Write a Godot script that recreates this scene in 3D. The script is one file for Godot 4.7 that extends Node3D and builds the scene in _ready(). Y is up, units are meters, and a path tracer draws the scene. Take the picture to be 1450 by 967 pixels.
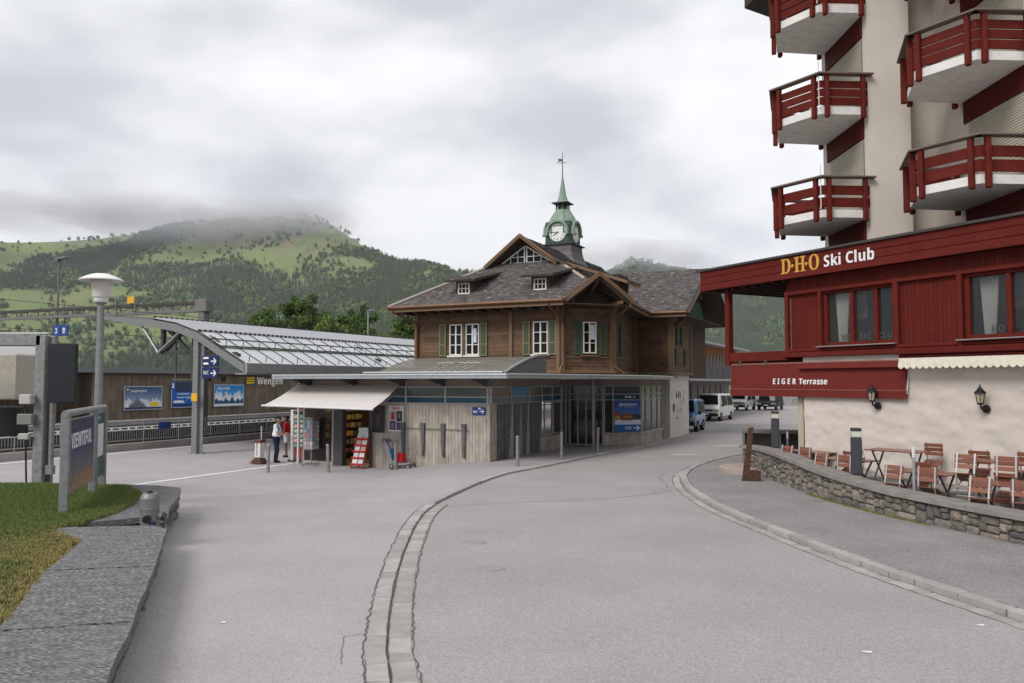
extends Node3D
# Alpine railway station square: chalet station, kiosk, platform roof, hotel with terrace, forested hills in cloud.

var rng := RandomNumberGenerator.new()
var mats := {}
var texs := {}
const TH := -0.452040  # heading of the station (25.9 degrees)
var SO := Vector3(-0.74, 0, -26.97)
const HTH := -1.079428 # heading of the hotel (61.85 degrees)
var HO := Vector3(8.98, 0, -19.0)

class MB:
	var v := PackedVector3Array()
	var n := PackedVector3Array()
	var u := PackedVector2Array()
	var c := PackedColorArray()
	var col := Color.WHITE
	func tri(a: Vector3, b: Vector3, d: Vector3, ua := Vector2.ZERO, ub := Vector2(1, 0), ud := Vector2(1, 1)) -> void:
		var nn := (d - a).cross(b - a).normalized()
		v.append(a); v.append(b); v.append(d)
		for i in 3:
			n.append(nn); c.append(col)
		u.append(ua); u.append(ub); u.append(ud)
	func quad(a: Vector3, b: Vector3, d: Vector3, e: Vector3) -> void:
		tri(a, b, d, Vector2(0, 1), Vector2(0, 0), Vector2(1, 0))
		tri(a, d, e, Vector2(0, 1), Vector2(1, 0), Vector2(1, 1))
	func quado(a: Vector3, b: Vector3, d: Vector3, e: Vector3, out: Vector3) -> void:
		if (d - a).cross(b - a).dot(out) < 0.0:
			quad(a, e, d, b)
		else:
			quad(a, b, d, e)
	func smooth(a: Vector3, b: Vector3, d: Vector3, na: Vector3, nb: Vector3, nd: Vector3) -> void:
		if (d - a).cross(b - a).dot(na + nb + nd) < 0.0:
			smooth2(a, d, b, na, nd, nb)
		else:
			smooth2(a, b, d, na, nb, nd)
	func smooth2(a: Vector3, b: Vector3, d: Vector3, na: Vector3, nb: Vector3, nd: Vector3) -> void:
		v.append(a); v.append(b); v.append(d)
		n.append(na); n.append(nb); n.append(nd)
		for i in 3:
			c.append(col); u.append(Vector2.ZERO)
	func box(o: Vector3, s: Vector3, b := Basis.IDENTITY) -> void:
		var x := b.x * s.x * 0.5
		var y := b.y * s.y * 0.5
		var z := b.z * s.z * 0.5
		for k in [[x, y, z], [y, z, x], [z, x, y]]:
			for sg in [-1.0, 1.0]:
				var p: Vector3 = o + k[0] * sg
				var q: Vector3 = k[1]
				var r: Vector3 = k[2]
				quado(p - q - r, p + q - r, p + q + r, p - q + r, k[0] * sg)
	func cbox(o: Vector3, s: Vector3, e := 0.01, b := Basis.IDENTITY) -> void:
		# box with chamfered edges
		var h := s * 0.5
		e = minf(e, minf(h.x, minf(h.y, h.z)) * 0.6)
		var ax := [b.x, b.y, b.z]
		var hh := [h.x, h.y, h.z]
		for k in 3:
			var i := (k + 1) % 3
			var j := (k + 2) % 3
			for sg in [-1.0, 1.0]:
				var p: Vector3 = o + ax[k] * hh[k] * sg
				var q: Vector3 = ax[i] * (hh[i] - e)
				var r: Vector3 = ax[j] * (hh[j] - e)
				quado(p - q - r, p + q - r, p + q + r, p - q + r, ax[k] * sg)
			for si in [-1.0, 1.0]:
				for sj in [-1.0, 1.0]:
					var a: Vector3 = o + ax[i] * hh[i] * si + ax[j] * (hh[j] - e) * sj
					var d: Vector3 = o + ax[i] * (hh[i] - e) * si + ax[j] * hh[j] * sj
					var t: Vector3 = ax[k] * (hh[k] - e)
					quado(a - t, a + t, d + t, d - t, ax[i] * si + ax[j] * sj)
		for sx in [-1.0, 1.0]:
			for sy in [-1.0, 1.0]:
				for sz in [-1.0, 1.0]:
					var out: Vector3 = b.x * sx + b.y * sy + b.z * sz
					var a2: Vector3 = o + b.x * h.x * sx + b.y * (h.y - e) * sy + b.z * (h.z - e) * sz
					var b2: Vector3 = o + b.x * (h.x - e) * sx + b.y * h.y * sy + b.z * (h.z - e) * sz
					var c2: Vector3 = o + b.x * (h.x - e) * sx + b.y * (h.y - e) * sy + b.z * h.z * sz
					if (c2 - a2).cross(b2 - a2).dot(out) < 0.0:
						tri(a2, c2, b2)
					else:
						tri(a2, b2, c2)
	func bar(a: Vector3, d: Vector3, w: float, h: float, up := Vector3.UP) -> void:
		var z := (d - a).normalized()
		if absf(z.dot(up)) > 0.98:
			up = Vector3.RIGHT
		var x := up.cross(z).normalized()
		box((a + d) * 0.5, Vector3(w, h, a.distance_to(d)), Basis(x, z.cross(x), z))
	func tube(pts: Array, r, k := 8, cap := true) -> void:
		var m := pts.size()
		var rings := []
		var nors := []
		var ref := Vector3.UP
		for i in m:
			var t: Vector3 = (pts[mini(i + 1, m - 1)] - pts[maxi(i - 1, 0)]).normalized()
			if absf(t.dot(ref)) > 0.95:
				ref = Vector3.RIGHT if absf(t.x) < 0.8 else Vector3.BACK
			var x := ref.cross(t).normalized()
			var y := t.cross(x)
			var rr: float = r[i] if r is Array else r
			var ring := []
			var nor := []
			for j in k:
				var an := TAU * j / k
				var dd := x * cos(an) + y * sin(an)
				ring.append(pts[i] + dd * rr)
				nor.append(dd)
			rings.append(ring); nors.append(nor)
		for i in m - 1:
			for j in k:
				var j2 := (j + 1) % k
				smooth(rings[i][j], rings[i + 1][j], rings[i + 1][j2], nors[i][j], nors[i + 1][j], nors[i + 1][j2])
				smooth(rings[i][j], rings[i + 1][j2], rings[i][j2], nors[i][j], nors[i + 1][j2], nors[i][j2])
		if cap:
			for e in [0, m - 1]:
				var out: Vector3 = (pts[0] - pts[1]) if e == 0 else (pts[m - 1] - pts[m - 2])
				for j in range(1, k - 1):
					smooth(rings[e][0], rings[e][j], rings[e][j + 1], out.normalized(), out.normalized(), out.normalized())
	func lathe(prof: Array, o := Vector3.ZERO, k := 20, b := Basis.IDENTITY, sharp := 0.7) -> void:
		# prof: Vector2(radius, height) from bottom to top; flat segments, smooth round
		for i in prof.size() - 1:
			var p: Vector2 = prof[i]
			var q: Vector2 = prof[i + 1]
			var sl := (q - p).normalized()
			var nr := Vector2(sl.y, -sl.x)
			for j in k:
				var a0 := TAU * j / k
				var a1 := TAU * (j + 1) / k
				var d0 := Vector3(cos(a0), 0, sin(a0))
				var d1 := Vector3(cos(a1), 0, sin(a1))
				var n0 := b * (d0 * nr.x + Vector3.UP * nr.y)
				var n1 := b * (d1 * nr.x + Vector3.UP * nr.y)
				var A := o + b * (d0 * p.x + Vector3.UP * p.y)
				var B := o + b * (d1 * p.x + Vector3.UP * p.y)
				var C := o + b * (d1 * q.x + Vector3.UP * q.y)
				var E := o + b * (d0 * q.x + Vector3.UP * q.y)
				if p.x > 1e-5:
					smooth(A, B, C, n0, n1, n1)
				if q.x > 1e-5:
					smooth(A, C, E, n0, n1, n0)
	func poly(pts: Array, out: Vector3) -> void:
		# planar polygon, may be concave
		var z := out.normalized()
		var x: Vector3 = (pts[1] - pts[0]).normalized()
		var y := z.cross(x)
		var f := PackedVector2Array()
		for p in pts:
			f.append(Vector2((p - pts[0]).dot(x), (p - pts[0]).dot(y)))
		var ix := Geometry2D.triangulate_polygon(f)
		for i in range(0, ix.size(), 3):
			var a: Vector3 = pts[ix[i]]
			var b: Vector3 = pts[ix[i + 1]]
			var d: Vector3 = pts[ix[i + 2]]
			if (d - a).cross(b - a).dot(z) < 0.0:
				tri(a, d, b, f[ix[i]], f[ix[i + 2]], f[ix[i + 1]])
			else:
				tri(a, b, d, f[ix[i]], f[ix[i + 1]], f[ix[i + 2]])
	func extrude(pts: Array, dir: Vector3) -> void:
		# closed solid: polygon pushed along dir
		var q := []
		var ctr := Vector3.ZERO
		for p in pts:
			q.append(p + dir); ctr += p
		ctr /= pts.size()
		poly(pts, -dir); poly(q, dir)
		var nrm := dir.normalized()
		var area := 0.0
		for i in pts.size():
			area += (pts[i] - pts[0]).cross(pts[(i + 1) % pts.size()] - pts[0]).dot(nrm)
		for i in pts.size():
			var j := (i + 1) % pts.size()
			var out: Vector3 = (pts[j] - pts[i]).cross(nrm) * signf(area)
			quado(pts[i], pts[j], q[j], q[i], out)
	func prism(p: Array, y0: float, y1: float) -> void:
		var a := []
		for w in p:
			a.append(Vector3(w.x, y0, w.y))
		extrude(a, Vector3(0, y1 - y0, 0))
	func mesh() -> ArrayMesh:
		var ar := []
		ar.resize(Mesh.ARRAY_MAX)
		ar[Mesh.ARRAY_VERTEX] = v
		ar[Mesh.ARRAY_NORMAL] = n
		ar[Mesh.ARRAY_TEX_UV] = u
		ar[Mesh.ARRAY_COLOR] = c
		var m := ArrayMesh.new()
		m.add_surface_from_arrays(Mesh.PRIMITIVE_TRIANGLES, ar)
		return m

func obj(called: String, b, m: Material, parent: Node = self) -> MeshInstance3D:
	var o := MeshInstance3D.new()
	o.name = called
	o.mesh = b.mesh() if b is MB else b
	o.material_override = m
	if called == "roof_shingles": o.set_meta("kind", "stuff")
	parent.add_child(o, true)
	return o

func base(called: String, at := Vector3.ZERO, turn := 0.0) -> Node3D:
	var o := Node3D.new()
	o.name = called
	add_child(o, true)
	o.position = at
	o.rotation.y = turn
	return o

func tag(o: Node, label: String, category: String, group := "", kind := "") -> Node:
	if label: o.set_meta("label", label)
	if category: o.set_meta("category", category)
	if group: o.set_meta("group", group)
	if kind: o.set_meta("kind", kind)
	return o

func structure(o: Node) -> Node:
	o.set_meta("kind", "structure")
	return o

func sw(x: float, y: float, z: float) -> Vector3:
	return SO + Basis(Vector3.UP, TH) * Vector3(x, y, z)

func hw(x: float, y: float, z: float) -> Vector3:
	return HO + Basis(Vector3.UP, HTH) * Vector3(x, y, z)

func ss(a: float, b: float, x: float) -> float:
	var t := clampf((x - a) / (b - a), 0.0, 1.0)
	return t * t * (3.0 - 2.0 * t)

func gh(x: float, z: float) -> float:
	return -0.42 * ss(-0.6, -5.0, x) * ss(-12.0, -24.0, z)

func gv(p: Vector3) -> Vector3:
	return Vector3(p.x, gh(p.x, p.z), p.z)

func tex(kind: String, lo: float, hi: float) -> Texture2D:
	var key := "%s %.2f %.2f" % [kind, lo, hi]
	if texs.has(key):
		return texs[key]
	var f := FastNoiseLite.new()
	f.seed = kind.hash() % 1000
	var size := 512
	match kind:
		"grain":
			f.noise_type = FastNoiseLite.TYPE_SIMPLEX_SMOOTH; f.frequency = 0.22; f.fractal_octaves = 3
		"speck":
			f.noise_type = FastNoiseLite.TYPE_VALUE; f.frequency = 0.5; f.fractal_octaves = 2
		"blotch":
			f.noise_type = FastNoiseLite.TYPE_SIMPLEX_SMOOTH; f.frequency = 0.012; f.fractal_octaves = 5
		"cell":
			f.noise_type = FastNoiseLite.TYPE_CELLULAR; f.frequency = 0.06; f.cellular_return_type = FastNoiseLite.RETURN_CELL_VALUE; f.fractal_type = FastNoiseLite.FRACTAL_NONE
		"wave":
			f.noise_type = FastNoiseLite.TYPE_PERLIN; f.frequency = 0.02; f.fractal_octaves = 2
	var t := NoiseTexture2D.new()
	t.width = size; t.height = size
	t.seamless = true
	t.noise = f
	var g := Gradient.new()
	g.offsets = PackedFloat32Array([0.15, 0.85])
	g.colors = PackedColorArray([Color(lo, lo, lo).linear_to_srgb(), Color(hi, hi, hi).linear_to_srgb()])
	t.color_ramp = g
	texs[key] = t
	return t

# opts: tex [kind, lo, hi], scale Vector3 (repeats per metre), spot [kind, lo, hi], sscale, bump [kind, cm, scale], metal, coat, vc
func mat(called: String, col: Color, rough := 0.8, opts := {}) -> StandardMaterial3D:
	if mats.has(called):
		return mats[called]
	var m := StandardMaterial3D.new()
	m.resource_name = called
	# the patterns multiply the colour; lift it so that its average stays the one asked for
	var mean := 1.0
	for k in ["tex", "spot"]:
		if opts.has(k): mean *= (opts[k][1] + opts[k][2]) * 0.5
	var s := Color(minf(col.r / mean, 1.0), minf(col.g / mean, 1.0), minf(col.b / mean, 1.0)).linear_to_srgb()
	s.a = col.a
	m.albedo_color = s
	m.roughness = rough
	m.metallic = opts.get("metal", 0.0)
	m.metallic_specular = opts.get("spec", 0.4)
	if opts.has("tex"):
		m.albedo_texture = tex(opts.tex[0], opts.tex[1], opts.tex[2])
		m.uv1_triplanar = true
		m.uv1_world_triplanar = not opts.get("own", false)
		m.uv1_scale = opts.get("scale", Vector3.ONE)
	if opts.has("spot"):
		m.detail_enabled = true
		m.detail_albedo = tex(opts.spot[0], opts.spot[1], opts.spot[2])
		m.detail_blend_mode = BaseMaterial3D.BLEND_MODE_MUL
		m.detail_uv_layer = BaseMaterial3D.DETAIL_UV_2
		m.uv2_triplanar = true
		m.uv2_world_triplanar = not opts.get("own", false)
		m.uv2_scale = opts.get("sscale", Vector3(0.2, 0.2, 0.2))
	if opts.has("bump"):
		m.heightmap_enabled = true
		m.heightmap_texture = tex(opts.bump[0], 0.0, 1.0)
		m.heightmap_scale = opts.bump[1]
		if not opts.has("tex"):
			m.uv1_triplanar = true
			m.uv1_world_triplanar = not opts.get("own", false)
			m.uv1_scale = opts.get("scale", Vector3.ONE)
	if opts.get("vc", false):
		m.vertex_color_use_as_albedo = true
	if opts.has("coat"):
		m.clearcoat_enabled = true; m.clearcoat = opts.coat; m.clearcoat_roughness = 0.1
	if col.a < 1.0:
		m.transparency = BaseMaterial3D.TRANSPARENCY_ALPHA
	mats[called] = m
	return m

func write(s: String, h: float, m: Material, parent: Node, at: Vector3, turn := Basis.IDENTITY, deep := 0.01, bold := false, left := false, called := "lettering", squeeze := 1.0) -> MeshInstance3D:
	# h is the height of a capital letter
	var t := TextMesh.new()
	var f := SystemFont.new()
	f.font_names = PackedStringArray(["Droid Sans"])
	if bold:
		f.font_weight = 700
	t.font = f
	t.text = s
	t.font_size = 64
	t.pixel_size = h / 46.0
	t.depth = deep
	t.curve_step = 4.0
	t.horizontal_alignment = HORIZONTAL_ALIGNMENT_LEFT if left else HORIZONTAL_ALIGNMENT_CENTER
	var o := MeshInstance3D.new()
	o.name = called
	o.mesh = t
	o.material_override = m
	parent.add_child(o, true)
	o.transform = Transform3D(turn.scaled_local(Vector3(squeeze, 1, 1)), at + turn.y * h * 0.5)
	return o

func _ready() -> void:
	rng.seed = 7
	world()
	ready_rest()
	print("built ", Time.get_ticks_msec(), " ms")

func world() -> void:
	var cam := Camera3D.new()
	cam.name = "camera"
	add_child(cam)
	cam.position = Vector3(0, 2.7, 0)
	cam.rotation.x = 0.05084
	cam.fov = 46.33
	cam.near = 0.1
	cam.far = 12000.0
	cam.current = true
	var we := WorldEnvironment.new()
	we.name = "environment"
	var e := Environment.new()
	we.environment = e
	e.background_mode = Environment.BG_SKY
	e.tonemap_mode = Environment.TONE_MAPPER_LINEAR
	e.tonemap_exposure = 1.5
	e.sdfgi_enabled = true
	e.ssao_enabled = true
	e.ssil_enabled = true
	var sk := Sky.new()
	var pm := PanoramaSkyMaterial.new()
	pm.panorama = sky_picture()
	sk.sky_material = pm
	e.sky = sk
	e.fog_enabled = true
	e.fog_density = 0.00006
	e.fog_light_color = Color(0.86, 0.91, 1.0)
	e.volumetric_fog_enabled = true
	e.volumetric_fog_density = 0.0
	add_child(we)
	var sun := DirectionalLight3D.new()
	sun.name = "sun"
	add_child(sun)
	sun.rotation_degrees = Vector3(-42, -42, 0)
	sun.light_energy = 0.5
	sun.light_color = Color(1.0, 0.985, 0.96)
	sun.light_angular_distance = 24.0
	sun.shadow_enabled = true

func sky_picture() -> ImageTexture:
	var w := 2048
	var h := 1024
	var im := Image.create(w, h, false, Image.FORMAT_RGBF)
	var a := FastNoiseLite.new()
	a.seed = 11; a.frequency = 1.9; a.fractal_octaves = 5; a.noise_type = FastNoiseLite.TYPE_SIMPLEX_SMOOTH
	var b := FastNoiseLite.new()
	b.seed = 5; b.frequency = 0.75; b.fractal_octaves = 3; b.noise_type = FastNoiseLite.TYPE_SIMPLEX_SMOOTH
	im.fill(Color(0.30, 0.30, 0.30))
	for y in h / 2 + 8:
		var el := (0.5 - (y + 0.5) / h) * PI
		var ce := cos(el)
		var se := maxf(sin(el), 0.0)
		var k := 1.0 / (se + 0.42)
		for x in w:
			var az := (x + 0.5) / w * TAU
			var px := cos(az) * ce * k
			var pz := sin(az) * ce * k
			var n1 := a.get_noise_3d(px, pz, se * 2.2)
			var n2 := b.get_noise_3d(px * 1.2, pz * 1.2, 3.0 + se)
			var t := clampf(0.66 + 1.0 * n1 + 0.7 * n2, 0.0, 1.0)
			t = t * t * (3.0 - 2.0 * t)
			# grey bellies to bright gaps
			im.set_pixel(x, y, Color(0.445 + 0.265 * t, 0.455 + 0.258 * t, 0.49 + 0.227 * t))
	return ImageTexture.create_from_image(im)

# ---------------------------------------------------------------- hills
var hn := FastNoiseLite.new()
var fn := FastNoiseLite.new()
const CREST := [[-3, 0.18, 3400.0], [-0.95, 0.15, 3300.0], [-0.64, 0.155, 3200.0], [-0.55, 0.164, 3200.0], [-0.46, 0.177, 3200.0], [-0.376, 0.192, 3150.0], [-0.3, 0.202, 3050.0], [-0.25, 0.2, 2900.0], [-0.217, 0.19, 2800.0], [-0.181, 0.168, 2600.0], [-0.146, 0.15, 2350.0], [-0.1, 0.147, 2200.0], [-0.0575, 0.139, 2100.0], [-0.01, 0.122, 2100.0], [0.03, 0.1, 2400.0], [0.08, 0.108, 3600.0], [0.12, 0.14, 3900.0], [0.15, 0.156, 3900.0], [0.18, 0.15, 3900.0], [0.2, 0.142, 3800.0], [0.24, 0.13, 3600.0], [0.3, 0.132, 3600.0], [0.36, 0.145, 3600.0], [0.5, 0.2, 3600.0], [3, 0.25, 3600.0]]

func ridge(t: float) -> Vector2:
	for i in CREST.size() - 1:
		if t <= CREST[i + 1][0]:
			var s: float = clampf((t - CREST[i][0]) / (CREST[i + 1][0] - CREST[i][0]), 0.0, 1.0)
			return Vector2(lerpf(CREST[i][1], CREST[i + 1][1], s), lerpf(CREST[i][2], CREST[i + 1][2], s))
	return Vector2(0.28, 3200.0)

func hill(x: float, z: float) -> float:
	# height of the valley side above the square
	var d := sqrt(x * x + z * z)
	var t := clampf(x / maxf(-z, 1.0), -3.0, 3.0)
	var r := ridge(t)
	var d0 := r.y * 0.58
	if d < d0:
		return -1.2
	var s := (d - d0) / (r.y - d0)
	var rel := hn.get_noise_2d(x, z)
	var y := 0.0
	if s < 1.0:
		y = d * r.x * pow(s, 0.7)
		y += (1.0 - absf(rel) * 2.2) * 90.0 * s * (1.0 - s) * 1.6 + rel * 26.0 * s
	else:
		y = r.y * r.x + rel * 26.0 - (d - r.y) * 0.35
	return y - 1.2

func woods(x: float, z: float, y: float) -> float:
	# density of trees
	var d := sqrt(x * x + z * z)
	var t := x / maxf(-z, 1.0)
	var e := y / d * 1.12
	var n := fn.get_noise_2d(x, z)
	var w := 0.0
	w = maxf(w, ss(-0.30, -0.20, t + n * 0.10) * (1.0 - ss(0.15, 0.178, e + n * 0.05)))
	w = maxf(w, (1.0 - ss(0.045, 0.075, e + n * 0.06)) * 0.95)
	var band := 0.113 + (t + 0.642) * 0.36
	w = maxf(w, (1.0 - ss(0.012, 0.024, absf(e - band + n * 0.02))) * (1.0 - ss(-0.48, -0.38, t)))
	var mid := Vector2((t + 0.43) / 0.11, (e - 0.125 - (t + 0.43) * 0.12) / 0.034).length() + n * 0.9
	w = maxf(w, (1.0 - ss(0.6, 1.1, mid)) * 0.42)
	mid = Vector2((t + 0.31) / 0.07, (e - 0.105) / 0.036).length() + n * 0.7
	w = maxf(w, (1.0 - ss(0.8, 1.2, mid)) * 0.95)
	if t > 0.05:
		w = maxf(w, 1.0 - ss(0.12, 0.2, e + n * 0.1))
	# clearings
	mid = Vector2((t + 0.30) / 0.05, (e - 0.066 - (t + 0.3) * 0.25) / 0.011).length() + n * 0.5
	w *= ss(0.8, 1.1, mid)
	mid = Vector2((t + 0.58) / 0.10, (e - 0.108 - (t + 0.58) * 0.06) / 0.012).length() + n * 0.6
	w *= ss(0.8, 1.1, mid)
	if e > 0.13 and t < -0.3 and w < 0.5:
		w = maxf(w, 0.006 + maxf(n, 0.0) * 0.1)
	elif w < 0.5:
		w = maxf(w, 0.006 + maxf(n - 0.1, 0.0) * 0.4)
	return w

func conifer_mesh(k: int) -> ArrayMesh:
	var b := MB.new()
	var tiers := 6
	for i in tiers:
		var f := float(i) / tiers
		var y0 := 0.06 + f * 0.80
		var y1 := y0 + 0.26 - f * 0.08
		var r := 0.17 * (1.0 - f * 0.92) + 0.012
		for j in k:
			var a0 := TAU * (j + 0.37 * i) / k
			var a1 := TAU * (j + 1.0 + 0.37 * i) / k
			var am := (a0 + a1) * 0.5
			var r0 := r * rng.randf_range(0.7, 1.15)
			var dn := rng.randf_range(-0.03, 0.02)
			var tip := Vector3(0, minf(y1, 1.0), 0)
			var p := Vector3(cos(am) * r0, y0 + dn, sin(am) * r0)
			var q0 := Vector3(cos(a0) * r * 0.45, y0 + 0.05, sin(a0) * r * 0.45)
			var q1 := Vector3(cos(a1) * r * 0.45, y0 + 0.05, sin(a1) * r * 0.45)
			b.tri(tip, q0, p); b.tri(tip, p, q1)
	return b.mesh()

func round_mesh() -> ArrayMesh:
	var b := MB.new()
	for i in 46:
		var d := Vector3(rng.randfn(), rng.randfn(), rng.randfn()).normalized()
		var p := Vector3(d.x * 0.33, 0.55 + d.y * 0.42, d.z * 0.33) * rng.randf_range(0.82, 1.08)
		var x := d.cross(Vector3(0.3, 1, 0.2)).normalized() * rng.randf_range(0.12, 0.2)
		var y := (d + Vector3(rng.randfn(), rng.randfn(), rng.randfn()) * 0.35).normalized().cross(x).normalized() * rng.randf_range(0.1, 0.18)
		b.tri(p - x, p + y, p + x); b.tri(p - x, p + x, p - y)
	return b.mesh()

func terrain() -> void:
	hn.seed = 3; hn.frequency = 0.0011; hn.fractal_octaves = 5; hn.noise_type = FastNoiseLite.TYPE_SIMPLEX_SMOOTH
	fn.seed = 9; fn.frequency = 0.0019; fn.fractal_octaves = 4; fn.noise_type = FastNoiseLite.TYPE_SIMPLEX_SMOOTH
	var na := 240
	var nd := 120
	var grid := []
	for i in na + 1:
		var an := deg_to_rad(-78.0 + 156.0 * i / na)
		var row := []
		for j in nd + 1:
			var d := 180.0 * pow(6600.0 / 180.0, float(j) / nd)
			var x := sin(an) * d
			var z := -cos(an) * d
			row.append(Vector3(x, hill(x, z), z))
		grid.append(row)
	var rn := FastNoiseLite.new()
	rn.seed = 21; rn.frequency = 0.004; rn.fractal_octaves = 4
	var nor := []
	var cols := []
	for i in na + 1:
		var nr := []
		var cr := []
		for j in nd + 1:
			var p: Vector3 = grid[i][j]
			var dx: Vector3 = grid[mini(i + 1, na)][j] - grid[maxi(i - 1, 0)][j]
			var dz: Vector3 = grid[i][mini(j + 1, nd)] - grid[i][maxi(j - 1, 0)]
			var nn := dz.cross(dx).normalized()
			if nn.y < 0: nn = -nn
			nr.append(nn)
			var d := Vector2(p.x, p.z).length()
			var t := p.x / maxf(-p.z, 1.0)
			var e := p.y / d
			var q := rn.get_noise_2d(p.x, p.z)
			var c := Color(0.22, 0.26, 0.09).lerp(Color(0.155, 0.205, 0.08), clampf(0.5 + q * 1.6, 0, 1))
			c = c.lerp(Color(0.28, 0.275, 0.12), clampf(q * 1.8 - 0.15, 0, 0.8))
			# bare terraced rock high on the slope
			var rk := Vector2((t + 0.33) / 0.085, (e - 0.178) / 0.02).length() + rn.get_noise_2d(p.x * 2.0, p.z * 2.0) * 0.9
			var band := 0.5 + 0.5 * sin(p.y * 0.32 + q * 5.0)
			c = c.lerp(Color(0.26, 0.215, 0.15).lerp(Color(0.14, 0.16, 0.08), band), (1.0 - ss(0.75, 1.15, rk)) * 0.9)
			var w := woods(p.x, p.z, p.y)
			c = c.lerp(Color(0.05, 0.065, 0.036), clampf(w * 1.1 - 0.25, 0, 0.9))
			if t > 0.05 and e > 0.10:
				c = c.lerp(Color(0.22, 0.21, 0.20), clampf(q * 2.5 - 0.2, 0, 0.7))
			cr.append(c)
		nor.append(nr); cols.append(cr)
	var b := MB.new()
	for i in na:
		for j in nd:
			var a: Vector3 = grid[i][j]
			for tr in [[[i, j], [i, j + 1], [i + 1, j + 1]], [[i, j], [i + 1, j + 1], [i + 1, j]]]:
				for w in tr:
					b.v.append(grid[w[0]][w[1]]); b.n.append(nor[w[0]][w[1]]); b.c.append(cols[w[0]][w[1]]); b.u.append(Vector2.ZERO)
	var hm := mat("meadow and rock", Color.WHITE, 1.0, {"vc": true, "tex": ["grain", 0.6, 1.0], "scale": Vector3(0.012, 0.012, 0.012)})
	structure(obj("hills", b, hm))
	# forest
	var tf := []
	var tc := []
	var bf := []
	var bc := []
	for i in 420000:
		var an := deg_to_rad(rng.randf_range(-37.0, 24.0))
		var d := sqrt(rng.randf_range(1150.0 * 1150.0, 4000.0 * 4000.0))
		var x := sin(an) * d
		var z := -cos(an) * d
		if d > ridge(tan(an)).y + 60.0:
			continue
		if rng.randf() > 0.55:
			continue
		var y := hill(x, z)
		var w := woods(x, z, y)
		if rng.randf() > w:
			continue
		var n := fn.get_noise_2d(x * 3.0 + 500.0, z * 3.0)
		var leafy := n > 0.22 or (w < 0.4 and rng.randf() < 0.6)
		var s := rng.randf_range(12.0, 22.0) * (0.7 if w < 0.4 else 1.0)
		if leafy:
			s = rng.randf_range(7.0, 14.0)
			bf.append(Transform3D(Basis(Vector3.UP, rng.randf() * TAU).scaled(Vector3(s * rng.randf_range(1.0, 1.4), s, s * 1.2)), Vector3(x, y - 0.4, z)))
			bc.append(Color(0.15, 0.195, 0.075) * rng.randf_range(0.6, 1.2))
		else:
			tf.append(Transform3D(Basis(Vector3.UP, rng.randf() * TAU).scaled(Vector3(s * 1.05, s, s * 1.05)), Vector3(x, y - 0.8, z)))
			tc.append(Color(0.078, 0.1, 0.06).lerp(Color(0.115, 0.14, 0.07), rng.randf()).lerp(Color(0.14, 0.175, 0.085), 0.5 if w < 0.4 else 0.0) * rng.randf_range(0.8, 1.12))
	print("trees ", tf.size(), " ", bf.size())
	var fm := mat("far foliage", Color.WHITE, 1.0, {"vc": true, "spec": 0.1})
	for k in 2:
		var mm := MultiMesh.new()
		mm.transform_format = MultiMesh.TRANSFORM_3D
		mm.use_colors = true
		mm.mesh = conifer_mesh(7) if k == 0 else round_mesh()
		var list: Array = tf if k == 0 else bf
		mm.instance_count = list.size()
		for i in list.size():
			mm.set_instance_transform(i, list[i])
			mm.set_instance_color(i, (tc if k == 0 else bc)[i])
		var o := MultiMeshInstance3D.new()
		o.name = "conifer_forest" if k == 0 else "broadleaf_woods"
		o.multimesh = mm
		o.material_override = fm
		add_child(o)
		tag(o, "dark spruce forest covering the mountainside" if k == 0 else "light green bushes and broadleaf trees on the mountainside", "forest", "", "stuff")

func ball(b: MB, o: Vector3, s: Vector3, r2: RandomNumberGenerator, k := 9, l := 6) -> void:
	# lumpy closed puff
	var ph := r2.randf() * TAU
	var f := func(i: int, j: int) -> Vector3:
		var la := -PI / 2 + PI * j / l
		var lo := TAU * (i % k) / k
		var w := 1.0 + 0.16 * sin(lo * 2.0 + ph + j) + 0.12 * sin(lo * 3.0 + j * 2.3 + ph)
		if j == 0 or j == l:
			w = 1.0
		return Vector3(cos(la) * cos(lo), sin(la), cos(la) * sin(lo)) * w
	for i in k:
		for j in l:
			var p: Array = [f.call(i, j), f.call(i + 1, j), f.call(i + 1, j + 1), f.call(i, j + 1)]
			if j > 0:
				b.smooth(o + p[0] * s, o + p[1] * s, o + p[2] * s, (p[0] / s).normalized(), (p[1] / s).normalized(), (p[2] / s).normalized())
			if j < l - 1:
				b.smooth(o + p[0] * s, o + p[2] * s, o + p[3] * s, (p[0] / s).normalized(), (p[2] / s).normalized(), (p[3] / s).normalized())

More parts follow.
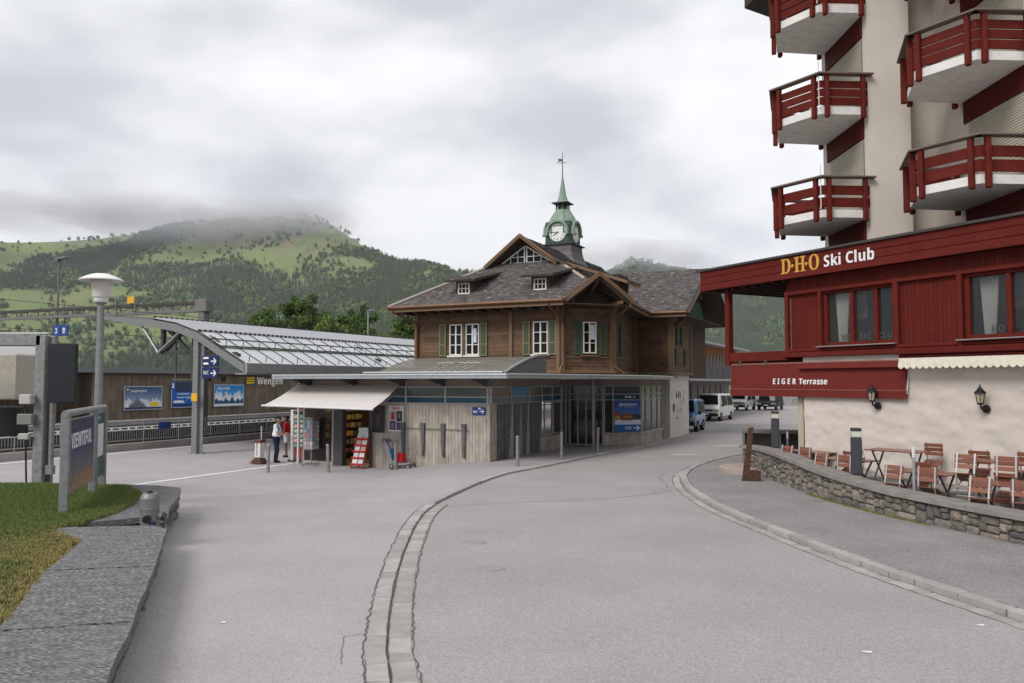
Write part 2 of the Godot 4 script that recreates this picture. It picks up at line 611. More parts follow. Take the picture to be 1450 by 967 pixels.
func clouds() -> void:
	# banks of thin mist: many overlapping soft ellipsoids of light fog
	var m := FogMaterial.new()
	m.albedo = Color(1, 1, 1)
	m.density = 0.0009
	var r2 := RandomNumberGenerator.new()
	r2.seed = 44
	# [slope from, to, distance, low edge, high edge, banks, size, label]
	for k in [
		[-0.95, -0.52, 2900.0, 0.168, 0.2, 26, 130.0, "white cloud bank along the top edge of the slope at far left"],
		[-0.54, -0.29, 2900.0, 0.18, 0.215, 26, 130.0, "white cloud bank over the middle of the grassy mountain"],
		[-0.31, -0.215, 2750.0, 0.192, 0.214, 12, 105.0, "thin cloud trailing over the peak with rocky terraces"],
		[-0.205, -0.165, 2450.0, 0.172, 0.185, 4, 50.0, "small wisp of cloud on the shoulder of the forested ridge"],
		[0.07, 0.22, 3700.0, 0.14, 0.168, 12, 150.0, "pale cloud round the dark peak behind the clock turret"],
	]:
		var o := base("cloud")
		tag(o, k[7], "cloud", "low clouds round the mountain tops")
		for i in k[5]:
			var t: float = lerpf(k[0], k[1], (i + r2.randf()) / k[5])
			var e: float = lerpf(k[3], k[4], pow(r2.randf(), 1.3))
			var d: float = k[2] * r2.randf_range(0.95, 1.03)
			var q := 1.0 / sqrt(1.0 + t * t)
			var s: float = k[6] * r2.randf_range(0.5, 1.35)
			var f := FogVolume.new()
			f.name = "mist"
			f.shape = RenderingServer.FOG_VOLUME_SHAPE_ELLIPSOID
			f.size = Vector3(s * 2.6, s * r2.randf_range(0.7, 1.1), s * 2.0)
			f.material = m
			o.add_child(f, true)
			f.position = Vector3(t * q * d, e * d, -q * d)
			f.rotation.y = atan(-t) + r2.randf_range(-0.3, 0.3)

# ---------------------------------------------------------------- square, kerbs, planter, terrace wall
const KL := [Vector2(-0.95, -5.2), Vector2(-1.31, -7.32), Vector2(-1.49, -8.25), Vector2(-1.73, -10.28), Vector2(-1.92, -12.68), Vector2(-2.04, -15.94), Vector2(-1.88, -18.01), Vector2(-1.32, -20.36), Vector2(-0.49, -23.14), Vector2(0.26, -24.61), Vector2(1.65, -26.97), Vector2(3.14, -29.72), Vector2(5.55, -33.53), Vector2(6.85, -36.4)]
const KR := [Vector2(6.35, -6.6), Vector2(5.75, -9.11), Vector2(5.11, -11.68), Vector2(4.65, -14.57), Vector2(4.33, -17.18), Vector2(4.33, -19.4), Vector2(4.45, -20.9), Vector2(4.85, -23.0), Vector2(5.78, -25.4), Vector2(7.3, -28.0), Vector2(9.2, -30.4), Vector2(13.5, -35.0)]

func curve(pts: Array, step := 0.25) -> Array:
	var out := []
	for i in pts.size() - 1:
		var p0: Vector2 = pts[maxi(i - 1, 0)]
		var p1: Vector2 = pts[i]
		var p2: Vector2 = pts[i + 1]
		var p3: Vector2 = pts[mini(i + 2, pts.size() - 1)]
		var k := maxi(1, int(p1.distance_to(p2) / step))
		for j in k:
			out.append(p1.cubic_interpolate(p2, p0, p3, float(j) / k))
	out.append(pts[-1])
	return out

func x_at(c: Array, z: float) -> float:
	for i in c.size() - 1:
		if z <= c[i].y and z >= c[i + 1].y:
			return lerpf(c[i].x, c[i + 1].x, (c[i].y - z) / maxf(c[i].y - c[i + 1].y, 1e-5))
	return c[0].x if z > c[0].y else c[-1].x

func offset(c: Array, d: float) -> Array:
	var out := []
	for i in c.size():
		var t: Vector2 = (c[mini(i + 1, c.size() - 1)] - c[maxi(i - 1, 0)]).normalized()
		out.append(c[i] + Vector2(-t.y, t.x) * d)  # positive d: to the right when walking away from the camera
	return out

func sheet(called: String, m: Material, zs: Array, fx: Callable, fx2: Callable, lift: float, dx := 1.0) -> MeshInstance3D:
	# sheet between two lines x = fx(z) and x = fx2(z), laid on the ground
	var b := MB.new()
	for i in zs.size() - 1:
		var k := maxi(2, int(absf(fx2.call(zs[i]) - fx.call(zs[i])) / dx))
		for j in k:
			var p := []
			for q in [[i, j], [i + 1, j], [i + 1, j + 1], [i, j + 1]]:
				var z: float = zs[q[0]]
				var x := lerpf(fx.call(z), fx2.call(z), float(q[1]) / k)
				p.append(Vector3(x, gh(x, z) + lift, z))
			b.quado(p[0], p[1], p[2], p[3], Vector3.UP)
	return obj(called, b, m)

func stone_row(called: String, c: Array, wl: float, wr: float, y0: float, y1: float, len0: float, len1: float, m: Array, parent: Node, most := 300) -> void:
	# row of squared stones laid along a curve, between the offsets wl and wr
	var a := offset(c, wl)
	var d := offset(c, wr)
	var i := 0
	var made := 0
	while i < c.size() - 2 and made < most:
		var want := rng.randf_range(len0, len1)
		var j := i + 1
		while j < c.size() - 1 and c[i].distance_to(c[j]) < want:
			j += 1
		var g := 0.012 / maxf(c[i].distance_to(c[j]), 0.05)
		var jit := func() -> Vector2: return Vector2(rng.randf_range(-0.008, 0.008), rng.randf_range(-0.008, 0.008))
		var q := [a[i].lerp(a[j], g) + jit.call(), a[i].lerp(a[j], 1.0 - g) + jit.call(), d[i].lerp(d[j], 1.0 - g) + jit.call(), d[i].lerp(d[j], g) + jit.call()]
		var b := MB.new()
		var ctr := Vector2.ZERO
		for p in q: ctr += p * 0.25
		var top := y1 + rng.randf_range(-0.004, 0.004)
		var lo := []
		var up := []
		var inn := []
		for p in q:
			var g0 := gh(p.x, p.y)
			lo.append(Vector3(p.x, g0 + y0, p.y))
			up.append(Vector3(p.x, g0 + top - 0.012, p.y))
			var w: Vector2 = p.lerp(ctr, 0.06)
			inn.append(Vector3(w.x, g0 + top, w.y))
		for k in 4:
			var l := (k + 1) % 4
			var out := Vector3(q[k].x + q[l].x - 2 * ctr.x, 0.2, q[k].y + q[l].y - 2 * ctr.y)
			b.quado(lo[k], lo[l], up[l], up[k], out)
			b.quado(up[k], up[l], inn[l], inn[k], out + Vector3.UP)
		b.quado(inn[0], inn[1], inn[2], inn[3], Vector3.UP)
		obj(called, b, m[rng.randi() % m.size()], parent)
		made += 1
		i = j

func ribbon(c: Array, w: float, jit: float, lift: float, called: String, m: Material, parent: Node) -> void:
	# thin irregular line on the ground: cracks and tar joints
	var b := MB.new()
	var prev := []
	for i in c.size():
		var t: Vector2 = (c[mini(i + 1, c.size() - 1)] - c[maxi(i - 1, 0)]).normalized()
		var nn := Vector2(-t.y, t.x)
		var o: Vector2 = c[i] + nn * rng.randf_range(-jit, jit)
		var hw2 := w * rng.randf_range(0.35, 1.0) * 0.5
		var p := []
		for s in [-1.0, 1.0]:
			var q: Vector2 = o + nn * hw2 * s
			p.append(Vector3(q.x, gh(q.x, q.y) + lift, q.y))
		if prev:
			b.quado(prev[0], prev[1], p[1], p[0], Vector3.UP)
		prev = p
	structure(obj(called, b, m, parent)) if parent == self else obj(called, b, m, parent)

func rock(b: MB, o: Vector3, s: Vector3, bs: Basis, rough := 0.12) -> void:
	# rough squared stone: chamfered block with pushed corners, front face bulging
	var p := []
	for k in 8:
		var c := Vector3(-1 if k & 1 == 0 else 1, -1 if k & 2 == 0 else 1, -1 if k & 4 == 0 else 1)
		p.append(c)
	var jit := func() -> float: return rng.randf_range(-rough, rough)
	# front ring of eight points, centre bulge
	var ring := [Vector2(-1, -1), Vector2(0, -1), Vector2(1, -1), Vector2(1, 0), Vector2(1, 1), Vector2(0, 1), Vector2(-1, 1), Vector2(-1, 0)]
	var fr := []
	var ed := []
	var bk := []
	for r in ring:
		var cut := 0.86 if absf(r.x) + absf(r.y) > 1.5 else 0.97
		var e := Vector2(r.x * cut + jit.call() * 0.5, r.y * cut + jit.call() * 0.5)
		ed.append(o + bs * (Vector3(e.x, e.y, 0.35 + jit.call()) * s * 0.5))
		fr.append(o + bs * (Vector3(e.x * 0.74, e.y * 0.7, 0.8 + jit.call() * 1.4) * s * 0.5))
		bk.append(o + bs * (Vector3(e.x, e.y, -1.0) * s * 0.5))
	var mid: Vector3 = o + bs * (Vector3(jit.call(), jit.call(), 1.0 + jit.call()) * s * 0.5)
	for i in 8:
		var j := (i + 1) % 8
		var out: Vector3 = (ed[i] + ed[j]) * 0.5 - o
		b.quado(bk[i], bk[j], ed[j], ed[i], out)
		b.quado(ed[i], ed[j], fr[j], fr[i], out + bs.z * s.z)
		if (mid - fr[i]).cross(fr[j] - fr[i]).dot(bs.z) < 0.0:
			b.tri(fr[i], mid, fr[j])
		else:
			b.tri(fr[i], fr[j], mid)

func ground() -> void:
	var asph := mat("asphalt", Color(0.322, 0.299, 0.301), 0.92, {"tex": ["speck", 0.66, 1.0], "scale": Vector3(0.27, 0.27, 0.27), "spot": ["blotch", 0.88, 1.0], "sscale": Vector3(0.055, 0.055, 0.055), "bump": ["speck", 0.25, 1], "spec": 0.25})
	var asph2 := mat("plaza asphalt", Color(0.348, 0.328, 0.337), 0.92, {"tex": ["speck", 0.7, 1.0], "scale": Vector3(0.29, 0.29, 0.29), "spot": ["blotch", 0.9, 1.0], "sscale": Vector3(0.07, 0.07, 0.07), "bump": ["speck", 0.25, 1], "spec": 0.25})
	var asph3 := mat("pavement asphalt", Color(0.25, 0.238, 0.24), 0.92, {"tex": ["speck", 0.55, 1.0], "scale": Vector3(0.24, 0.24, 0.24), "spot": ["blotch", 0.82, 1.0], "sscale": Vector3(0.09, 0.09, 0.09), "bump": ["speck", 0.35, 1], "spec": 0.25})
	var far := mat("valley grass", Color(0.12, 0.15, 0.06), 1.0, {"tex": ["blotch", 0.6, 1.0], "scale": Vector3(0.02, 0.02, 0.02)})
	var gb := MB.new()
	gb.quado(Vector3(-700, -1.0, 60), Vector3(700, -1.0, 60), Vector3(700, -1.0, -700), Vector3(-700, -1.0, -700), Vector3.UP)
	structure(obj("ground", gb, far))
	var zs := []
	var z := 14.0
	while z > -130.0:
		zs.append(z)
		z -= 1.0 if z > -45.0 else 4.0
	structure(sheet("road", asph, zs, func(_z): return -75.0, func(_z): return 75.0, 0.0))
	var kl := curve(KL, 0.08)
	var kr := curve(KR, 0.12)
	zs = []
	z = 12.0
	while z > -44.0:
		zs.append(z)
		z -= 0.5
	structure(sheet("station_square", asph2, zs, func(_z): return -24.0, func(zz): return x_at(kl, zz) if zz > -36.4 else -2.0, 0.03))
	zs = zs.filter(func(q): return q > -34.5)
	structure(sheet("pavement", asph3, zs, func(zz): return x_at(kr, zz) + 0.16, func(_z): return 40.0, 0.085))
	# kerbs: every stone on its own
	var tones := []
	for k in 4:
		var t: float = [0.365, 0.33, 0.395, 0.31][k]
		tones.append(mat("granite kerb %d" % k, Color(t, t * 0.965, t * 0.945), 0.9, {"tex": ["grain", 0.80, 1.0], "scale": Vector3(1.5, 1.5, 1.5), "spot": ["blotch", 0.82, 1.0], "sscale": Vector3(0.6, 0.6, 0.6), "bump": ["grain", 0.3, 1]}))
	var tar := mat("tar joint", Color(0.11, 0.102, 0.096), 0.95, {"tex": ["grain", 0.6, 1.0], "scale": Vector3(2, 2, 2)})
	var kb := base("kerb")
	structure(kb)
	var near := kl.filter(func(p): return p.y > -18.0)
	var farl := kl.filter(func(p): return p.y <= -18.0)
	stone_row("kerb_stone", near, 0.0, 0.205, -0.1, 0.037, 0.32, 0.55, tones, kb)
	stone_row("gutter_stone", near, 0.235, 0.47, -0.1, 0.012, 0.18, 0.3, tones, kb)
	stone_row("kerb_stone", farl, 0.0, 0.15, -0.1, 0.045, 0.8, 1.1, tones, kb)
	ribbon(offset(near, -0.015), 0.026, 0.02, 0.036, "tar_joint", tar, kb)
	ribbon(offset(near, 0.22), 0.032, 0.008, 0.006, "tar_joint", tar, kb)
	ribbon(offset(near, 0.487), 0.028, 0.018, 0.005, "tar_joint", tar, kb)
	ribbon(offset(farl, 0.19), 0.03, 0.006, 0.005, "tar_joint", tar, kb)
	var kb2 := base("terrace_kerb")
	structure(kb2)
	stone_row("kerb_stone", kr, 0.0, 0.17, -0.1, 0.10, 0.45, 0.75, tones, kb2)
	stone_row("gutter_stone", kr.filter(func(p): return p.y > -24.5), -0.21, -0.03, -0.1, 0.012, 0.2, 0.34, tones, kb2)
	ribbon(offset(kr, 0.185), 0.03, 0.014, 0.09, "tar_joint", tar, kb2)
	ribbon(offset(kr, -0.015), 0.026, 0.004, 0.006, "tar_joint", tar, kb2)
	ribbon(offset(kr, -0.225), 0.024, 0.012, 0.005, "tar_joint", tar, kb2)
	ribbon(curve([Vector2(-1.45, -17.6), Vector2(0.2, -18.1), Vector2(1.9, -18.6), Vector2(3.2, -19.3), Vector2(4.0, -20.1)], 0.12), 0.022, 0.02, 0.005, "road_crack", tar, self)
	ribbon(curve([Vector2(-1.6, -8.6), Vector2(-1.75, -8.5), Vector2(-1.7, -8.15), Vector2(-1.62, -7.7)], 0.05), 0.01, 0.012, 0.036, "road_crack", tar, self)
	ribbon(curve([Vector2(4.6, -24.0), Vector2(4.15, -22.6), Vector2(4.05, -20.9), Vector2(3.7, -20.2)], 0.1), 0.018, 0.015, 0.005, "road_crack", tar, self)
	# manhole covers
	for q in [[-0.62, -13.65, "round manhole cover in the road, farther of the two"], [-0.30, -11.75, "round manhole cover in the road, nearer of the two"]]:
		var mc := MB.new()
		mc.lathe([Vector2(0.20, 0.0), Vector2(0.20, 0.007), Vector2(0.185, 0.007), Vector2(0.18, 0.002), Vector2(0.165, 0.002), Vector2(0.16, 0.007), Vector2(0.0, 0.007)], Vector3.ZERO, 24)
		var o := obj("manhole_cover", mc, mat("cast iron", Color(0.28, 0.262, 0.26), 0.8, {"tex": ["grain", 0.7, 1.0]}))
		o.position = Vector3(q[0], 0, q[1])
		tag(o, q[2], "manhole cover", "manhole covers in the road")
	# white painted lines (thermoplastic sheets)
	var paint := mat("white paint", Color(0.68, 0.67, 0.65), 0.8, {"tex": ["grain", 0.8, 1.0], "scale": Vector3(1.5, 1.5, 1.5), "spot": ["blotch", 0.75, 1.0], "sscale": Vector3(0.5, 0.5, 0.5)})
	for l in [[Vector2(-8.35, 7.1), Vector2(-8.35, -0.2), 0.24], [Vector2(-18.2, 9.0), Vector2(-18.2, -30.0), 0.3]]:
		var lb := MB.new()
		var a: Vector2 = l[0]
		var e: Vector2 = l[1]
		var k := 40
		for i in k:
			var p := []
			for q in [[i, -1], [i + 1, -1], [i + 1, 1], [i, 1]]:
				var s := a.lerp(e, float(q[0]) / k) + Vector2(l[2] * 0.5 * q[1], 0)
				var w := sw(s.x, 0, s.y)
				p.append(Vector3(w.x, gh(w.x, w.z) + 0.035 + 0.004, w.z))
			lb.quado(p[0], p[1], p[2], p[3], Vector3.UP)
		structure(obj("line_marking", lb, paint))
	# worn road markings by the vans
	for q in [[9.9, -34.2, 2.6, 0.35, 0.2], [6.4, -29.9, 1.0, 0.3, 0.15], [8.0, -32.2, 0.8, 0.16, 0.3]]:
		var rb := MB.new()
		var bs := Basis(Vector3.UP, q[4])
		rb.quado(bs * Vector3(-q[2], 0, -q[3]) * 0.5, bs * Vector3(q[2], 0, -q[3]) * 0.5, bs * Vector3(q[2], 0, q[3]) * 0.5, bs * Vector3(-q[2], 0, q[3]) * 0.5, Vector3.UP)
		var ro := obj("line_marking", rb, mat("worn paint", Color(0.5, 0.49, 0.48), 0.9, {"tex": ["grain", 0.6, 1.0], "scale": Vector3(1, 1, 1)}))
		ro.position = Vector3(q[0], 0.005, q[1])
		structure(ro)

func jagged(pts: Array, step: float, amp: float) -> Array:
	# outline of a rough stone slab
	var out := []
	for i in pts.size():
		var a: Vector2 = pts[i]
		var d: Vector2 = pts[(i + 1) % pts.size()]
		var k := maxi(1, int(a.distance_to(d) / step))
		for j in k:
			var nn: Vector2 = (d - a).normalized().orthogonal()
			out.append(a.lerp(d, float(j) / k) + nn * (rng.randf_range(-amp, amp) if j > 0 else 0.0))
	return out

func planter() -> void:
	var slate := mat("dark slate", Color(0.185, 0.183, 0.19), 0.85, {"tex": ["grain", 0.22, 1.0], "scale": Vector3(0.13, 0.4, 0.33), "spot": ["blotch", 0.6, 1.0], "sscale": Vector3(0.5, 0.5, 0.9), "bump": ["grain", 3.0, 1]})
	var t := base("planter_wall")
	tag(t, "low dry stone planter wall topped with dark slate slabs along the lawn", "planter wall")
	var slabs := [
		[Vector2(-2.3, -4.2), Vector2(-3.27, -6.74), Vector2(-3.55, -7.6), Vector2(-4.65, -7.3), Vector2(-3.5, -5.2), Vector2(-3.0, -4.2)],
		[Vector2(-3.56, -7.63), Vector2(-3.96, -8.76), Vector2(-4.35, -9.85), Vector2(-5.55, -9.6), Vector2(-4.99, -8.23), Vector2(-4.67, -7.33)],
		[Vector2(-4.36, -9.88), Vector2(-4.7, -10.8), Vector2(-5.27, -12.32), Vector2(-5.62, -12.62), Vector2(-6.2, -12.55), Vector2(-6.95, -12.45), Vector2(-7.0, -12.2), Vector2(-6.1, -11.5), Vector2(-5.56, -9.64)],
		[Vector2(-5.72, -13.42), Vector2(-6.05, -14.2), Vector2(-6.3, -15.0), Vector2(-7.0, -14.85), Vector2(-6.78, -13.75), Vector2(-6.85, -12.9), Vector2(-6.55, -13.15), Vector2(-6.2, -13.4)],
		[Vector2(-6.31, -15.04), Vector2(-6.66, -16.15), Vector2(-7.44, -16.15), Vector2(-7.02, -14.9)],
		[Vector2(-6.68, -16.2), Vector2(-7.09, -17.22), Vector2(-7.72, -17.57), Vector2(-8.8, -17.8), Vector2(-10.5, -17.9), Vector2(-10.5, -17.6), Vector2(-8.5, -17.4), Vector2(-7.46, -16.2)],
	]
	for s in slabs:
		var b := MB.new()
		var lift := rng.randf_range(-0.012, 0.015)
		var o := jagged(s, 0.35, 0.016)
		b.prism(o, 0.35 + lift, 0.45 + lift)
		obj("slab", b, slate, t)
	# rubble below the slabs
	var tones := []
	for k in 4:
		var g: float = [0.2, 0.16, 0.24, 0.18][k]
		tones.append(mat("rubble %d" % k, Color(g, g * 0.96, g * 0.9), 0.95, {"tex": ["grain", 0.55, 1.0], "scale": Vector3(1.2, 1.2, 1.2), "spot": ["blotch", 0.7, 1.0], "sscale": Vector3(0.8, 0.8, 0.8), "bump": ["grain", 1.2, 1]}))
	var edge := curve([Vector2(-2.3, -4.2), Vector2(-3.27, -6.74), Vector2(-3.96, -8.76), Vector2(-4.65, -10.6), Vector2(-5.25, -12.31), Vector2(-5.75, -13.45), Vector2(-6.66, -16.15), Vector2(-7.09, -17.22), Vector2(-7.72, -17.57), Vector2(-10.5, -17.85)], 0.05)
	for course in 3:
		var i := rng.randi_range(0, 4)
		while i < edge.size() - 12:
			var l := rng.randi_range(3, 9)
			var j := mini(i + l, edge.size() - 1)
			var a: Vector2 = edge[i]
			var d: Vector2 = edge[j]
			var mid := (a + d) * 0.5
			var dir := (d - a).normalized()
			var outw := Vector2(-dir.y, dir.x)
			var h := 0.135
			var b := MB.new()
			var bs := Basis(Vector3(dir.x, 0, dir.y), Vector3.UP, Vector3(outw.x, 0, outw.y))
			var g0 := gh(mid.x, mid.y)
			var hh := (0.355 - g0) / 3.0
			rock(b, Vector3.ZERO, Vector3(a.distance_to(d) * 1.02, hh * rng.randf_range(0.9, 1.03), 0.2), Basis.IDENTITY, 0.16)
			var o := obj("stone", b, tones[rng.randi() % 4], t)
			o.transform = Transform3D(bs, Vector3(mid.x, g0 + hh * (course + 0.5), mid.y) - Vector3(outw.x, 0, outw.y) * rng.randf_range(0.15, 0.2))
			i = j
	# earth core behind the stones
	var core := MB.new()
	var cp := []
	for p in offset(curve([Vector2(-2.3, -4.2), Vector2(-3.27, -6.74), Vector2(-3.96, -8.76), Vector2(-4.65, -10.6), Vector2(-5.25, -12.31), Vector2(-5.75, -13.45), Vector2(-6.66, -16.15), Vector2(-7.09, -17.22)], 0.6), -0.3): cp.append(p)
	cp.append(Vector2(-7.9, -17.4)); cp.append(Vector2(-10.4, -17.6)); cp.append(Vector2(-24, -17.6)); cp.append(Vector2(-24, -4.2))
	core.prism(cp, -0.5, 0.30)
	obj("earth_core", core, mat("earth", Color(0.06, 0.05, 0.04), 1.0, {"tex": ["grain", 0.6, 1.0]}), t)
	# lawn
	var lawn := MB.new()
	var lp := [Vector2(-3.0, -4.2), Vector2(-3.5, -5.2), Vector2(-4.49, -7.12), Vector2(-4.99, -8.23), Vector2(-5.65, -9.96), Vector2(-6.1, -11.4), Vector2(-6.95, -12.3), Vector2(-6.8, -12.9), Vector2(-6.76, -13.75), Vector2(-6.95, -14.76), Vector2(-7.44, -16.15), Vector2(-8.2, -17.2), Vector2(-10.5, -17.6), Vector2(-24, -17.6), Vector2(-24, -4.2)]
	lawn.prism(lp, 0.31, 0.425)
	structure(obj("lawn", lawn, mat("lawn soil", Color(0.115, 0.115, 0.05), 1.0, {"tex": ["grain", 0.5, 1.0], "scale": Vector3(2, 2, 2), "spot": ["blotch", 0.6, 1.0], "sscale": Vector3(0.6, 0.6, 0.6), "bump": ["grain", 2.0, 1]})))
	var poly := PackedVector2Array(lp)
	var tuft := MB.new()
	for i in 9:
		var an := rng.randf() * TAU
		var ln := rng.randf_range(0.02, 0.06)
		var o := Vector3(rng.randf_range(-0.03, 0.03), -0.01, rng.randf_range(-0.03, 0.03))
		var d := Vector3(cos(an), 0, sin(an))
		var sd := Vector3(-d.z, 0, d.x) * 0.0035
		var mid := o + Vector3.UP * 0.055 + d * ln * 0.35
		var tip := o + Vector3.UP * rng.randf_range(0.08, 0.105) + d * ln
		tuft.quad(o - sd, mid - sd * 0.8, mid + sd * 0.8, o + sd)
		tuft.tri(mid - sd * 0.8, tip, mid + sd * 0.8)
	var tf := []
	var tc := []
	var gn := FastNoiseLite.new()
	gn.seed = 8; gn.frequency = 0.45; gn.fractal_octaves = 3
	for i in 90000:
		var zz := -4.2 - 13.4 * sqrt(rng.randf())
		var xx := rng.randf_range(-13.5, -3.0)
		if not Geometry2D.is_point_in_polygon(Vector2(xx, zz), poly):
			continue
		var n := gn.get_noise_2d(xx, zz)
		var lush := ss(-11.4, -13.0, zz + 0.9 * n + 0.12 * (xx + 8.0) + rng.randf_range(-0.4, 0.4))
		var hgt := lerpf(rng.randf_range(0.4, 0.8), rng.randf_range(0.7, 1.45), lush)
		var dry := clampf(0.45 + n * 1.3, 0.0, 1.0) * (1.0 - lush)
		var edged := 1.0 - ss(0.05, 0.55, xx_gap(lp, Vector2(xx, zz)))
		dry = clampf(maxf(dry, edged * (1.0 - lush * 0.8)) + rng.randf_range(-0.15, 0.15), 0.0, 1.0)
		var c := Color(0.135, 0.185, 0.06).lerp(Color(0.17, 0.185, 0.07), (1.0 - lush) * 0.8).lerp(Color(0.32, 0.25, 0.11), dry * 0.75)
		tf.append(Transform3D(Basis(Vector3.UP, rng.randf() * TAU).scaled(Vector3(1.1, hgt, 1.1)), Vector3(xx, 0.425, zz)))
		tc.append(c * rng.randf_range(0.75, 1.2))
	var mm := MultiMesh.new()
	mm.transform_format = MultiMesh.TRANSFORM_3D
	mm.use_colors = true
	mm.mesh = tuft.mesh()
	mm.instance_count = tf.size()
	for i in tf.size():
		mm.set_instance_transform(i, tf[i]); mm.set_instance_color(i, tc[i])
	var go := MultiMeshInstance3D.new()
	go.name = "grass"
	go.multimesh = mm
	var gm := mat("grass blades", Color.WHITE, 0.9, {"vc": true, "spec": 0.2})
	gm.backlight_enabled = true; gm.backlight = Color(0.3, 0.35, 0.1)
	go.material_override = gm
	add_child(go)
	tag(go, "patchy green lawn inside the stone planter", "grass", "", "stuff")

func xx_gap(lp: Array, p: Vector2) -> float:
	var best := 9.0
	for i in 11:
		best = minf(best, p.distance_to(Geometry2D.get_closest_point_to_segment(p, lp[i], lp[i + 1])))
	return best

const TW := [Vector2(9.8, -9.2), Vector2(8.9, -11.2), Vector2(8.22, -12.99), Vector2(7.74, -14.57), Vector2(7.34, -15.99), Vector2(7.01, -18.13), Vector2(6.95, -20.5), Vector2(6.94, -22.63), Vector2(6.75, -23.6)]

func wall_top(z: float) -> float:
	return lerpf(0.56, 0.86, ss(-14.0, -22.5, z))

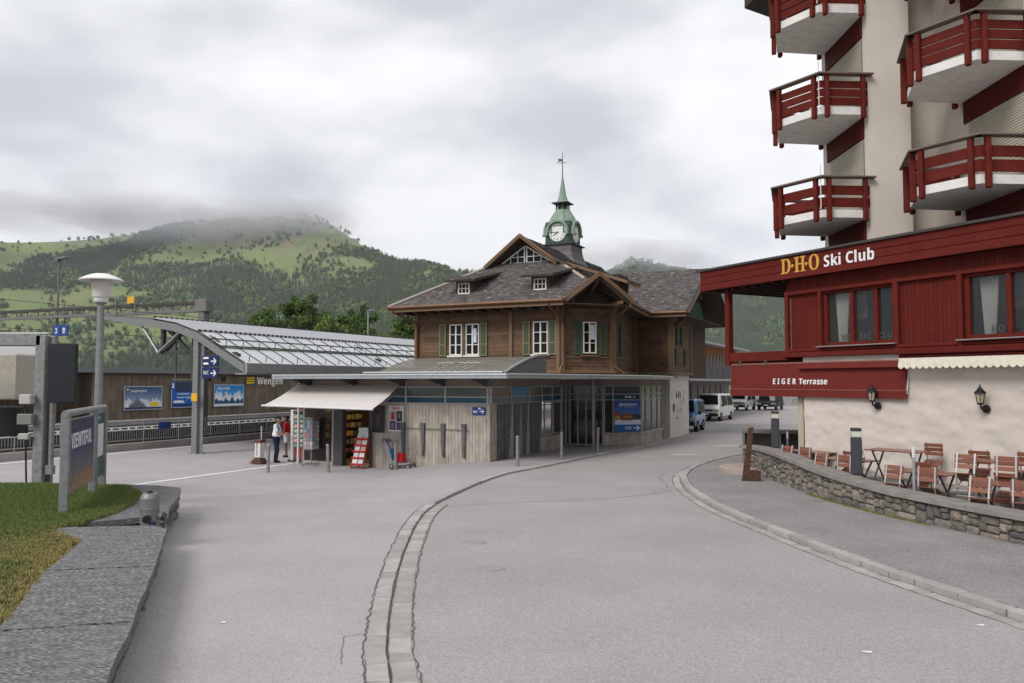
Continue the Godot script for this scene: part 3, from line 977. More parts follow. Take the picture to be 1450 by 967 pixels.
func terrace_wall() -> void:
	var t := base("terrace_wall")
	tag(t, "curved rubble stone wall with flat grey coping in front of the hotel terrace", "stone wall")
	var tones := []
	for k in 6:
		var c: Color = [Color(0.25, 0.215, 0.175), Color(0.2, 0.175, 0.145), Color(0.155, 0.14, 0.125), Color(0.29, 0.25, 0.205), Color(0.125, 0.118, 0.112), Color(0.225, 0.2, 0.18)][k]
		tones.append(mat("wall stone %d" % k, c, 0.92, {"tex": ["grain", 0.5, 1.0], "scale": Vector3(0.9, 0.9, 0.9), "spot": ["blotch", 0.55, 1.0], "sscale": Vector3(0.9, 0.9, 0.9), "bump": ["grain", 1.0, 1]}))
	var c := curve(TW, 0.04)
	var step := 0.04
	var seg := c.size()
	# mortar core
	var core := MB.new()
	var a := offset(c, 0.05)
	var d := offset(c, 0.38)
	for i in range(0, seg - 8, 8):
		var j := i + 8
		var y0 := wall_top(a[i].y) - 0.09
		var y1 := wall_top(a[j].y) - 0.09
		core.quado(Vector3(a[i].x, 0, a[i].y), Vector3(a[j].x, 0, a[j].y), Vector3(a[j].x, y1, a[j].y), Vector3(a[i].x, y0, a[i].y), Vector3(-1, 0, 0))
		core.quado(Vector3(d[i].x, 0, d[i].y), Vector3(d[j].x, 0, d[j].y), Vector3(d[j].x, y1, d[j].y), Vector3(d[i].x, y0, d[i].y), Vector3(1, 0, 0))
		core.quado(Vector3(a[i].x, y0, a[i].y), Vector3(a[j].x, y1, a[j].y), Vector3(d[j].x, y1, d[j].y), Vector3(d[i].x, y0, d[i].y), Vector3.UP)
	core.quado(Vector3(a[-1].x, 0, a[-1].y), Vector3(d[-1].x, 0, d[-1].y), Vector3(d[-1].x, 0.77, d[-1].y), Vector3(a[-1].x, 0.77, a[-1].y), Vector3(0, 0, -1))
	obj("mortar_core", core, mat("mortar", Color(0.19, 0.17, 0.15), 1.0, {"tex": ["grain", 0.6, 1.0], "scale": Vector3(2, 2, 2)}), t)
	# stones, laid in uneven courses with some tall ones
	var spans := []
	var made := 0
	for i0 in range(0, seg - 6, 1):
		spans.append(0.05)
	var guard := 0
	while made < 420 and guard < 6000:
		guard += 1
		# lowest free place
		var bi := -1
		var by := 9.0
		for i in spans.size():
			var room: float = wall_top(c[i].y) - 0.1 - spans[i]
			if room > 0.05 and spans[i] < by - 0.012:
				by = spans[i]; bi = i
		if bi < 0:
			break
		var far := ss(-13.0, -21.0, c[bi].y)
		var want := int(rng.randf_range(0.15, 0.38) * lerpf(1.15, 0.8, far) / step)
		if rng.randf() < 0.12: want = int(want * 1.3)
		var e := bi
		while e < spans.size() and e - bi < want and absf(spans[e] - by) < 0.03:
			e += 1
		var n := e - bi
		var room2: float = wall_top(c[bi].y) - 0.1 - by
		var h := rng.randf_range(0.11, 0.2)
		if rng.randf() < 0.12: h *= 1.5
		if n < 3: h = minf(h, 0.1)
		if h > room2 - 0.05: h = room2
		for i in range(bi, e): spans[i] = by + h
		if n < 2:
			continue
		var p0: Vector2 = c[bi]
		var p1: Vector2 = c[mini(e, seg - 1)]
		var dir := (p1 - p0).normalized()
		var outw := -Vector2(-dir.y, dir.x)
		var b := MB.new()
		rock(b, Vector3.ZERO, Vector3(p0.distance_to(p1) * 0.985, h * 0.95, 0.14), Basis.IDENTITY, 0.14)
		var bs := Basis(Vector3(-dir.x, 0, -dir.y), Vector3.UP, Vector3(outw.x, 0, outw.y))
		var o := obj("stone", b, tones[rng.randi() % 6], t)
		var mid := (p0 + p1) * 0.5
		o.transform = Transform3D(bs, Vector3(mid.x, by + h * 0.5, mid.y) - Vector3(outw.x, 0, outw.y) * rng.randf_range(0.03, 0.05))
		made += 1
	print("wall stones ", made)
	# coping slabs
	var cap := mat("coping stone", Color(0.245, 0.225, 0.21), 0.85, {"tex": ["grain", 0.7, 1.0], "scale": Vector3(0.8, 0.8, 0.8), "spot": ["blotch", 0.7, 1.0], "sscale": Vector3(0.35, 0.35, 0.35), "bump": ["grain", 0.5, 1]})
	var cc := curve(TW, 0.16)
	var l := offset(cc, -0.08)
	var r := offset(cc, 0.44)
	var i := 0
	while i < cc.size() - 2:
		var j := mini(i + rng.randi_range(7, 12), cc.size() - 1)
		var b := MB.new()
		var lift := rng.randf_range(-0.006, 0.006)
		for k in range(i, j):
			var f0 := 0.012 if k == i else 0.0
			var p := [l[k].lerp(l[k + 1], f0 * 6), l[k + 1], r[k + 1], r[k].lerp(r[k + 1], f0 * 6)]
			var lo := []
			var up := []
			for q in p:
				var y := wall_top(q.y) + lift
				lo.append(Vector3(q.x, y - 0.085, q.y)); up.append(Vector3(q.x, y, q.y))
			b.quado(up[0], up[1], up[2], up[3], Vector3.UP)
			b.quado(lo[0], lo[1], lo[2], lo[3], Vector3.DOWN)
			b.quado(lo[0], lo[1], up[1], up[0], Vector3(-1, 0, 0))
			b.quado(lo[2], lo[3], up[3], up[2], Vector3(1, 0, 0))
			if k == i: b.quado(lo[0], lo[3], up[3], up[0], Vector3(0, 0, 1))
			if k == j - 1: b.quado(lo[1], lo[2], up[2], up[1], Vector3(0, 0, -1))
		obj("coping_slab", b, cap, t)
		i = j
	# moss at the foot
	var ms := MB.new()
	for q in 260:
		var k := rng.randi_range(int(seg * 0.40), int(seg * 0.68))
		var p: Vector2 = offset([c[k], c[k + 1]], -rng.randf_range(0.02, 0.1))[0]
		ball(ms, Vector3(p.x, 0.085, p.y), Vector3(0.03, 0.022, 0.03) * rng.randf_range(0.5, 1.4), rng, 5, 4)
	obj("moss", ms, mat("moss", Color(0.10, 0.12, 0.03), 1.0), t)
	# terrace floor
	var fl := MB.new()
	var pp := []
	for k in range(0, cc.size(), 4): pp.append(r[k] + Vector2(-0.1, 0))
	pp.append(Vector2(8.2, -23.6)); pp.append(Vector2(12.0, -15.0)); pp.append(Vector2(14, -9.2))
	fl.prism(pp, 0.0, 0.13)
	structure(obj("terrace_floor", fl, mat("terrace paving", Color(0.22, 0.2, 0.185), 0.9, {"tex": ["grain", 0.7, 1.0], "spot": ["blotch", 0.7, 1.0]})))

# ---------------------------------------------------------------- station chalet
func along(p: Vector3, q: Vector3) -> Transform3D:
	# frame of a wall from p to q: x along it, y up, z outwards
	var x := (q - p).normalized()
	return Transform3D(Basis(x, Vector3.UP, x.cross(Vector3.UP)), p)

func put(o: Node3D, t: Transform3D) -> Node3D:
	o.transform = t
	return o

func planks(l: float, y0: float, y1: float, h: float, deep := 0.014, gap := 0.0) -> MB:
	# horizontal boards lapping down the wall, each with its own lower edge
	var b := MB.new()
	var y := y0
	while y < y1 - 0.01:
		var t := minf(y + h, y1)
		var dd := deep * rng.randf_range(0.7, 1.2)
		b.col = Color.WHITE * rng.randf_range(0.78, 1.0)
		b.quado(Vector3(0, y, dd), Vector3(l, y, dd), Vector3(l, t, 0.002), Vector3(0, t, 0.002), Vector3.BACK)
		b.quado(Vector3(0, y, dd), Vector3(l, y, dd), Vector3(l, y, -0.02), Vector3(0, y, -0.02), Vector3.DOWN)
		y = t
	return b

func uprights(l: float, y0: float, y1: float, w: float, deep := 0.012, tone := 0.2) -> MB:
	# upright boards with a groove between them
	var b := MB.new()
	var x := 0.0
	while x < l - 0.005:
		var e := minf(x + w * rng.randf_range(0.9, 1.1), l)
		var dd := rng.randf_range(0.0, 0.003)
		b.col = Color.WHITE * rng.randf_range(1.0 - tone, 1.0)
		b.quado(Vector3(x + 0.006, y0, dd), Vector3(e - 0.006, y0, dd), Vector3(e - 0.006, y1, dd), Vector3(x + 0.006, y1, dd), Vector3.BACK)
		b.quado(Vector3(x + 0.006, y0, dd), Vector3(x + 0.006, y1, dd), Vector3(x, y1, -deep), Vector3(x, y0, -deep), Vector3.LEFT)
		b.quado(Vector3(e - 0.006, y0, dd), Vector3(e - 0.006, y1, dd), Vector3(e, y1, -deep), Vector3(e, y0, -deep), Vector3.RIGHT)
		x = e
	return b

func casement(parent: Node, t: Transform3D, x0: float, x1: float, y0: float, y1: float, rows: int, cols: int, fm: Material, gm: Material, fr := 0.05, bar := 0.03, called := "window") -> Node3D:
	# window: frame and glazing bars; each pane is a sub-part
	var b := MB.new()
	var w := x1 - x0
	var h := y1 - y0
	b.cbox(Vector3(x0 + fr / 2, (y0 + y1) / 2, 0.04), Vector3(fr, h, 0.07), 0.008)
	b.cbox(Vector3(x1 - fr / 2, (y0 + y1) / 2, 0.04), Vector3(fr, h, 0.07), 0.008)
	b.cbox(Vector3((x0 + x1) / 2, y0 + fr / 2, 0.041), Vector3(w - 2 * fr, fr, 0.066), 0.008)
	b.cbox(Vector3((x0 + x1) / 2, y1 - fr / 2, 0.041), Vector3(w - 2 * fr, fr, 0.066), 0.008)
	for i in range(1, cols):
		var k := bar * (2.2 if cols == 2 else 1.0)
		b.cbox(Vector3(x0 + w * i / cols, (y0 + y1) / 2, 0.04), Vector3(k, h - 2 * fr, 0.06), 0.006)
	for i in range(1, rows):
		b.box(Vector3((x0 + x1) / 2, y0 + h * i / rows, 0.036), Vector3(w - 2 * fr, bar, 0.045))
	var o := obj(called, b, fm, parent)
	o.transform = t
	for i in cols:
		for j in rows:
			var g := MB.new()
			var a := Vector3(x0 + w * i / cols + 0.012, y0 + h * j / rows + 0.012, 0.02)
			var tilt := rng.randf_range(-0.006, 0.006)
			g.quado(a, a + Vector3(w / cols - 0.024, 0, tilt), a + Vector3(w / cols - 0.024, h / rows - 0.024, 0), a + Vector3(0, h / rows - 0.024, -tilt), Vector3.BACK)
			obj("pane", g, gm, o)
	return o

func shutter(parent: Node, t: Transform3D, x0: float, x1: float, y0: float, y1: float, m: Material, edge: Material) -> void:
	var b := MB.new()
	b.cbox(Vector3((x0 + x1) / 2, (y0 + y1) / 2, 0.05), Vector3(x1 - x0, y1 - y0, 0.035), 0.006)
	var o := obj("shutter", b, m, parent)
	o.transform = t
	var e := MB.new()
	for x in [x0 + 0.03, x1 - 0.03]:
		e.cbox(Vector3(x, (y0 + y1) / 2, 0.072), Vector3(0.055, y1 - y0, 0.018), 0.005)
	for y in [y0 + 0.03, y0 + (y1 - y0) * 0.36, y1 - 0.03]:
		e.cbox(Vector3((x0 + x1) / 2, y, 0.0725), Vector3(x1 - x0 - 0.115, 0.05, 0.017), 0.005)
	obj("batten", e, edge, o)

func roof_face(b: MB, pts: Array, out: Vector3, thick := 0.1) -> void:
	# a roof plane as a slab
	var n: Vector3 = (pts[1] - pts[0]).cross(pts[2] - pts[0]).normalized()
	if n.dot(out) < 0: n = -n
	b.extrude(pts, -n * thick)

func shingles(pts: Array, out: Vector3, row: float) -> MB:
	# courses of shingles: rows of single slates, each lying on the one below
	var b := MB.new()
	var n: Vector3 = (pts[1] - pts[0]).cross(pts[2] - pts[0]).normalized()
	if n.dot(out) < 0: n = -n
	var x := Vector3.UP.cross(n).normalized()
	var y := n.cross(x).normalized()
	var f := PackedVector2Array()
	var lo := Vector2(1e9, 1e9)
	var hi := -lo
	for p in pts:
		var q := Vector2((p - pts[0]).dot(x), (p - pts[0]).dot(y))
		f.append(q); lo = lo.min(q); hi = hi.max(q)
	var v := lo.y
	while v < hi.y - 0.01:
		var t := minf(v + row, hi.y)
		# span of the polygon along this course
		var ln := PackedVector2Array([Vector2(lo.x - 1, (v + t) * 0.5), Vector2(hi.x + 1, (v + t) * 0.5)])
		var cut := Geometry2D.intersect_polyline_with_polygon(ln, f)
		for c in cut:
			var x0: float = minf(c[0].x, c[-1].x)
			var x1: float = maxf(c[0].x, c[-1].x)
			var u := x0 - rng.randf() * 0.2
			while u < x1:
				var w := rng.randf_range(0.1, 0.22)
				var a := maxf(u, x0)
				var e := minf(u + w, x1)
				if e - a > 0.02:
					var l0 := 0.018 + rng.randf_range(0.0, 0.03)
					var dv := rng.randf_range(-0.03, 0.012)
					var g := rng.randf_range(0.4, 0.6)
					b.col = Color(g, g * rng.randf_range(0.96, 1.0), g * rng.randf_range(0.93, 1.02))
					if rng.randf() < 0.05: b.col = Color(0.95, 0.93, 0.9)
					var P := func(xx: float, yy: float, h: float) -> Vector3: return pts[0] + x * xx + y * yy + n * h
					b.quado(P.call(a, v + dv, l0), P.call(e - 0.008, v + dv, l0 + rng.randf_range(-0.006, 0.006)), P.call(e - 0.008, t, 0.004), P.call(a, t, 0.004), n)
					b.quado(P.call(a, v + dv, l0), P.call(e - 0.008, v + dv, l0), P.call(e - 0.008, v + dv, 0.0), P.call(a, v + dv, 0.0), -y)
				u += w
		v = t
	return b

func station() -> void:
	var wood := mat("brown timber", Color(0.15, 0.09, 0.054), 0.82, {"vc": true, "tex": ["grain", 0.5, 1.0], "scale": Vector3(0.25, 2.2, 0.25), "spot": ["blotch", 0.5, 1.0], "sscale": Vector3(0.28, 0.35, 0.28)})
	var dark := mat("dark timber", Color(0.062, 0.042, 0.03), 0.85, {"tex": ["grain", 0.6, 1.0], "scale": Vector3(0.4, 1.6, 0.4)})
	var trim := mat("painted trim", Color(0.185, 0.115, 0.07), 0.7, {"tex": ["grain", 0.75, 1.0], "scale": Vector3(0.4, 1.4, 0.4)})
	var copper := mat("brown gutter", Color(0.17, 0.092, 0.055), 0.45, {"metal": 0.5, "tex": ["blotch", 0.7, 1.0]})
	var slate := mat("shingles", Color(0.29, 0.265, 0.265), 0.9, {"vc": true, "tex": ["grain", 0.75, 1.0], "scale": Vector3(0.9, 0.9, 0.9), "spot": ["blotch", 0.8, 1.0], "sscale": Vector3(0.14, 0.14, 0.14)})
	var under := mat("roof boards", Color(0.07, 0.05, 0.038), 0.9)
	var white := mat("window white", Color(0.74, 0.73, 0.70), 0.5)
	var glass := mat("dark pane", Color(0.012, 0.013, 0.014), 0.04, {"spec": 0.24})
	var green := mat("shutter green", Color(0.065, 0.078, 0.05), 0.65, {"tex": ["grain", 0.75, 1.0], "scale": Vector3(0.6, 0.2, 0.6)})
	var green2 := mat("shutter deep green", Color(0.038, 0.06, 0.04), 0.65)
	var edge := mat("shutter edge", Color(0.21, 0.185, 0.095), 0.65)
	var edge2 := mat("shutter edge dark", Color(0.07, 0.095, 0.055), 0.65)
	var plaster := mat("white plaster", Color(0.62, 0.59, 0.555), 0.95, {"tex": ["grain", 0.85, 1.0], "spot": ["blotch", 0.78, 1.0], "sscale": Vector3(0.5, 0.5, 0.5), "bump": ["grain", 0.6, 1]})
	var s := base("station_building", SO, TH)
	tag(s, "brown timber chalet station house with shingled hip roof and green clock turret", "station")
	var C1 := Vector3(-0.2, 0, -6.7)
	var C2 := Vector3(1.54, 0, -8.44)
	var C3 := Vector3(0.62, 0, -14.37)
	var W1 := Vector3(2.5, 0, -14.37)
	var W2 := Vector3(2.5, 0, -18.2)
	var L1 := Vector3(-7.3, 0, -6.7)
	var B := 3.18
	# core of the house
	var core := MB.new()
	core.prism([Vector2(-7.25, -6.75), Vector2(-0.22, -6.75), Vector2(1.5, -8.46), Vector2(0.6, -14.42), Vector2(2.45, -14.42), Vector2(2.45, -22), Vector2(-7.25, -22)], 2.92, 5.95)
	obj("core_wall", core, dark, s)
	# timber walls
	for w in [[L1, C1, 5.95, 0.17], [C1, C2, 7.1, 0.17], [C2, C3, 5.95, 0.17], [C3, W1, 5.95, 0.17], [W1, W2, 5.95, 0.17], [Vector3(-7.3, 0, -20), L1, 5.95, 0.17]]:
		var t := along(w[0], w[1])
		var l: float = w[0].distance_to(w[1])
		if w[2] > 7.0:
			var gb := planks(l, B, 5.95, w[3])
			put(obj("timber_wall", gb, wood, s), t)
			var tri := MB.new()
			tri.extrude([Vector3(-0.1, 5.95, -0.05), Vector3(l + 0.1, 5.95, -0.05), Vector3(l * 0.5 + 0.07, 6.95, -0.05)], Vector3(0, 0, 0.04))
			put(obj("gable_boarding", tri, dark, s), t)
		else:
			put(obj("timber_wall", planks(l, B, w[2], w[3]), wood, s), t)
		# corner posts and sill beam
		for x in [0.09, l - 0.09]:
			var pb := MB.new()
			pb.cbox(Vector3(x, (B + 5.9) / 2, 0.03), Vector3(0.17, 5.9 - B, 0.09), 0.012)
			put(obj("corner_post", pb, trim, s), t)
		var sb := MB.new()
		sb.cbox(Vector3(l / 2, B - 0.06, 0.05), Vector3(l + 0.1, 0.13, 0.17), 0.015)
		sb.cbox(Vector3(l / 2, 3.73, 0.028), Vector3(l - 0.36, 0.05, 0.035), 0.01)
		put(obj("sill_beam", sb, trim, s), t)
	# front windows
	var ta := along(L1, C1)
	var fx := func(x: float) -> float: return x + 7.3
	for w in [[-5.48, -4.85], [-4.66, -4.0], [-1.42, -0.74]]:
		casement(s, ta, fx.call(w[0]), fx.call(w[1]), 3.88, 5.25, 3, 2, white, glass)
		var sl := MB.new()
		sl.cbox(Vector3(fx.call((w[0] + w[1]) / 2), 3.83, 0.09), Vector3(w[1] - w[0] + 0.16, 0.07, 0.18), 0.01)
		put(obj("window_sill", sl, white, s), ta)
	for w in [[-6.01, -5.66], [-3.96, -3.6], [-1.9, -1.56], [-0.71, -0.36]]:
		shutter(s, ta, fx.call(w[0]), fx.call(w[1]), 3.83, 5.27, green, edge)
	var pm := MB.new()
	pm.cbox(Vector3(fx.call(-4.755), 4.55, 0.05), Vector3(0.16, 1.4, 0.1), 0.01)
	put(obj("window_post", pm, wood, s), ta)
	var pm2 := MB.new()
	pm2.cbox(Vector3(fx.call(-2.46), 4.55, 0.05), Vector3(0.17, 2.8, 0.1), 0.015)
	put(obj("wall_post", pm2, trim, s), ta)
	# chamfer window and side window
	var tc := along(C1, C2)
	casement(s, tc, 1.01, 1.62, 3.9, 5.23, 3, 2, white, glass)
	shutter(s, tc, 0.62, 0.97, 3.83, 5.28, green2, edge2)
	shutter(s, tc, 1.78, 2.1, 3.83, 5.28, green2, edge2)
	var sl2 := MB.new()
	sl2.cbox(Vector3(1.32, 3.8, 0.07), Vector3(0.85, 0.06, 0.16), 0.01)
	put(obj("window_sill", sl2, trim, s), tc)
	# papers behind two panes
	for q in [[ta, fx.call(-4.25), 4.62], [tc, 1.45, 4.68]]:
		var pp := MB.new()
		pp.box(Vector3(q[1], q[2] + 0.12, 0.0245), Vector3(0.2, 0.62, 0.004))
		put(obj("notice", pp, mat("paper", Color(0.62, 0.68, 0.8), 0.6), s), q[0])
	var td := along(C2, C3)
	casement(s, td, 0.75, 1.4, 3.95, 5.2, 3, 2, dark, glass)
	shutter(s, td, 0.3, 0.7, 3.83, 5.25, green2, edge2)
	shutter(s, td, 1.45, 1.85, 3.83, 5.25, green2, edge2)
	# wing end wall
	var te := along(W1, W2)
	for q in [[0.75, 4.55, 5.5], [1.7, 4.55, 5.5], [0.45, 3.5, 4.35], [2.3, 3.5, 4.35]]:
		shutter(s, te, q[0], q[0] + 0.45, q[1], q[2], green2, edge2)
	casement(s, te, 1.22, 1.68, 4.6, 5.45, 2, 2, dark, glass)
	# plastered stair tower below the wing, scalloped top edge, lancet windows
	var tw := MB.new()
	tw.prism([Vector2(1.9, -14.2), Vector2(2.42, -14.2), Vector2(2.42, -18.0), Vector2(0.2, -18.0), Vector2(0.2, -14.2)], -0.1, 3.0)
	obj("plaster_wall", tw, plaster, s)
	var sc := MB.new()
	for i in 11:
		var z := -14.62 - i * 0.32
		sc.extrude([Vector3(2.415, 3.04, z + 0.11), Vector3(2.415, 2.8, z + 0.05), Vector3(2.415, 2.76, z), Vector3(2.415, 2.8, z - 0.05), Vector3(2.415, 3.04, z - 0.11)], Vector3(0.05, 0, 0))
	obj("scalloped_frieze", sc, white, s)
	for i in 3:
		var lb := MB.new()
		var z := -15.45 - i * 0.36
		lb.extrude([Vector3(2.40, 1.9, z + 0.1), Vector3(2.40, 2.1, z + 0.1), Vector3(2.40, 2.28, z), Vector3(2.40, 2.1, z - 0.1), Vector3(2.40, 1.9, z - 0.1)], Vector3(0.03, 0, 0))
		obj("lancet_window", lb, glass, s)
	for q in [[-15.6, 0.95], [-16.3, 1.35], [-16.9, 1.8]]:
		var lb := MB.new()
		lb.cbox(Vector3(2.46, q[1], q[0]), Vector3(0.14, 0.07, 0.5), 0.015)
		obj("window_ledge", lb, plaster, s)
		var lw := MB.new()
		lw.box(Vector3(2.424, q[1] + 0.3, q[0]), Vector3(0.02, 0.5, 0.3))
		obj("blind_window", lw, mat("white plaster inset", Color(0.5, 0.47, 0.44), 0.95), s)
	var pl := MB.new()
	pl.cbox(Vector3(2.46, 1.45, -14.85), Vector3(0.04, 0.38, 0.2), 0.01)
	obj("brass_plate", pl, mat("brass", Color(0.25, 0.16, 0.05), 0.4, {"metal": 0.6}), s)
	# roofs
	var R := 9.53
	var faces := [
		[[Vector3(-8.1, 6, -5.7), Vector3(0.4, 6, -5.7), Vector3(0.5, 7.02, -7.7), Vector3(-1.95, 8.39, -10.3), Vector3(-4.95, 8.39, -10.3)], Vector3(0, 1, 1)],
		[[Vector3(-8.1, 6, -5.7), Vector3(-4.95, 8.39, -10.3), Vector3(-3.45, R, -10.3), Vector3(-3.45, R, -21), Vector3(-8.1, 6, -21)], Vector3(-1, 1, 0)],
		[[Vector3(0.5, 7.02, -7.7), Vector3(2.43, 6, -7.9), Vector3(1.66, 6.0, -13.4), Vector3(-3.45, R, -21), Vector3(-3.45, R, -10.3), Vector3(-1.95, 8.39, -10.3)], Vector3(1, 1, 0)],
		[[Vector3(1.2, 6.02, -13.37), Vector3(3.45, 6.02, -13.37), Vector3(3.45, 8.73, -18.6), Vector3(-3.0, 8.73, -18.6)], Vector3(0, 1, 1)],
		[[Vector3(3.45, 8.73, -18.6), Vector3(-3.0, 8.73, -18.6), Vector3(-3.0, 6.0, -23.8), Vector3(3.45, 6.0, -23.8)], Vector3(0, 1, -1)],
	]
	for f in faces:
		var rb := MB.new()
		var flat: Array = f[0]
		if flat.size() == 6:
			# the right slope is split so that each piece is flat
			for tr in [[0, 1, 5], [1, 2, 4], [2, 3, 4], [1, 4, 5]]:
				var q := [flat[tr[0]], flat[tr[1]], flat[tr[2]]]
				roof_face(rb, q, f[1])
				put(obj("roof_shingles", shingles(q, f[1], 0.15), slate, s), Transform3D())
			obj("roof", rb, under, s)
			continue
		if flat.size() == 5 and f[1].z > 0.5:
			var q2 := [flat[0], flat[1], flat[3], flat[4]]
			roof_face(rb, q2, f[1]); roof_face(rb, [flat[1], flat[2], flat[3]], f[1])
			obj("roof_shingles", shingles(q2, f[1], 0.15), slate, s)
			obj("roof_shingles", shingles([flat[1], flat[2], flat[3]], f[1], 0.15), slate, s)
		else:
			roof_face(rb, flat, f[1])
			obj("roof_shingles", shingles(flat, f[1], 0.15), slate, s)
		obj("roof", rb, under, s)
	# chamfer gable roof
	var T := tc
	var gp := func(x: float, y: float, z: float) -> Vector3: return T * Vector3(x, y, z)
	for sd in [[-0.1, 1.3], [2.72, 1.3]]:
		var q := [gp.call(sd[0], 6.02, 1.0), gp.call(sd[1], 7.1, 1.0), gp.call(sd[1], 7.1, -3.2), gp.call(sd[0], 6.02, -1.6 if sd[0] < 0 else -0.6)]
		var gr := MB.new()
		roof_face(gr, q, Vector3.UP, 0.12)
		obj("gable_roof", gr, under, s)
		obj("roof_shingles", shingles(q, Vector3.UP, 0.19), slate, s)
		var brd := MB.new()
		brd.bar(gp.call(sd[0] + signf(sd[0] - 1.3) * 0.12, 5.95, 1.03), gp.call(sd[1], 7.08, 1.03), 0.05, 0.24, gp.call(0, 0, 1) - gp.call(0, 0, 0))
		brd.bar(gp.call(sd[0] + signf(sd[0] - 1.3) * 0.16, 6.06, 1.06), gp.call(sd[1], 7.2, 1.06), 0.07, 0.08)
		obj("barge_board", brd, trim, s)
		# curved bracket
		var br := MB.new()
		var bx: float = 0.15 if sd[0] < 0 else 2.35
		var pts := []
		for i in 9:
			var u := i / 8.0
			pts.append(gp.call(bx, 5.0 + 1.0 * sin(u * PI / 2), 0.06 + 0.95 * (1 - cos(u * PI / 2))))
		br.tube(pts, 0.06, 6)
		br.bar(gp.call(bx, 6.0, 0.0), gp.call(bx, 6.0, 1.0), 0.12, 0.14)
		obj("roof_bracket", br, trim if sd[0] > 1.0 else dark, s)
	var kb := MB.new()
	kb.bar(gp.call(1.3, 6.35, 0.0), gp.call(1.3, 6.98, 0.98), 0.1, 0.1)
	kb.bar(gp.call(0.1, 5.72, 0.05), gp.call(2.4, 5.72, 0.05), 0.06, 0.12)
	obj("gable_strut", kb, trim, s)
	# eaves board, soffit, rafters, gutter
	for e in [[Vector3(-8.1, 6, -5.7), Vector3(0.35, 6, -5.7), Vector3(0, 0, 1)], [Vector3(-8.1, 6, -21), Vector3(-8.1, 6, -5.7), Vector3(-1, 0, 0)], [Vector3(2.43, 6, -7.9), Vector3(1.66, 6, -13.4), Vector3(1, 0, -0.14)], [Vector3(1.4, 6, -13.37), Vector3(3.45, 6, -13.37), Vector3(0, 0, 1)]]:
		var eb := MB.new()
		eb.bar(e[0] + Vector3(0, -0.12, 0), e[1] + Vector3(0, -0.12, 0), 0.04, 0.16)
		obj("eaves_board", eb, trim, s)
		var gu := MB.new()
		var o: Vector3 = e[2].normalized() * 0.07
		gu.tube([e[0] + o, e[1] + o], 0.075, 10)
		obj("gutter", gu, copper, s)
	var sf := MB.new()
	sf.prism([Vector2(-8.05, -5.75), Vector2(0.4, -5.75), Vector2(2.35, -7.9), Vector2(1.6, -13.42), Vector2(3.4, -13.42), Vector2(3.4, -22), Vector2(-8.05, -22)], 5.86, 5.9)
	obj("soffit", sf, under, s)
	for i in 12:
		var x := -7.4 + i * 0.62
		var rf := MB.new()
		rf.cbox(Vector3(x, 5.79, -6.22), Vector3(0.1, 0.13, 0.95), 0.01)
		obj("rafter_tail", rf, dark, s)
	# white flashing along the hips
	for h in [[Vector3(-8.1, 6.06, -5.7), Vector3(-4.95, 8.45, -10.3)], [Vector3(0.5, 7.08, -7.7), Vector3(-1.95, 8.46, -10.3)]]:
		var hb := MB.new()
		hb.tube([h[0], h[1]], 0.075, 7)
		obj("hip_ridge", hb, mat("hip tiles", Color(0.36, 0.32, 0.29), 0.9, {"tex": ["grain", 0.5, 1.0]}), s)
	# front gablet with its fan window
	var gx := -3.45
	for sd in [-1.0, 1.0]:
		var q := [Vector3(gx, R + 0.05, -9.7), Vector3(gx + sd * 1.78, 8.22, -9.7), Vector3(gx + sd * 1.78, 8.22, -10.9), Vector3(gx, R + 0.05, -12.0)]
		var gr := MB.new()
		roof_face(gr, q, Vector3(sd, 2, 0), 0.09)
		obj("gablet_roof", gr, under, s)
		obj("roof_shingles", shingles(q, Vector3(sd, 2, 0), 0.19), slate, s)
		var bb := MB.new()
		bb.bar(Vector3(gx + sd * 1.85, 8.1, -9.67), Vector3(gx, R - 0.02, -9.67), 0.05, 0.2, Vector3.BACK)
		bb.bar(Vector3(gx + sd * 1.9, 8.2, -9.63), Vector3(gx, R + 0.1, -9.63), 0.08, 0.07, Vector3.BACK)
		obj("barge_board", bb, trim, s)
	var gw := MB.new()
	gw.extrude([Vector3(gx - 1.6, 8.2, -10.45), Vector3(gx + 1.6, 8.2, -10.45), Vector3(gx, R - 0.12, -10.45)], Vector3(0, 0, 0.1))
	obj("gable_boarding", gw, dark, s)
	var fw := MB.new()
	fw.bar(Vector3(gx - 1.3, 8.36, -10.3), Vector3(gx + 1.3, 8.36, -10.3), 0.06, 0.08)
	for sd in [-1.0, 1.0]:
		fw.bar(Vector3(gx + sd * 1.32, 8.34, -10.3), Vector3(gx + sd * 0.03, 9.16, -10.3), 0.06, 0.09, Vector3.BACK)
		fw.bar(Vector3(gx + sd * 0.06, 8.4, -10.3), Vector3(gx + sd * 0.06, 9.12, -10.3), 0.06, 0.05)
		fw.bar(Vector3(gx + sd * 0.42, 8.4, -10.3), Vector3(gx + sd * 0.42, 8.88, -10.3), 0.05, 0.035)
		fw.bar(Vector3(gx + sd * 0.8, 8.4, -10.3), Vector3(gx + sd * 0.8, 8.64, -10.3), 0.05, 0.035)
		fw.bar(Vector3(gx + sd * 0.05, 8.66, -10.3), Vector3(gx + sd * 0.8, 8.66, -10.3), 0.05, 0.035)
	var fo := obj("fan_window", fw, white, s)
	for sd in [-1.0, 1.0]:
		var gl := MB.new()
		gl.poly([Vector3(gx + sd * 1.25, 8.4, -10.325), Vector3(gx + sd * 0.05, 8.4, -10.325), Vector3(gx + sd * 0.05, 9.14, -10.325)], Vector3.BACK)
		obj("pane", gl, glass, fo)
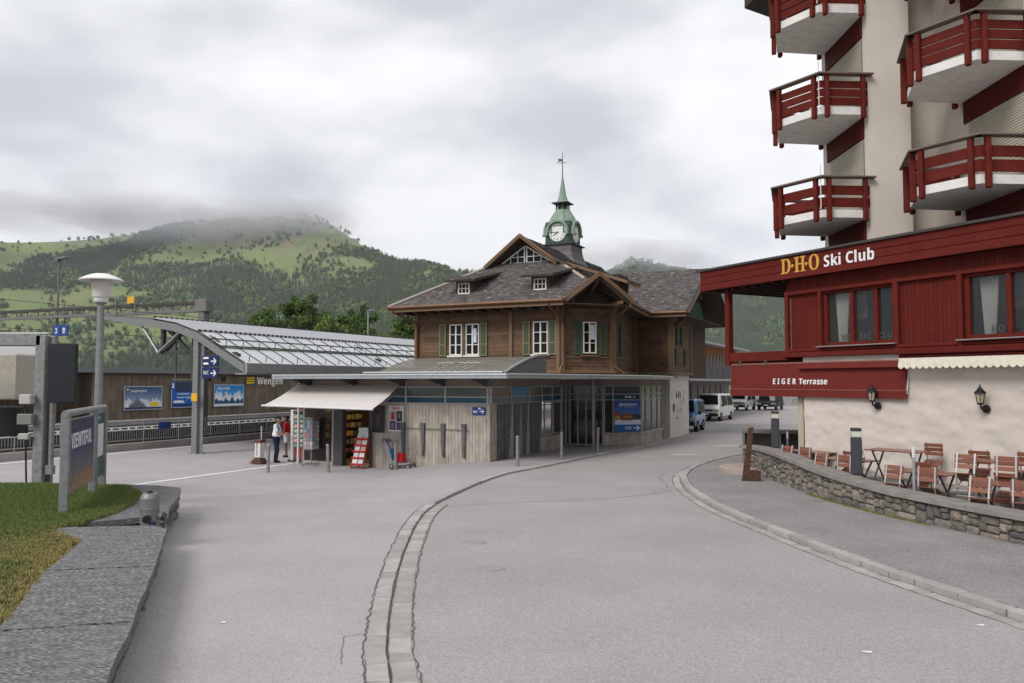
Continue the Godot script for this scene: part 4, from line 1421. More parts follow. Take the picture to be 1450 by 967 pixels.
	# two shed dormers in front, one on the right slope
	for d in [[-4.88, 0], [-1.18, 1]]:
		var x: float = d[0]
		var db := MB.new()
		db.extrude([Vector3(x - 0.42, 6.4, -6.9), Vector3(x - 0.42, 7.2, -6.9), Vector3(x - 0.42, 7.6, -8.6), Vector3(x - 0.42, 7.0, -8.6)], Vector3(0.84, 0, 0))
		var dn := obj("dormer", db, dark, s)
		var dr := MB.new()
		var q := [Vector3(x - 0.78, 7.2, -6.45), Vector3(x + 0.78, 7.2, -6.45), Vector3(x + 0.78, 7.84, -9.3), Vector3(x - 0.78, 7.84, -9.3)]
		roof_face(dr, q, Vector3.UP, 0.09)
		obj("dormer_roof", dr, dark, dn)
		obj("roof_shingles", shingles(q, Vector3.UP, 0.19), slate, dn)
		casement(s, Transform3D(Basis(), Vector3(x - 0.29, 0, -6.9)), 0.0, 0.58, 6.6, 7.1, 2, 3, white, glass, 0.05, 0.03)
	var dm := MB.new()
	dm.box(Vector3(0.5, 7.1, -10.9), Vector3(1.4, 0.9, 1.4))
	var dmn := obj("dormer", dm, dark, s)
	var dmr := MB.new()
	var qq := [Vector3(1.7, 7.2, -9.9), Vector3(1.7, 7.2, -11.9), Vector3(-2.0, 8.5, -11.9), Vector3(-2.0, 8.5, -9.9)]
	roof_face(dmr, qq, Vector3.UP, 0.13)
	obj("dormer_roof", dmr, trim, dmn)
	obj("roof_shingles", shingles(qq, Vector3.UP, 0.19), slate, dmn)
	# wing verge: barge boards and brackets under the overhang
	for q in [[Vector3(3.5, 5.95, -13.35), Vector3(3.5, 8.7, -18.6)], [Vector3(3.5, 8.7, -18.6), Vector3(3.5, 5.95, -23.8)]]:
		var vb := MB.new()
		vb.bar(q[0], q[1], 0.06, 0.26, Vector3.RIGHT)
		obj("barge_board", vb, dark, s)
	for z in [-14.6, -16.6, -18.6]:
		var wb := MB.new()
		var y := 5.7 + (absf(z + 13.37)) * 0.4
		wb.bar(Vector3(2.5, y, z), Vector3(3.45, y, z), 0.2, 0.2)
		wb.bar(Vector3(2.5, y - 0.8, z), Vector3(3.3, y - 0.1, z), 0.13, 0.13)
		obj("roof_bracket", wb, dark, s)
	var wg := MB.new()
	wg.extrude([Vector3(2.48, 5.9, -14.3), Vector3(2.48, 8.5, -18.6), Vector3(2.48, 5.9, -22)], Vector3(0.04, 0, 0))
	obj("gable_boarding", wg, mat("gable green", Color(0.035, 0.08, 0.05), 0.8), s)
	# downpipes
	for p in [
		[Vector3(-7.85, 5.98, -5.66), Vector3(-7.82, 5.8, -5.7), Vector3(-7.2, 5.35, -6.55), Vector3(-7.15, 5.2, -6.56), Vector3(-7.15, 3.2, -6.56)],
		[Vector3(-0.3, 5.98, -5.66), Vector3(-0.28, 5.8, -5.7), Vector3(-0.05, 5.3, -6.5), Vector3(-0.02, 5.1, -6.55), Vector3(-0.02, 3.5, -6.55), Vector3(-0.05, 3.2, -6.3), Vector3(-0.05, 2.95, -6.3)],
		[gp.call(2.75, 5.98, 0.75), gp.call(2.7, 5.75, 0.7), gp.call(2.3, 5.35, 0.2), gp.call(2.28, 5.15, 0.12), gp.call(2.28, 3.6, 0.12), gp.call(2.4, 3.35, 0.2), gp.call(2.75, 3.05, 0.4)],
	]:
		var pb := MB.new()
		pb.tube(p, 0.05, 8)
		obj("downpipe", pb, copper, s)
	turret(s, slate)

func turret(s: Node3D, slate: Material) -> void:
	var cu := mat("green copper", Color(0.205, 0.285, 0.23), 0.65, {"tex": ["blotch", 0.62, 1.0], "scale": Vector3(0.7, 0.35, 0.7), "spot": ["grain", 0.75, 1.0], "sscale": Vector3(0.6, 0.12, 0.6)})
	var cud := mat("dark copper", Color(0.05, 0.075, 0.062), 0.7, {"tex": ["blotch", 0.6, 1.0]})
	var o := Vector3(-3.45, 0, -14.96)
	# flared shingle base
	var b := MB.new()
	for i in 8:
		var u0 := i / 8.0
		var u1 := (i + 1) / 8.0
		var y0 := 8.3 + 1.55 * u0
		var y1 := 8.3 + 1.55 * u1
		var r0 := 0.78 + 0.75 * pow(1 - u0, 2.4)
		var r1 := 0.78 + 0.75 * pow(1 - u1, 2.4)
		for k in 4:
			var d: Vector3 = [Vector3.BACK, Vector3.RIGHT, Vector3.FORWARD, Vector3.LEFT][k]
			var sd := Vector3.UP.cross(d)
			b.col = Color.WHITE * (0.42 + 0.12 * (i % 2))
			b.quado(o + d * r0 + sd * r0 + Vector3.UP * y0, o + d * r0 - sd * r0 + Vector3.UP * y0, o + d * (r1 + 0.01) - sd * r1 + Vector3.UP * y1, o + d * (r1 + 0.01) + sd * r1 + Vector3.UP * y1, d)
	var t := obj("clock_turret", b, slate, s)
	var c := MB.new()
	c.cbox(o + Vector3(0, 9.87, 0), Vector3(1.82, 0.07, 1.82), 0.02)
	c.cbox(o + Vector3(0, 10.5, 0), Vector3(1.44, 1.2, 1.44), 0.06)
	obj("clock_case", c, cud, t)
	# bell shaped copper dome on a square plan with cut corners
	var dm := MB.new()
	var prof := [[0.80, 10.42], [0.83, 10.55], [0.78, 10.85], [0.70, 11.15], [0.58, 11.42], [0.45, 11.64], [0.36, 11.8]]
	for i in prof.size() - 1:
		var ring := func(r: float, y: float) -> Array:
			var q := []
			for k in 8:
				var an := PI / 8 + k * PI / 4
				var dd := Vector3(cos(an), 0, sin(an))
				var mx := maxf(absf(dd.x), absf(dd.z))
				var sq := dd / mx
				var rd := dd * 1.0824
				q.append(o + (sq * 0.72 + rd * 0.28) * r + Vector3.UP * y)
			return q
		var a: Array = ring.call(prof[i][0], prof[i][1])
		var d: Array = ring.call(prof[i + 1][0], prof[i + 1][1])
		for k in 8:
			# the lower dome opens in an arch over each dial
			if i == 0 and k % 2 == 1:
				continue
			if i == 1 and k % 2 == 1:
				continue
			dm.quado(a[k], a[(k + 1) % 8], d[(k + 1) % 8], d[k], a[k] + a[(k + 1) % 8] - 2 * (o + Vector3.UP * prof[i][1]))
	obj("copper_dome", dm, cu, t)
	for k in 4:
		var d: Vector3 = [Vector3.BACK, Vector3.RIGHT, Vector3.FORWARD, Vector3.LEFT][k]
		var bs := Basis(Vector3.UP.cross(d), Vector3.UP, d)
		# hooded arch
		var ar := MB.new()
		var outer := []
		var inner := []
		for i in 15:
			var an := -0.12 + (PI + 0.24) * i / 14.0
			outer.append(Vector3(cos(an) * 0.62, 10.55 + sin(an) * 0.62, 0))
			inner.append(Vector3(cos(an) * 0.50, 10.55 + sin(an) * 0.50, 0))
		for i in 14:
			var q0: Vector3 = o + bs * (outer[i] + Vector3(0, 0, 0.86))
			var q1: Vector3 = o + bs * (outer[i + 1] + Vector3(0, 0, 0.86))
			var p0: Vector3 = o + bs * (inner[i] + Vector3(0, 0, 0.86))
			var p1: Vector3 = o + bs * (inner[i + 1] + Vector3(0, 0, 0.86))
			var w0: Vector3 = o + bs * (inner[i] + Vector3(0, 0, 0.70))
			var w1: Vector3 = o + bs * (inner[i + 1] + Vector3(0, 0, 0.70))
			var v0: Vector3 = o + bs * (outer[i] * Vector3(1.05, 1, 1) + Vector3(0, 0, 0.55))
			var v1: Vector3 = o + bs * (outer[i + 1] * Vector3(1.05, 1, 1) + Vector3(0, 0, 0.55))
			ar.quado(q0, q1, p1, p0, d)
			ar.quado(p0, p1, w1, w0, o + Vector3.UP * 10.55 - p0)
			ar.quado(q0, q1, v1, v0, q0 - o - Vector3.UP * 10.55)
		for sd in [-1.0, 1.0]:
			ar.tube([o + bs * Vector3(sd * 0.57, 10.42, 0.72), o + bs * Vector3(sd * 0.57, 10.42, 0.9)], 0.075, 10)
		obj("arch_hood", ar, cu, t)
		var f := MB.new()
		f.lathe([Vector2(0.47, 0.0), Vector2(0.47, 0.02), Vector2(0.0, 0.02)], o + bs * Vector3(0, 10.5, 0.722), 36, Basis(bs.x, bs.z, -bs.y))
		obj("clock_face", f, mat("clock white", Color(0.70, 0.70, 0.68), 0.5), t)
		var h := MB.new()
		for i in 12:
			var an := TAU * i / 12
			var w := 0.028 if i % 3 else 0.04
			var u := Vector3(sin(an), cos(an), 0)
			h.bar(o + bs * (u * 0.33 + Vector3(0, 10.5, 0.747)), o + bs * (u * 0.42 + Vector3(0, 10.5, 0.747)), w, 0.008, d)
		for q in [[TAU * 7.75 / 12.0, 0.26, 0.04], [TAU * 46.0 / 60.0, 0.38, 0.028]]:
			var u := Vector3(sin(q[0]), cos(q[0]), 0)
			h.bar(o + bs * (-u * 0.07 + Vector3(0, 10.5, 0.757)), o + bs * (u * q[1] + Vector3(0, 10.5, 0.757)), q[2], 0.006, d)
		obj("clock_hands", h, mat("clock black", Color(0.02, 0.02, 0.02), 0.5), t)
	var l := MB.new()
	for k in 8:
		var an := PI / 8 + k * PI / 4
		l.bar(o + Vector3(cos(an) * 0.33, 11.78, sin(an) * 0.33), o + Vector3(cos(an) * 0.33, 12.12, sin(an) * 0.33), 0.06, 0.06)
	l.cbox(o + Vector3(0, 11.93, 0), Vector3(0.4, 0.3, 0.4), 0.02)
	l.cbox(o + Vector3(0, 12.15, 0), Vector3(0.92, 0.06, 0.92), 0.02)
	obj("lantern", l, cud, t)
	var sp := MB.new()
	var sprof := [[0.44, 12.18], [0.28, 12.32], [0.20, 12.55], [0.11, 13.1], [0.035, 13.6]]
	for i in sprof.size() - 1:
		for k in 8:
			var a0 := PI / 8 + k * PI / 4
			var a1 := a0 + PI / 4
			var r0: float = sprof[i][0]
			var r1: float = sprof[i + 1][0]
			sp.quado(o + Vector3(cos(a0) * r0, sprof[i][1], sin(a0) * r0), o + Vector3(cos(a1) * r0, sprof[i][1], sin(a1) * r0), o + Vector3(cos(a1) * r1, sprof[i + 1][1], sin(a1) * r1), o + Vector3(cos(a0) * r1, sprof[i + 1][1], sin(a0) * r1), Vector3(cos(a0 + 0.39), 0.3, sin(a0 + 0.39)))
	obj("spire", sp, cu, t)
	var v := MB.new()
	v.tube([o + Vector3(0, 13.5, 0), o + Vector3(0, 14.95, 0)], [0.03, 0.012], 6)
	v.bar(o + Vector3(-0.32, 14.35, 0), o + Vector3(0.22, 14.35, 0), 0.02, 0.02)
	v.bar(o + Vector3(-0.05, 14.35, -0.2), o + Vector3(0.05, 14.35, 0.2), 0.02, 0.02)
	v.extrude([o + Vector3(-0.3, 14.42, 0), o + Vector3(-0.02, 14.45, 0), o + Vector3(-0.02, 14.56, 0), o + Vector3(-0.3, 14.6, 0), o + Vector3(-0.2, 14.51, 0)], Vector3(0, 0, 0.012))
	obj("weather_vane", v, cud, t)

# ---------------------------------------------------------------- kiosk pavilion, canopy, platform
func picture(w: int, h: int, draw: Callable) -> StandardMaterial3D:
	# flat print: computed picture for a poster or a sign
	var im := Image.create(w, h, false, Image.FORMAT_RGB8)
	draw.call(im)
	var m := StandardMaterial3D.new()
	m.albedo_texture = ImageTexture.create_from_image(im)
	m.roughness = 0.5
	return m

func peaks(im: Image, y0: float, amp: float, c: Color, c2: Color, sd: int, rough := 0.03) -> void:
	# printed mountain outline
	var f := FastNoiseLite.new()
	f.seed = sd; f.frequency = rough; f.fractal_octaves = 4
	var g := FastNoiseLite.new()
	g.seed = sd + 1; g.frequency = 0.09
	var h := im.get_height()
	for x in im.get_width():
		var top := int((y0 - amp * (0.5 + 0.9 * f.get_noise_1d(x))) * h)
		for y in range(maxi(top, 0), h):
			var k := clampf(0.5 + 1.2 * g.get_noise_2d(x * 1.3, y - x * 0.4) - (y - top) / (h * 0.5), 0, 1)
			im.set_pixel(x, y, c.lerp(c2, k))

func fade(im: Image, a: Color, b: Color) -> void:
	for y in im.get_height():
		im.fill_rect(Rect2i(0, y, im.get_width(), 1), a.lerp(b, float(y) / im.get_height()))

func board(called: String, parent: Node, t: Transform3D, w: float, h: float, m: Material, frame: Material, fr := 0.05, deep := 0.05) -> MeshInstance3D:
	# framed flat print: frame is the part, the print a sub-part; t is the lower left corner, z outwards
	var b := MB.new()
	b.cbox(Vector3(w / 2, h / 2, deep / 2 - 0.004), Vector3(w + fr * 2, h + fr * 2, deep), 0.008)
	var o := obj(called, b, frame, parent)
	o.transform = t
	var p := MB.new()
	p.quado(Vector3(0, 0, deep), Vector3(0, h, deep), Vector3(w, h, deep), Vector3(w, 0, deep), Vector3.BACK)
	p.u = PackedVector2Array([Vector2(0, 1), Vector2(0, 0), Vector2(1, 0), Vector2(0, 1), Vector2(1, 0), Vector2(1, 1)])
	obj("print", p, m, o)
	return o

func arrow(b: MB, o: Vector3, s: float, bs := Basis.IDENTITY) -> void:
	# plain arrow pointing along x
	b.bar(o + bs * Vector3(-s * 0.5, 0, 0), o + bs * Vector3(s * 0.45, 0, 0), s * 0.16, 0.01, bs.z)
	for k in [-1.0, 1.0]:
		b.bar(o + bs * Vector3(s * 0.05, s * 0.42 * k, 0), o + bs * Vector3(s * 0.5, -s * 0.03 * k, 0), s * 0.16, 0.011, bs.z)

func glazing(s: Node3D, p: Vector3, q: Vector3, xs: Array, yb: float, m: Dictionary, door := false) -> Transform3D:
	# one bay of the glazed front: plinth, panes, blue band, transom lights, panel under the canopy
	var t := along(p, q)
	var l := p.distance_to(q)
	if yb > 0.05:
		var c := uprights(l, -0.5, yb, 0.13, 0.012, 0.12)
		c.cbox(Vector3(l / 2, yb - 0.01, -0.02), Vector3(l, 0.05, 0.14), 0.01)
		put(obj("plinth", c, m.concrete, s), t)
	var f := MB.new()
	var cuts := [0.0] + xs + [l]
	for i in cuts.size():
		f.cbox(Vector3(clampf(cuts[i], 0.03, l - 0.03), (yb + 2.56) / 2, 0.0), Vector3(0.055, 2.56 - yb, 0.09), 0.008)
	for y in [yb + 0.03, 1.95, 2.19, 2.54]:
		f.cbox(Vector3(l / 2, y, 0.001), Vector3(l - 0.06, 0.045, 0.08), 0.008)
	var fo := obj("glazing_frame", f, m.steel, s)
	fo.transform = t
	for i in cuts.size() - 1:
		var a: float = cuts[i] + 0.02
		var e: float = cuts[i + 1] - 0.02
		for r in [[yb + 0.04, 1.94, m.glass, "pane"], [1.96, 2.18, m.blue, "blue_band"], [2.2, 2.53, m.grey, "transom_pane"]]:
			var g := MB.new()
			g.box(Vector3((a + e) / 2, (r[0] + r[1]) / 2, 0.0), Vector3(e - a, r[1] - r[0], 0.012))
			obj(r[3], g, r[2], fo)
	var u := MB.new()
	u.box(Vector3(l / 2, 2.69, -0.03), Vector3(l, 0.26, 0.06))
	put(obj("fascia_panel", u, m.panel, s), t)
	return t

func kiosk() -> void:
	var m := {
		"concrete": mat("board concrete", Color(0.42, 0.375, 0.325), 0.92, {"vc": true, "tex": ["grain", 0.72, 1.0], "scale": Vector3(0.9, 0.22, 0.9), "spot": ["blotch", 0.6, 1.0], "sscale": Vector3(0.6, 0.22, 0.6), "bump": ["grain", 0.35, 1]}),
		"steel": mat("light steel", Color(0.36, 0.345, 0.325), 0.5, {"metal": 0.3, "tex": ["blotch", 0.85, 1.0]}),
		"glass": mat("shop glass", Color(0.03, 0.035, 0.035, 0.3), 0.03, {"spec": 0.35}),
		"blue": mat("blue band", Color(0.012, 0.062, 0.098), 0.15, {"spec": 0.5}),
		"grey": mat("grey transom", Color(0.08, 0.088, 0.088), 0.1, {"spec": 0.5}),
		"panel": mat("canopy panel", Color(0.25, 0.20, 0.175), 0.8),
	}
	var zinc := mat("zinc", Color(0.36, 0.37, 0.385), 0.42, {"metal": 0.55, "tex": ["blotch", 0.75, 1.0], "scale": Vector3(0.5, 0.5, 0.5)})
	var darks := mat("dark steel", Color(0.085, 0.085, 0.085), 0.6, {"metal": 0.3})
	var doorsteel := mat("door steel", Color(0.125, 0.128, 0.13), 0.5, {"metal": 0.45, "tex": ["blotch", 0.6, 1.0], "scale": Vector3(0.5, 0.3, 0.5)})
	var s := base("kiosk_pavilion", SO, TH)
	tag(s, "low concrete and glass pavilion with flat grey canopy in front of the chalet", "pavilion")
	# concrete front wall
	put(obj("concrete_wall", uprights(4.8, -0.55, 1.95, 0.135, 0.012, 0.2), m.concrete, s), along(Vector3(-4.8, 0, 0), Vector3(0, 0, 0)))
	put(obj("concrete_wall", uprights(4.35, -0.3, 1.95, 0.13, 0.012, 0.2), m.concrete, s), along(Vector3(0, 0, 0), Vector3(0, 0, -4.35)))
	put(obj("concrete_wall", uprights(1.9, -0.3, 0.6, 0.13, 0.012, 0.2), m.concrete, s), along(Vector3(0, 0, -4.35), Vector3(0, 0, -6.25)))
	var cr := MB.new()
	cr.box(Vector3(-2.4, 0.7, -0.17), Vector3(4.8, 2.5, 0.3))
	cr.box(Vector3(-0.17, 0.75, -2.3), Vector3(0.3, 2.4, 4.1))
	obj("wall_core", cr, m.concrete, s)
	# band above the concrete
	var tf := along(Vector3(-4.8, 0, 0), Vector3.ZERO)
	var fr := MB.new()
	for x in [1.44, 3.07, 4.72]:
		fr.cbox(Vector3(x, 2.36, 0.0), Vector3(0.07, 0.82, 0.09), 0.01)
	for y in [1.965, 2.19, 2.53]:
		fr.cbox(Vector3(2.4, y, 0.001), Vector3(4.8, 0.045, 0.08), 0.008)
	var fo := put(obj("band_frame", fr, m.steel, s), tf)
	for r in [[1.99, 2.17, m.blue, "blue_band"], [2.21, 2.51, m.grey, "transom_pane"]]:
		for c in [[0.0, 1.4], [1.48, 3.03], [3.11, 4.68]]:
			var g := MB.new()
			g.box(Vector3((c[0] + c[1]) / 2, (r[0] + r[1]) / 2, 0), Vector3(c[1] - c[0], r[1] - r[0], 0.014))
			obj(r[3], g, r[2], fo)
	var up := MB.new()
	up.box(Vector3(0.8, 2.69, -0.03), Vector3(8.0, 0.27, 0.06))
	put(obj("fascia_panel", up, m.panel, s), tf)
	# side: upper band over the doors and window
	var ts := along(Vector3.ZERO, Vector3(0, 0, -6.25))
	var f2 := MB.new()
	for x in [0.05, 1.6, 3.1, 4.3, 5.3, 6.2]:
		f2.cbox(Vector3(x, 2.26, 0.0), Vector3(0.06, 0.62, 0.09), 0.01)
	for y in [1.965, 2.19, 2.53]:
		f2.cbox(Vector3(3.12, y, 0.001), Vector3(6.25, 0.045, 0.08), 0.008)
	var fo2 := put(obj("band_frame", f2, m.steel, s), ts)
	for c in [[0.09, 1.56], [1.64, 3.06], [3.14, 4.26], [4.34, 5.26], [5.34, 6.16]]:
		for r in [[1.99, 2.17, m.blue, "blue_band"], [2.21, 2.51, m.grey if c[0] > 3.1 else m.panel, "transom_pane"]]:
			var g := MB.new()
			g.box(Vector3((c[0] + c[1]) / 2, (r[0] + r[1]) / 2, 0), Vector3(c[1] - c[0], r[1] - r[0], 0.014))
			obj(r[3], g, r[2], fo2)
	var u2 := MB.new()
	u2.box(Vector3(3.1, 2.69, -0.03), Vector3(6.2, 0.26, 0.06))
	put(obj("fascia_panel", u2, m.panel, s), ts)
	# folded steel doors
	for d in [[0.5, 0.98, 0.98, 0.5, -0.02], [1.01, 1.30, 1.58, 1.01, 0.0], [1.84, 2.1, 2.22, 1.84, 0.0], [2.44, 2.75, 2.95, 2.40, 0.0], [3.2, 3.98, 4.22, 3.2, 0.0]]:
		var b := MB.new()
		b.extrude([Vector3(d[0], 0.03, 0.02), Vector3(d[1], 0.03, 0.02), Vector3(d[2], 1.93, 0.02), Vector3(d[3], 1.93, 0.02)], Vector3(0, 0, 0.035))
		var dn := put(obj("steel_door", b, doorsteel, s), ts)
		if d[0] == 1.01:
			var h := MB.new()
			h.tube([Vector3(1.08, 0.95, 0.06), Vector3(1.08, 0.95, 0.11), Vector3(1.2, 0.95, 0.11)], 0.012, 6)
			obj("handle", h, zinc, dn)
	var ls := MB.new()
	ls.extrude([Vector3(2.13, 0.05, 0.025), Vector3(2.42, 0.05, 0.025), Vector3(2.34, 1.9, 0.025), Vector3(2.27, 1.9, 0.025)], Vector3(0, 0, 0.05))
	put(obj("steel_wedge", ls, mat("pale steel", Color(0.24, 0.26, 0.26), 0.5, {"metal": 0.3}), s), ts)
	# side window
	var wi := casement(s, ts, 4.45, 6.15, 0.66, 1.94, 1, 2, m.steel, m.glass, 0.05, 0.05)
	wi.name = "side_window"
	var bk := MB.new()
	bk.box(Vector3(-1.2, 1.3, -5.3), Vector3(0.05, 2.6, 2.0))
	obj("back_wall", bk, mat("interior", Color(0.10, 0.085, 0.065), 0.9), s)
	# glazed entrance and shop bay
	glazing(s, Vector3(0, 0, -6.3), Vector3(-0.25, 0, -7.8), [0.75], 0.04, m)
	glazing(s, Vector3(-0.25, 0, -7.8), Vector3(1.17, 0, -8.11), [0.36, 0.72, 1.08], 0.04, m, true)
	glazing(s, Vector3(1.17, 0, -8.11), Vector3(2.48, 0, -9.16), [0.42], 0.52, m)
	glazing(s, Vector3(2.48, 0, -9.16), Vector3(2.3, 0, -13.1), [0.8, 1.9, 3.0], 0.52, m)
	for k in 3:
		# slim door pulls
		var h := MB.new()
		h.tube([Vector3(0.66 + k * 0.06, 0.8, 0.05), Vector3(0.66 + k * 0.06, 1.2, 0.05)], 0.012, 6)
		if k < 2: put(obj("door_pull", h, zinc, s), along(Vector3(-0.25, 0, -7.8), Vector3(1.17, 0, -8.11)))
	# what stands inside: floor, rear walls
	var inn := MB.new()
	inn.box(Vector3(0.5, -0.02, -9.8), Vector3(3.4, 0.06, 6.0))
	inn.box(Vector3(-0.9, 1.3, -10.2), Vector3(0.1, 2.6, 5.5))
	inn.box(Vector3(0.5, 1.3, -12.9), Vector3(3.0, 2.6, 0.1))
	obj("interior_wall", inn, mat("shop interior", Color(0.30, 0.26, 0.2), 0.9), s)
	for z in [-10.2, -11.2, -12.2]:
		var rk := MB.new()
		for k in 4:
			rk.box(Vector3(1.5, 0.7 + k * 0.35, z), Vector3(0.5, 0.24, 0.5))
		obj("display_rack", rk, mat("brochures", Color(0.35, 0.36, 0.38), 0.6, {"tex": ["cell", 0.2, 1.0], "scale": Vector3(2.2, 2.2, 2.2)}), s)
	# canopy: flat slab with zinc gutter
	var cp := [Vector2(-8.4, 1.25), Vector2(1.25, 1.25), Vector2(2.0, -1.8), Vector2(2.75, -5.0), Vector2(3.2, -8.4), Vector2(3.15, -11.5), Vector2(2.75, -13.6), Vector2(2.45, -14.4), Vector2(0.6, -14.4), Vector2(0.6, -9), Vector2(-0.2, -6.75), Vector2(-8.4, -6.0)]
	var cb := MB.new()
	cb.prism(cp, 2.83, 2.9)
	obj("canopy", cb, mat("canopy underside", Color(0.17, 0.145, 0.13), 0.8), s)
	for i in 7:
		var g := MB.new()
		var a := Vector3(cp[i].x, 0, cp[i].y)
		var e := Vector3(cp[i + 1].x, 0, cp[i + 1].y)
		g.bar(a + Vector3.UP * 2.86, e + Vector3.UP * 2.86, 0.1, 0.09)
		g.tube([a + Vector3.UP * 2.935, e + Vector3.UP * 2.935], 0.05, 10)
		obj("gutter", g, zinc, s)
	for x in [-7.6, -5.5, -3.4, -1.75, -0.1]:
		var b := MB.new()
		b.extrude([Vector3(x - 0.04, 2.83, 0.05), Vector3(x - 0.04, 2.83, 1.1), Vector3(x - 0.04, 2.76, 1.1), Vector3(x - 0.04, 2.55, 0.05)], Vector3(0.08, 0, 0))
		obj("canopy_bracket", b, darks, s)
	for q in [Vector2(1.08, -7.07)]:
		var b := MB.new()
		b.tube([Vector3(q.x, 0, q.y), Vector3(q.x, 2.85, q.y)], 0.045, 12)
		obj("canopy_column", b, m.steel, s)
	# curved sheet roof behind the canopy edge
	var rb := MB.new()
	var arc := []
	for i in 11:
		var u := i / 10.0
		arc.append(Vector2(-0.55 - 3.7 * u, 2.98 + 0.72 * sin(u * PI / 2)))
	for i in 10:
		var g := MB.new()
		for k in 13:
			var x0 := -5.2 + k * 0.415
			rb.col = Color.WHITE * rng.randf_range(0.82, 1.0)
			rb.quado(Vector3(x0, arc[i].y, arc[i].x), Vector3(x0 + 0.408, arc[i].y, arc[i].x), Vector3(x0 + 0.408, arc[i + 1].y - 0.008, arc[i + 1].x), Vector3(x0, arc[i + 1].y - 0.008, arc[i + 1].x), Vector3(0, 1, 0.5))
	obj("sheet_roof", rb, mat("olive sheet", Color(0.165, 0.152, 0.125), 0.6, {"vc": true, "metal": 0.1, "tex": ["blotch", 0.7, 1.0]}), s)
	var ev := MB.new()
	var ep := [Vector3(0.2, 2.9, -0.55)]
	for a in arc: ep.append(Vector3(0.2, a.y, a.x))
	ep.append(Vector3(0.2, 2.9, -4.25))
	ev.extrude(ep, Vector3(0.03, 0, 0))
	obj("roof_end", ev, mat("grey sheet", Color(0.17, 0.175, 0.18), 0.6, {"metal": 0.2}), s)
	var rim := MB.new()
	var rp := []
	for a in arc: rp.append(Vector3(0.24, a.y + 0.03, a.x))
	rim.tube(rp, 0.06, 8)
	rim.tube([Vector3(-5.6, 3.04, -0.5), Vector3(0.24, 3.04, -0.5)], 0.05, 8)
	obj("roof_rim", rim, zinc, s)
	for q in [-3.1, -2.75, -2.2, -1.9, -1.6]:
		var sg := MB.new()
		for k in 3:
			sg.bar(Vector3(q + k * 0.05, 3.1 + 0.13 * k, -0.9 - 0.5 * k), Vector3(q + 0.07 + k * 0.05, 3.22 + 0.13 * k, -1.25 - 0.5 * k), 0.03, 0.02)
		sg.bar(Vector3(q, 3.42, -1.7), Vector3(q + 0.3, 3.42, -1.7), 0.03, 0.02)
		obj("snow_guard", sg, mat("bright zinc", Color(0.6, 0.6, 0.6), 0.4, {"metal": 0.5}), s)
	# weeds on the canopy by the wall
	var wd := MB.new()
	for i in 260:
		var u := rng.randf()
		var o := Vector3(lerpf(1.7, 2.9, u) - 0.2 * rng.randf(), 2.9, lerpf(-8.6, -13.8, u))
		var d := Vector3(rng.randfn() * 0.08, rng.randf_range(0.05, 0.28), rng.randfn() * 0.08)
		var sd := Vector3(rng.randfn(), 0, rng.randfn()).normalized() * 0.02
		wd.tri(o - sd, o + d, o + sd)
		wd.tri(o + d * 0.5 - sd * 1.4, o + d * 0.9, o + d * 0.5 + sd * 1.4)
	var wo := obj("weeds", wd, mat("weeds", Color(0.12, 0.14, 0.05), 1.0), s)
	wo.set_meta("kind", "stuff")
	# kiosk end: glass front, door frame, interior
	put(obj("shop_glass", quad_mb(1.3, -0.3, 2.0), m.glass, s), Transform3D(Basis(), Vector3(-7.9, 0, 0)))
	var kf := MB.new()
	for x in [-7.95, -6.58]:
		kf.cbox(Vector3(x, 1.1, 0.0), Vector3(0.08, 3.1, 0.08), 0.01)
	kf.cbox(Vector3(-7.25, -0.33, 0.0), Vector3(1.4, 0.16, 0.1), 0.01)
	kf.cbox(Vector3(-7.25, 2.05, 0.0), Vector3(1.4, 0.08, 0.08), 0.01)
	obj("shop_frame", kf, m.steel, s)
	var df := MB.new()
	df.cbox(Vector3(-6.34, 0.9, -0.1), Vector3(0.4, 2.7, 0.25), 0.01)
	df.cbox(Vector3(-4.86, 0.9, -0.1), Vector3(0.12, 2.7, 0.3), 0.01)
	df.cbox(Vector3(-5.55, 2.2, -0.1), Vector3(1.4, 0.3, 0.25), 0.01)
	obj("door_frame", df, darks, s)
	var kw := MB.new()
	kw.box(Vector3(-6.4, 1.2, -4.2), Vector3(3.4, 3.4, 0.1))
	kw.box(Vector3(-8.0, 1.2, -2.1), Vector3(0.1, 3.4, 4.1))
	kw.box(Vector3(-4.75, 1.2, -2.2), Vector3(0.1, 3.4, 4.1))
	kw.box(Vector3(-6.4, -0.42, -2.1), Vector3(3.2, 0.06, 4.1))
	kw.box(Vector3(-6.4, 2.6, -2.1), Vector3(3.4, 0.08, 4.2))
	obj("interior_wall", kw, mat("kiosk interior", Color(0.2, 0.16, 0.11), 0.9), s)
	# canopy posts at the open end
	var cpst := MB.new()
	cpst.tube([Vector3(-8.1, -0.42, 0.15), Vector3(-8.1, 2.85, 0.15)], 0.05, 10)
	obj("canopy_column", cpst, mat("white post", Color(0.55, 0.54, 0.52), 0.5), s)
	# steel wedges and rod on the front wall, old mounting holes
	for x in [-3.45, -2.63, -1.81, -0.99]:
		var b := MB.new()
		b.extrude([Vector3(x - 0.085, 1.27, 0.004), Vector3(x + 0.085, 1.27, 0.004), Vector3(x + 0.05, 0.13, 0.004), Vector3(x - 0.02, 0.13, 0.004)], Vector3(0, 0, 0.09))
		obj("steel_wedge", b, doorsteel, s)
	var rod := MB.new()
	rod.tube([Vector3(-3.5, 1.08, 0.05), Vector3(-0.8, 1.06, 0.05)], 0.012, 6)
	obj("lock_rod", rod, darks, s)

	# awning of the kiosk
	var aw := base("kiosk_awning", SO, TH)
	tag(aw, "pale fabric awning stretched over the kiosk entrance", "awning")
	var fb := MB.new()
	var top0 := Vector3(-8.2, 2.62, 0.1)
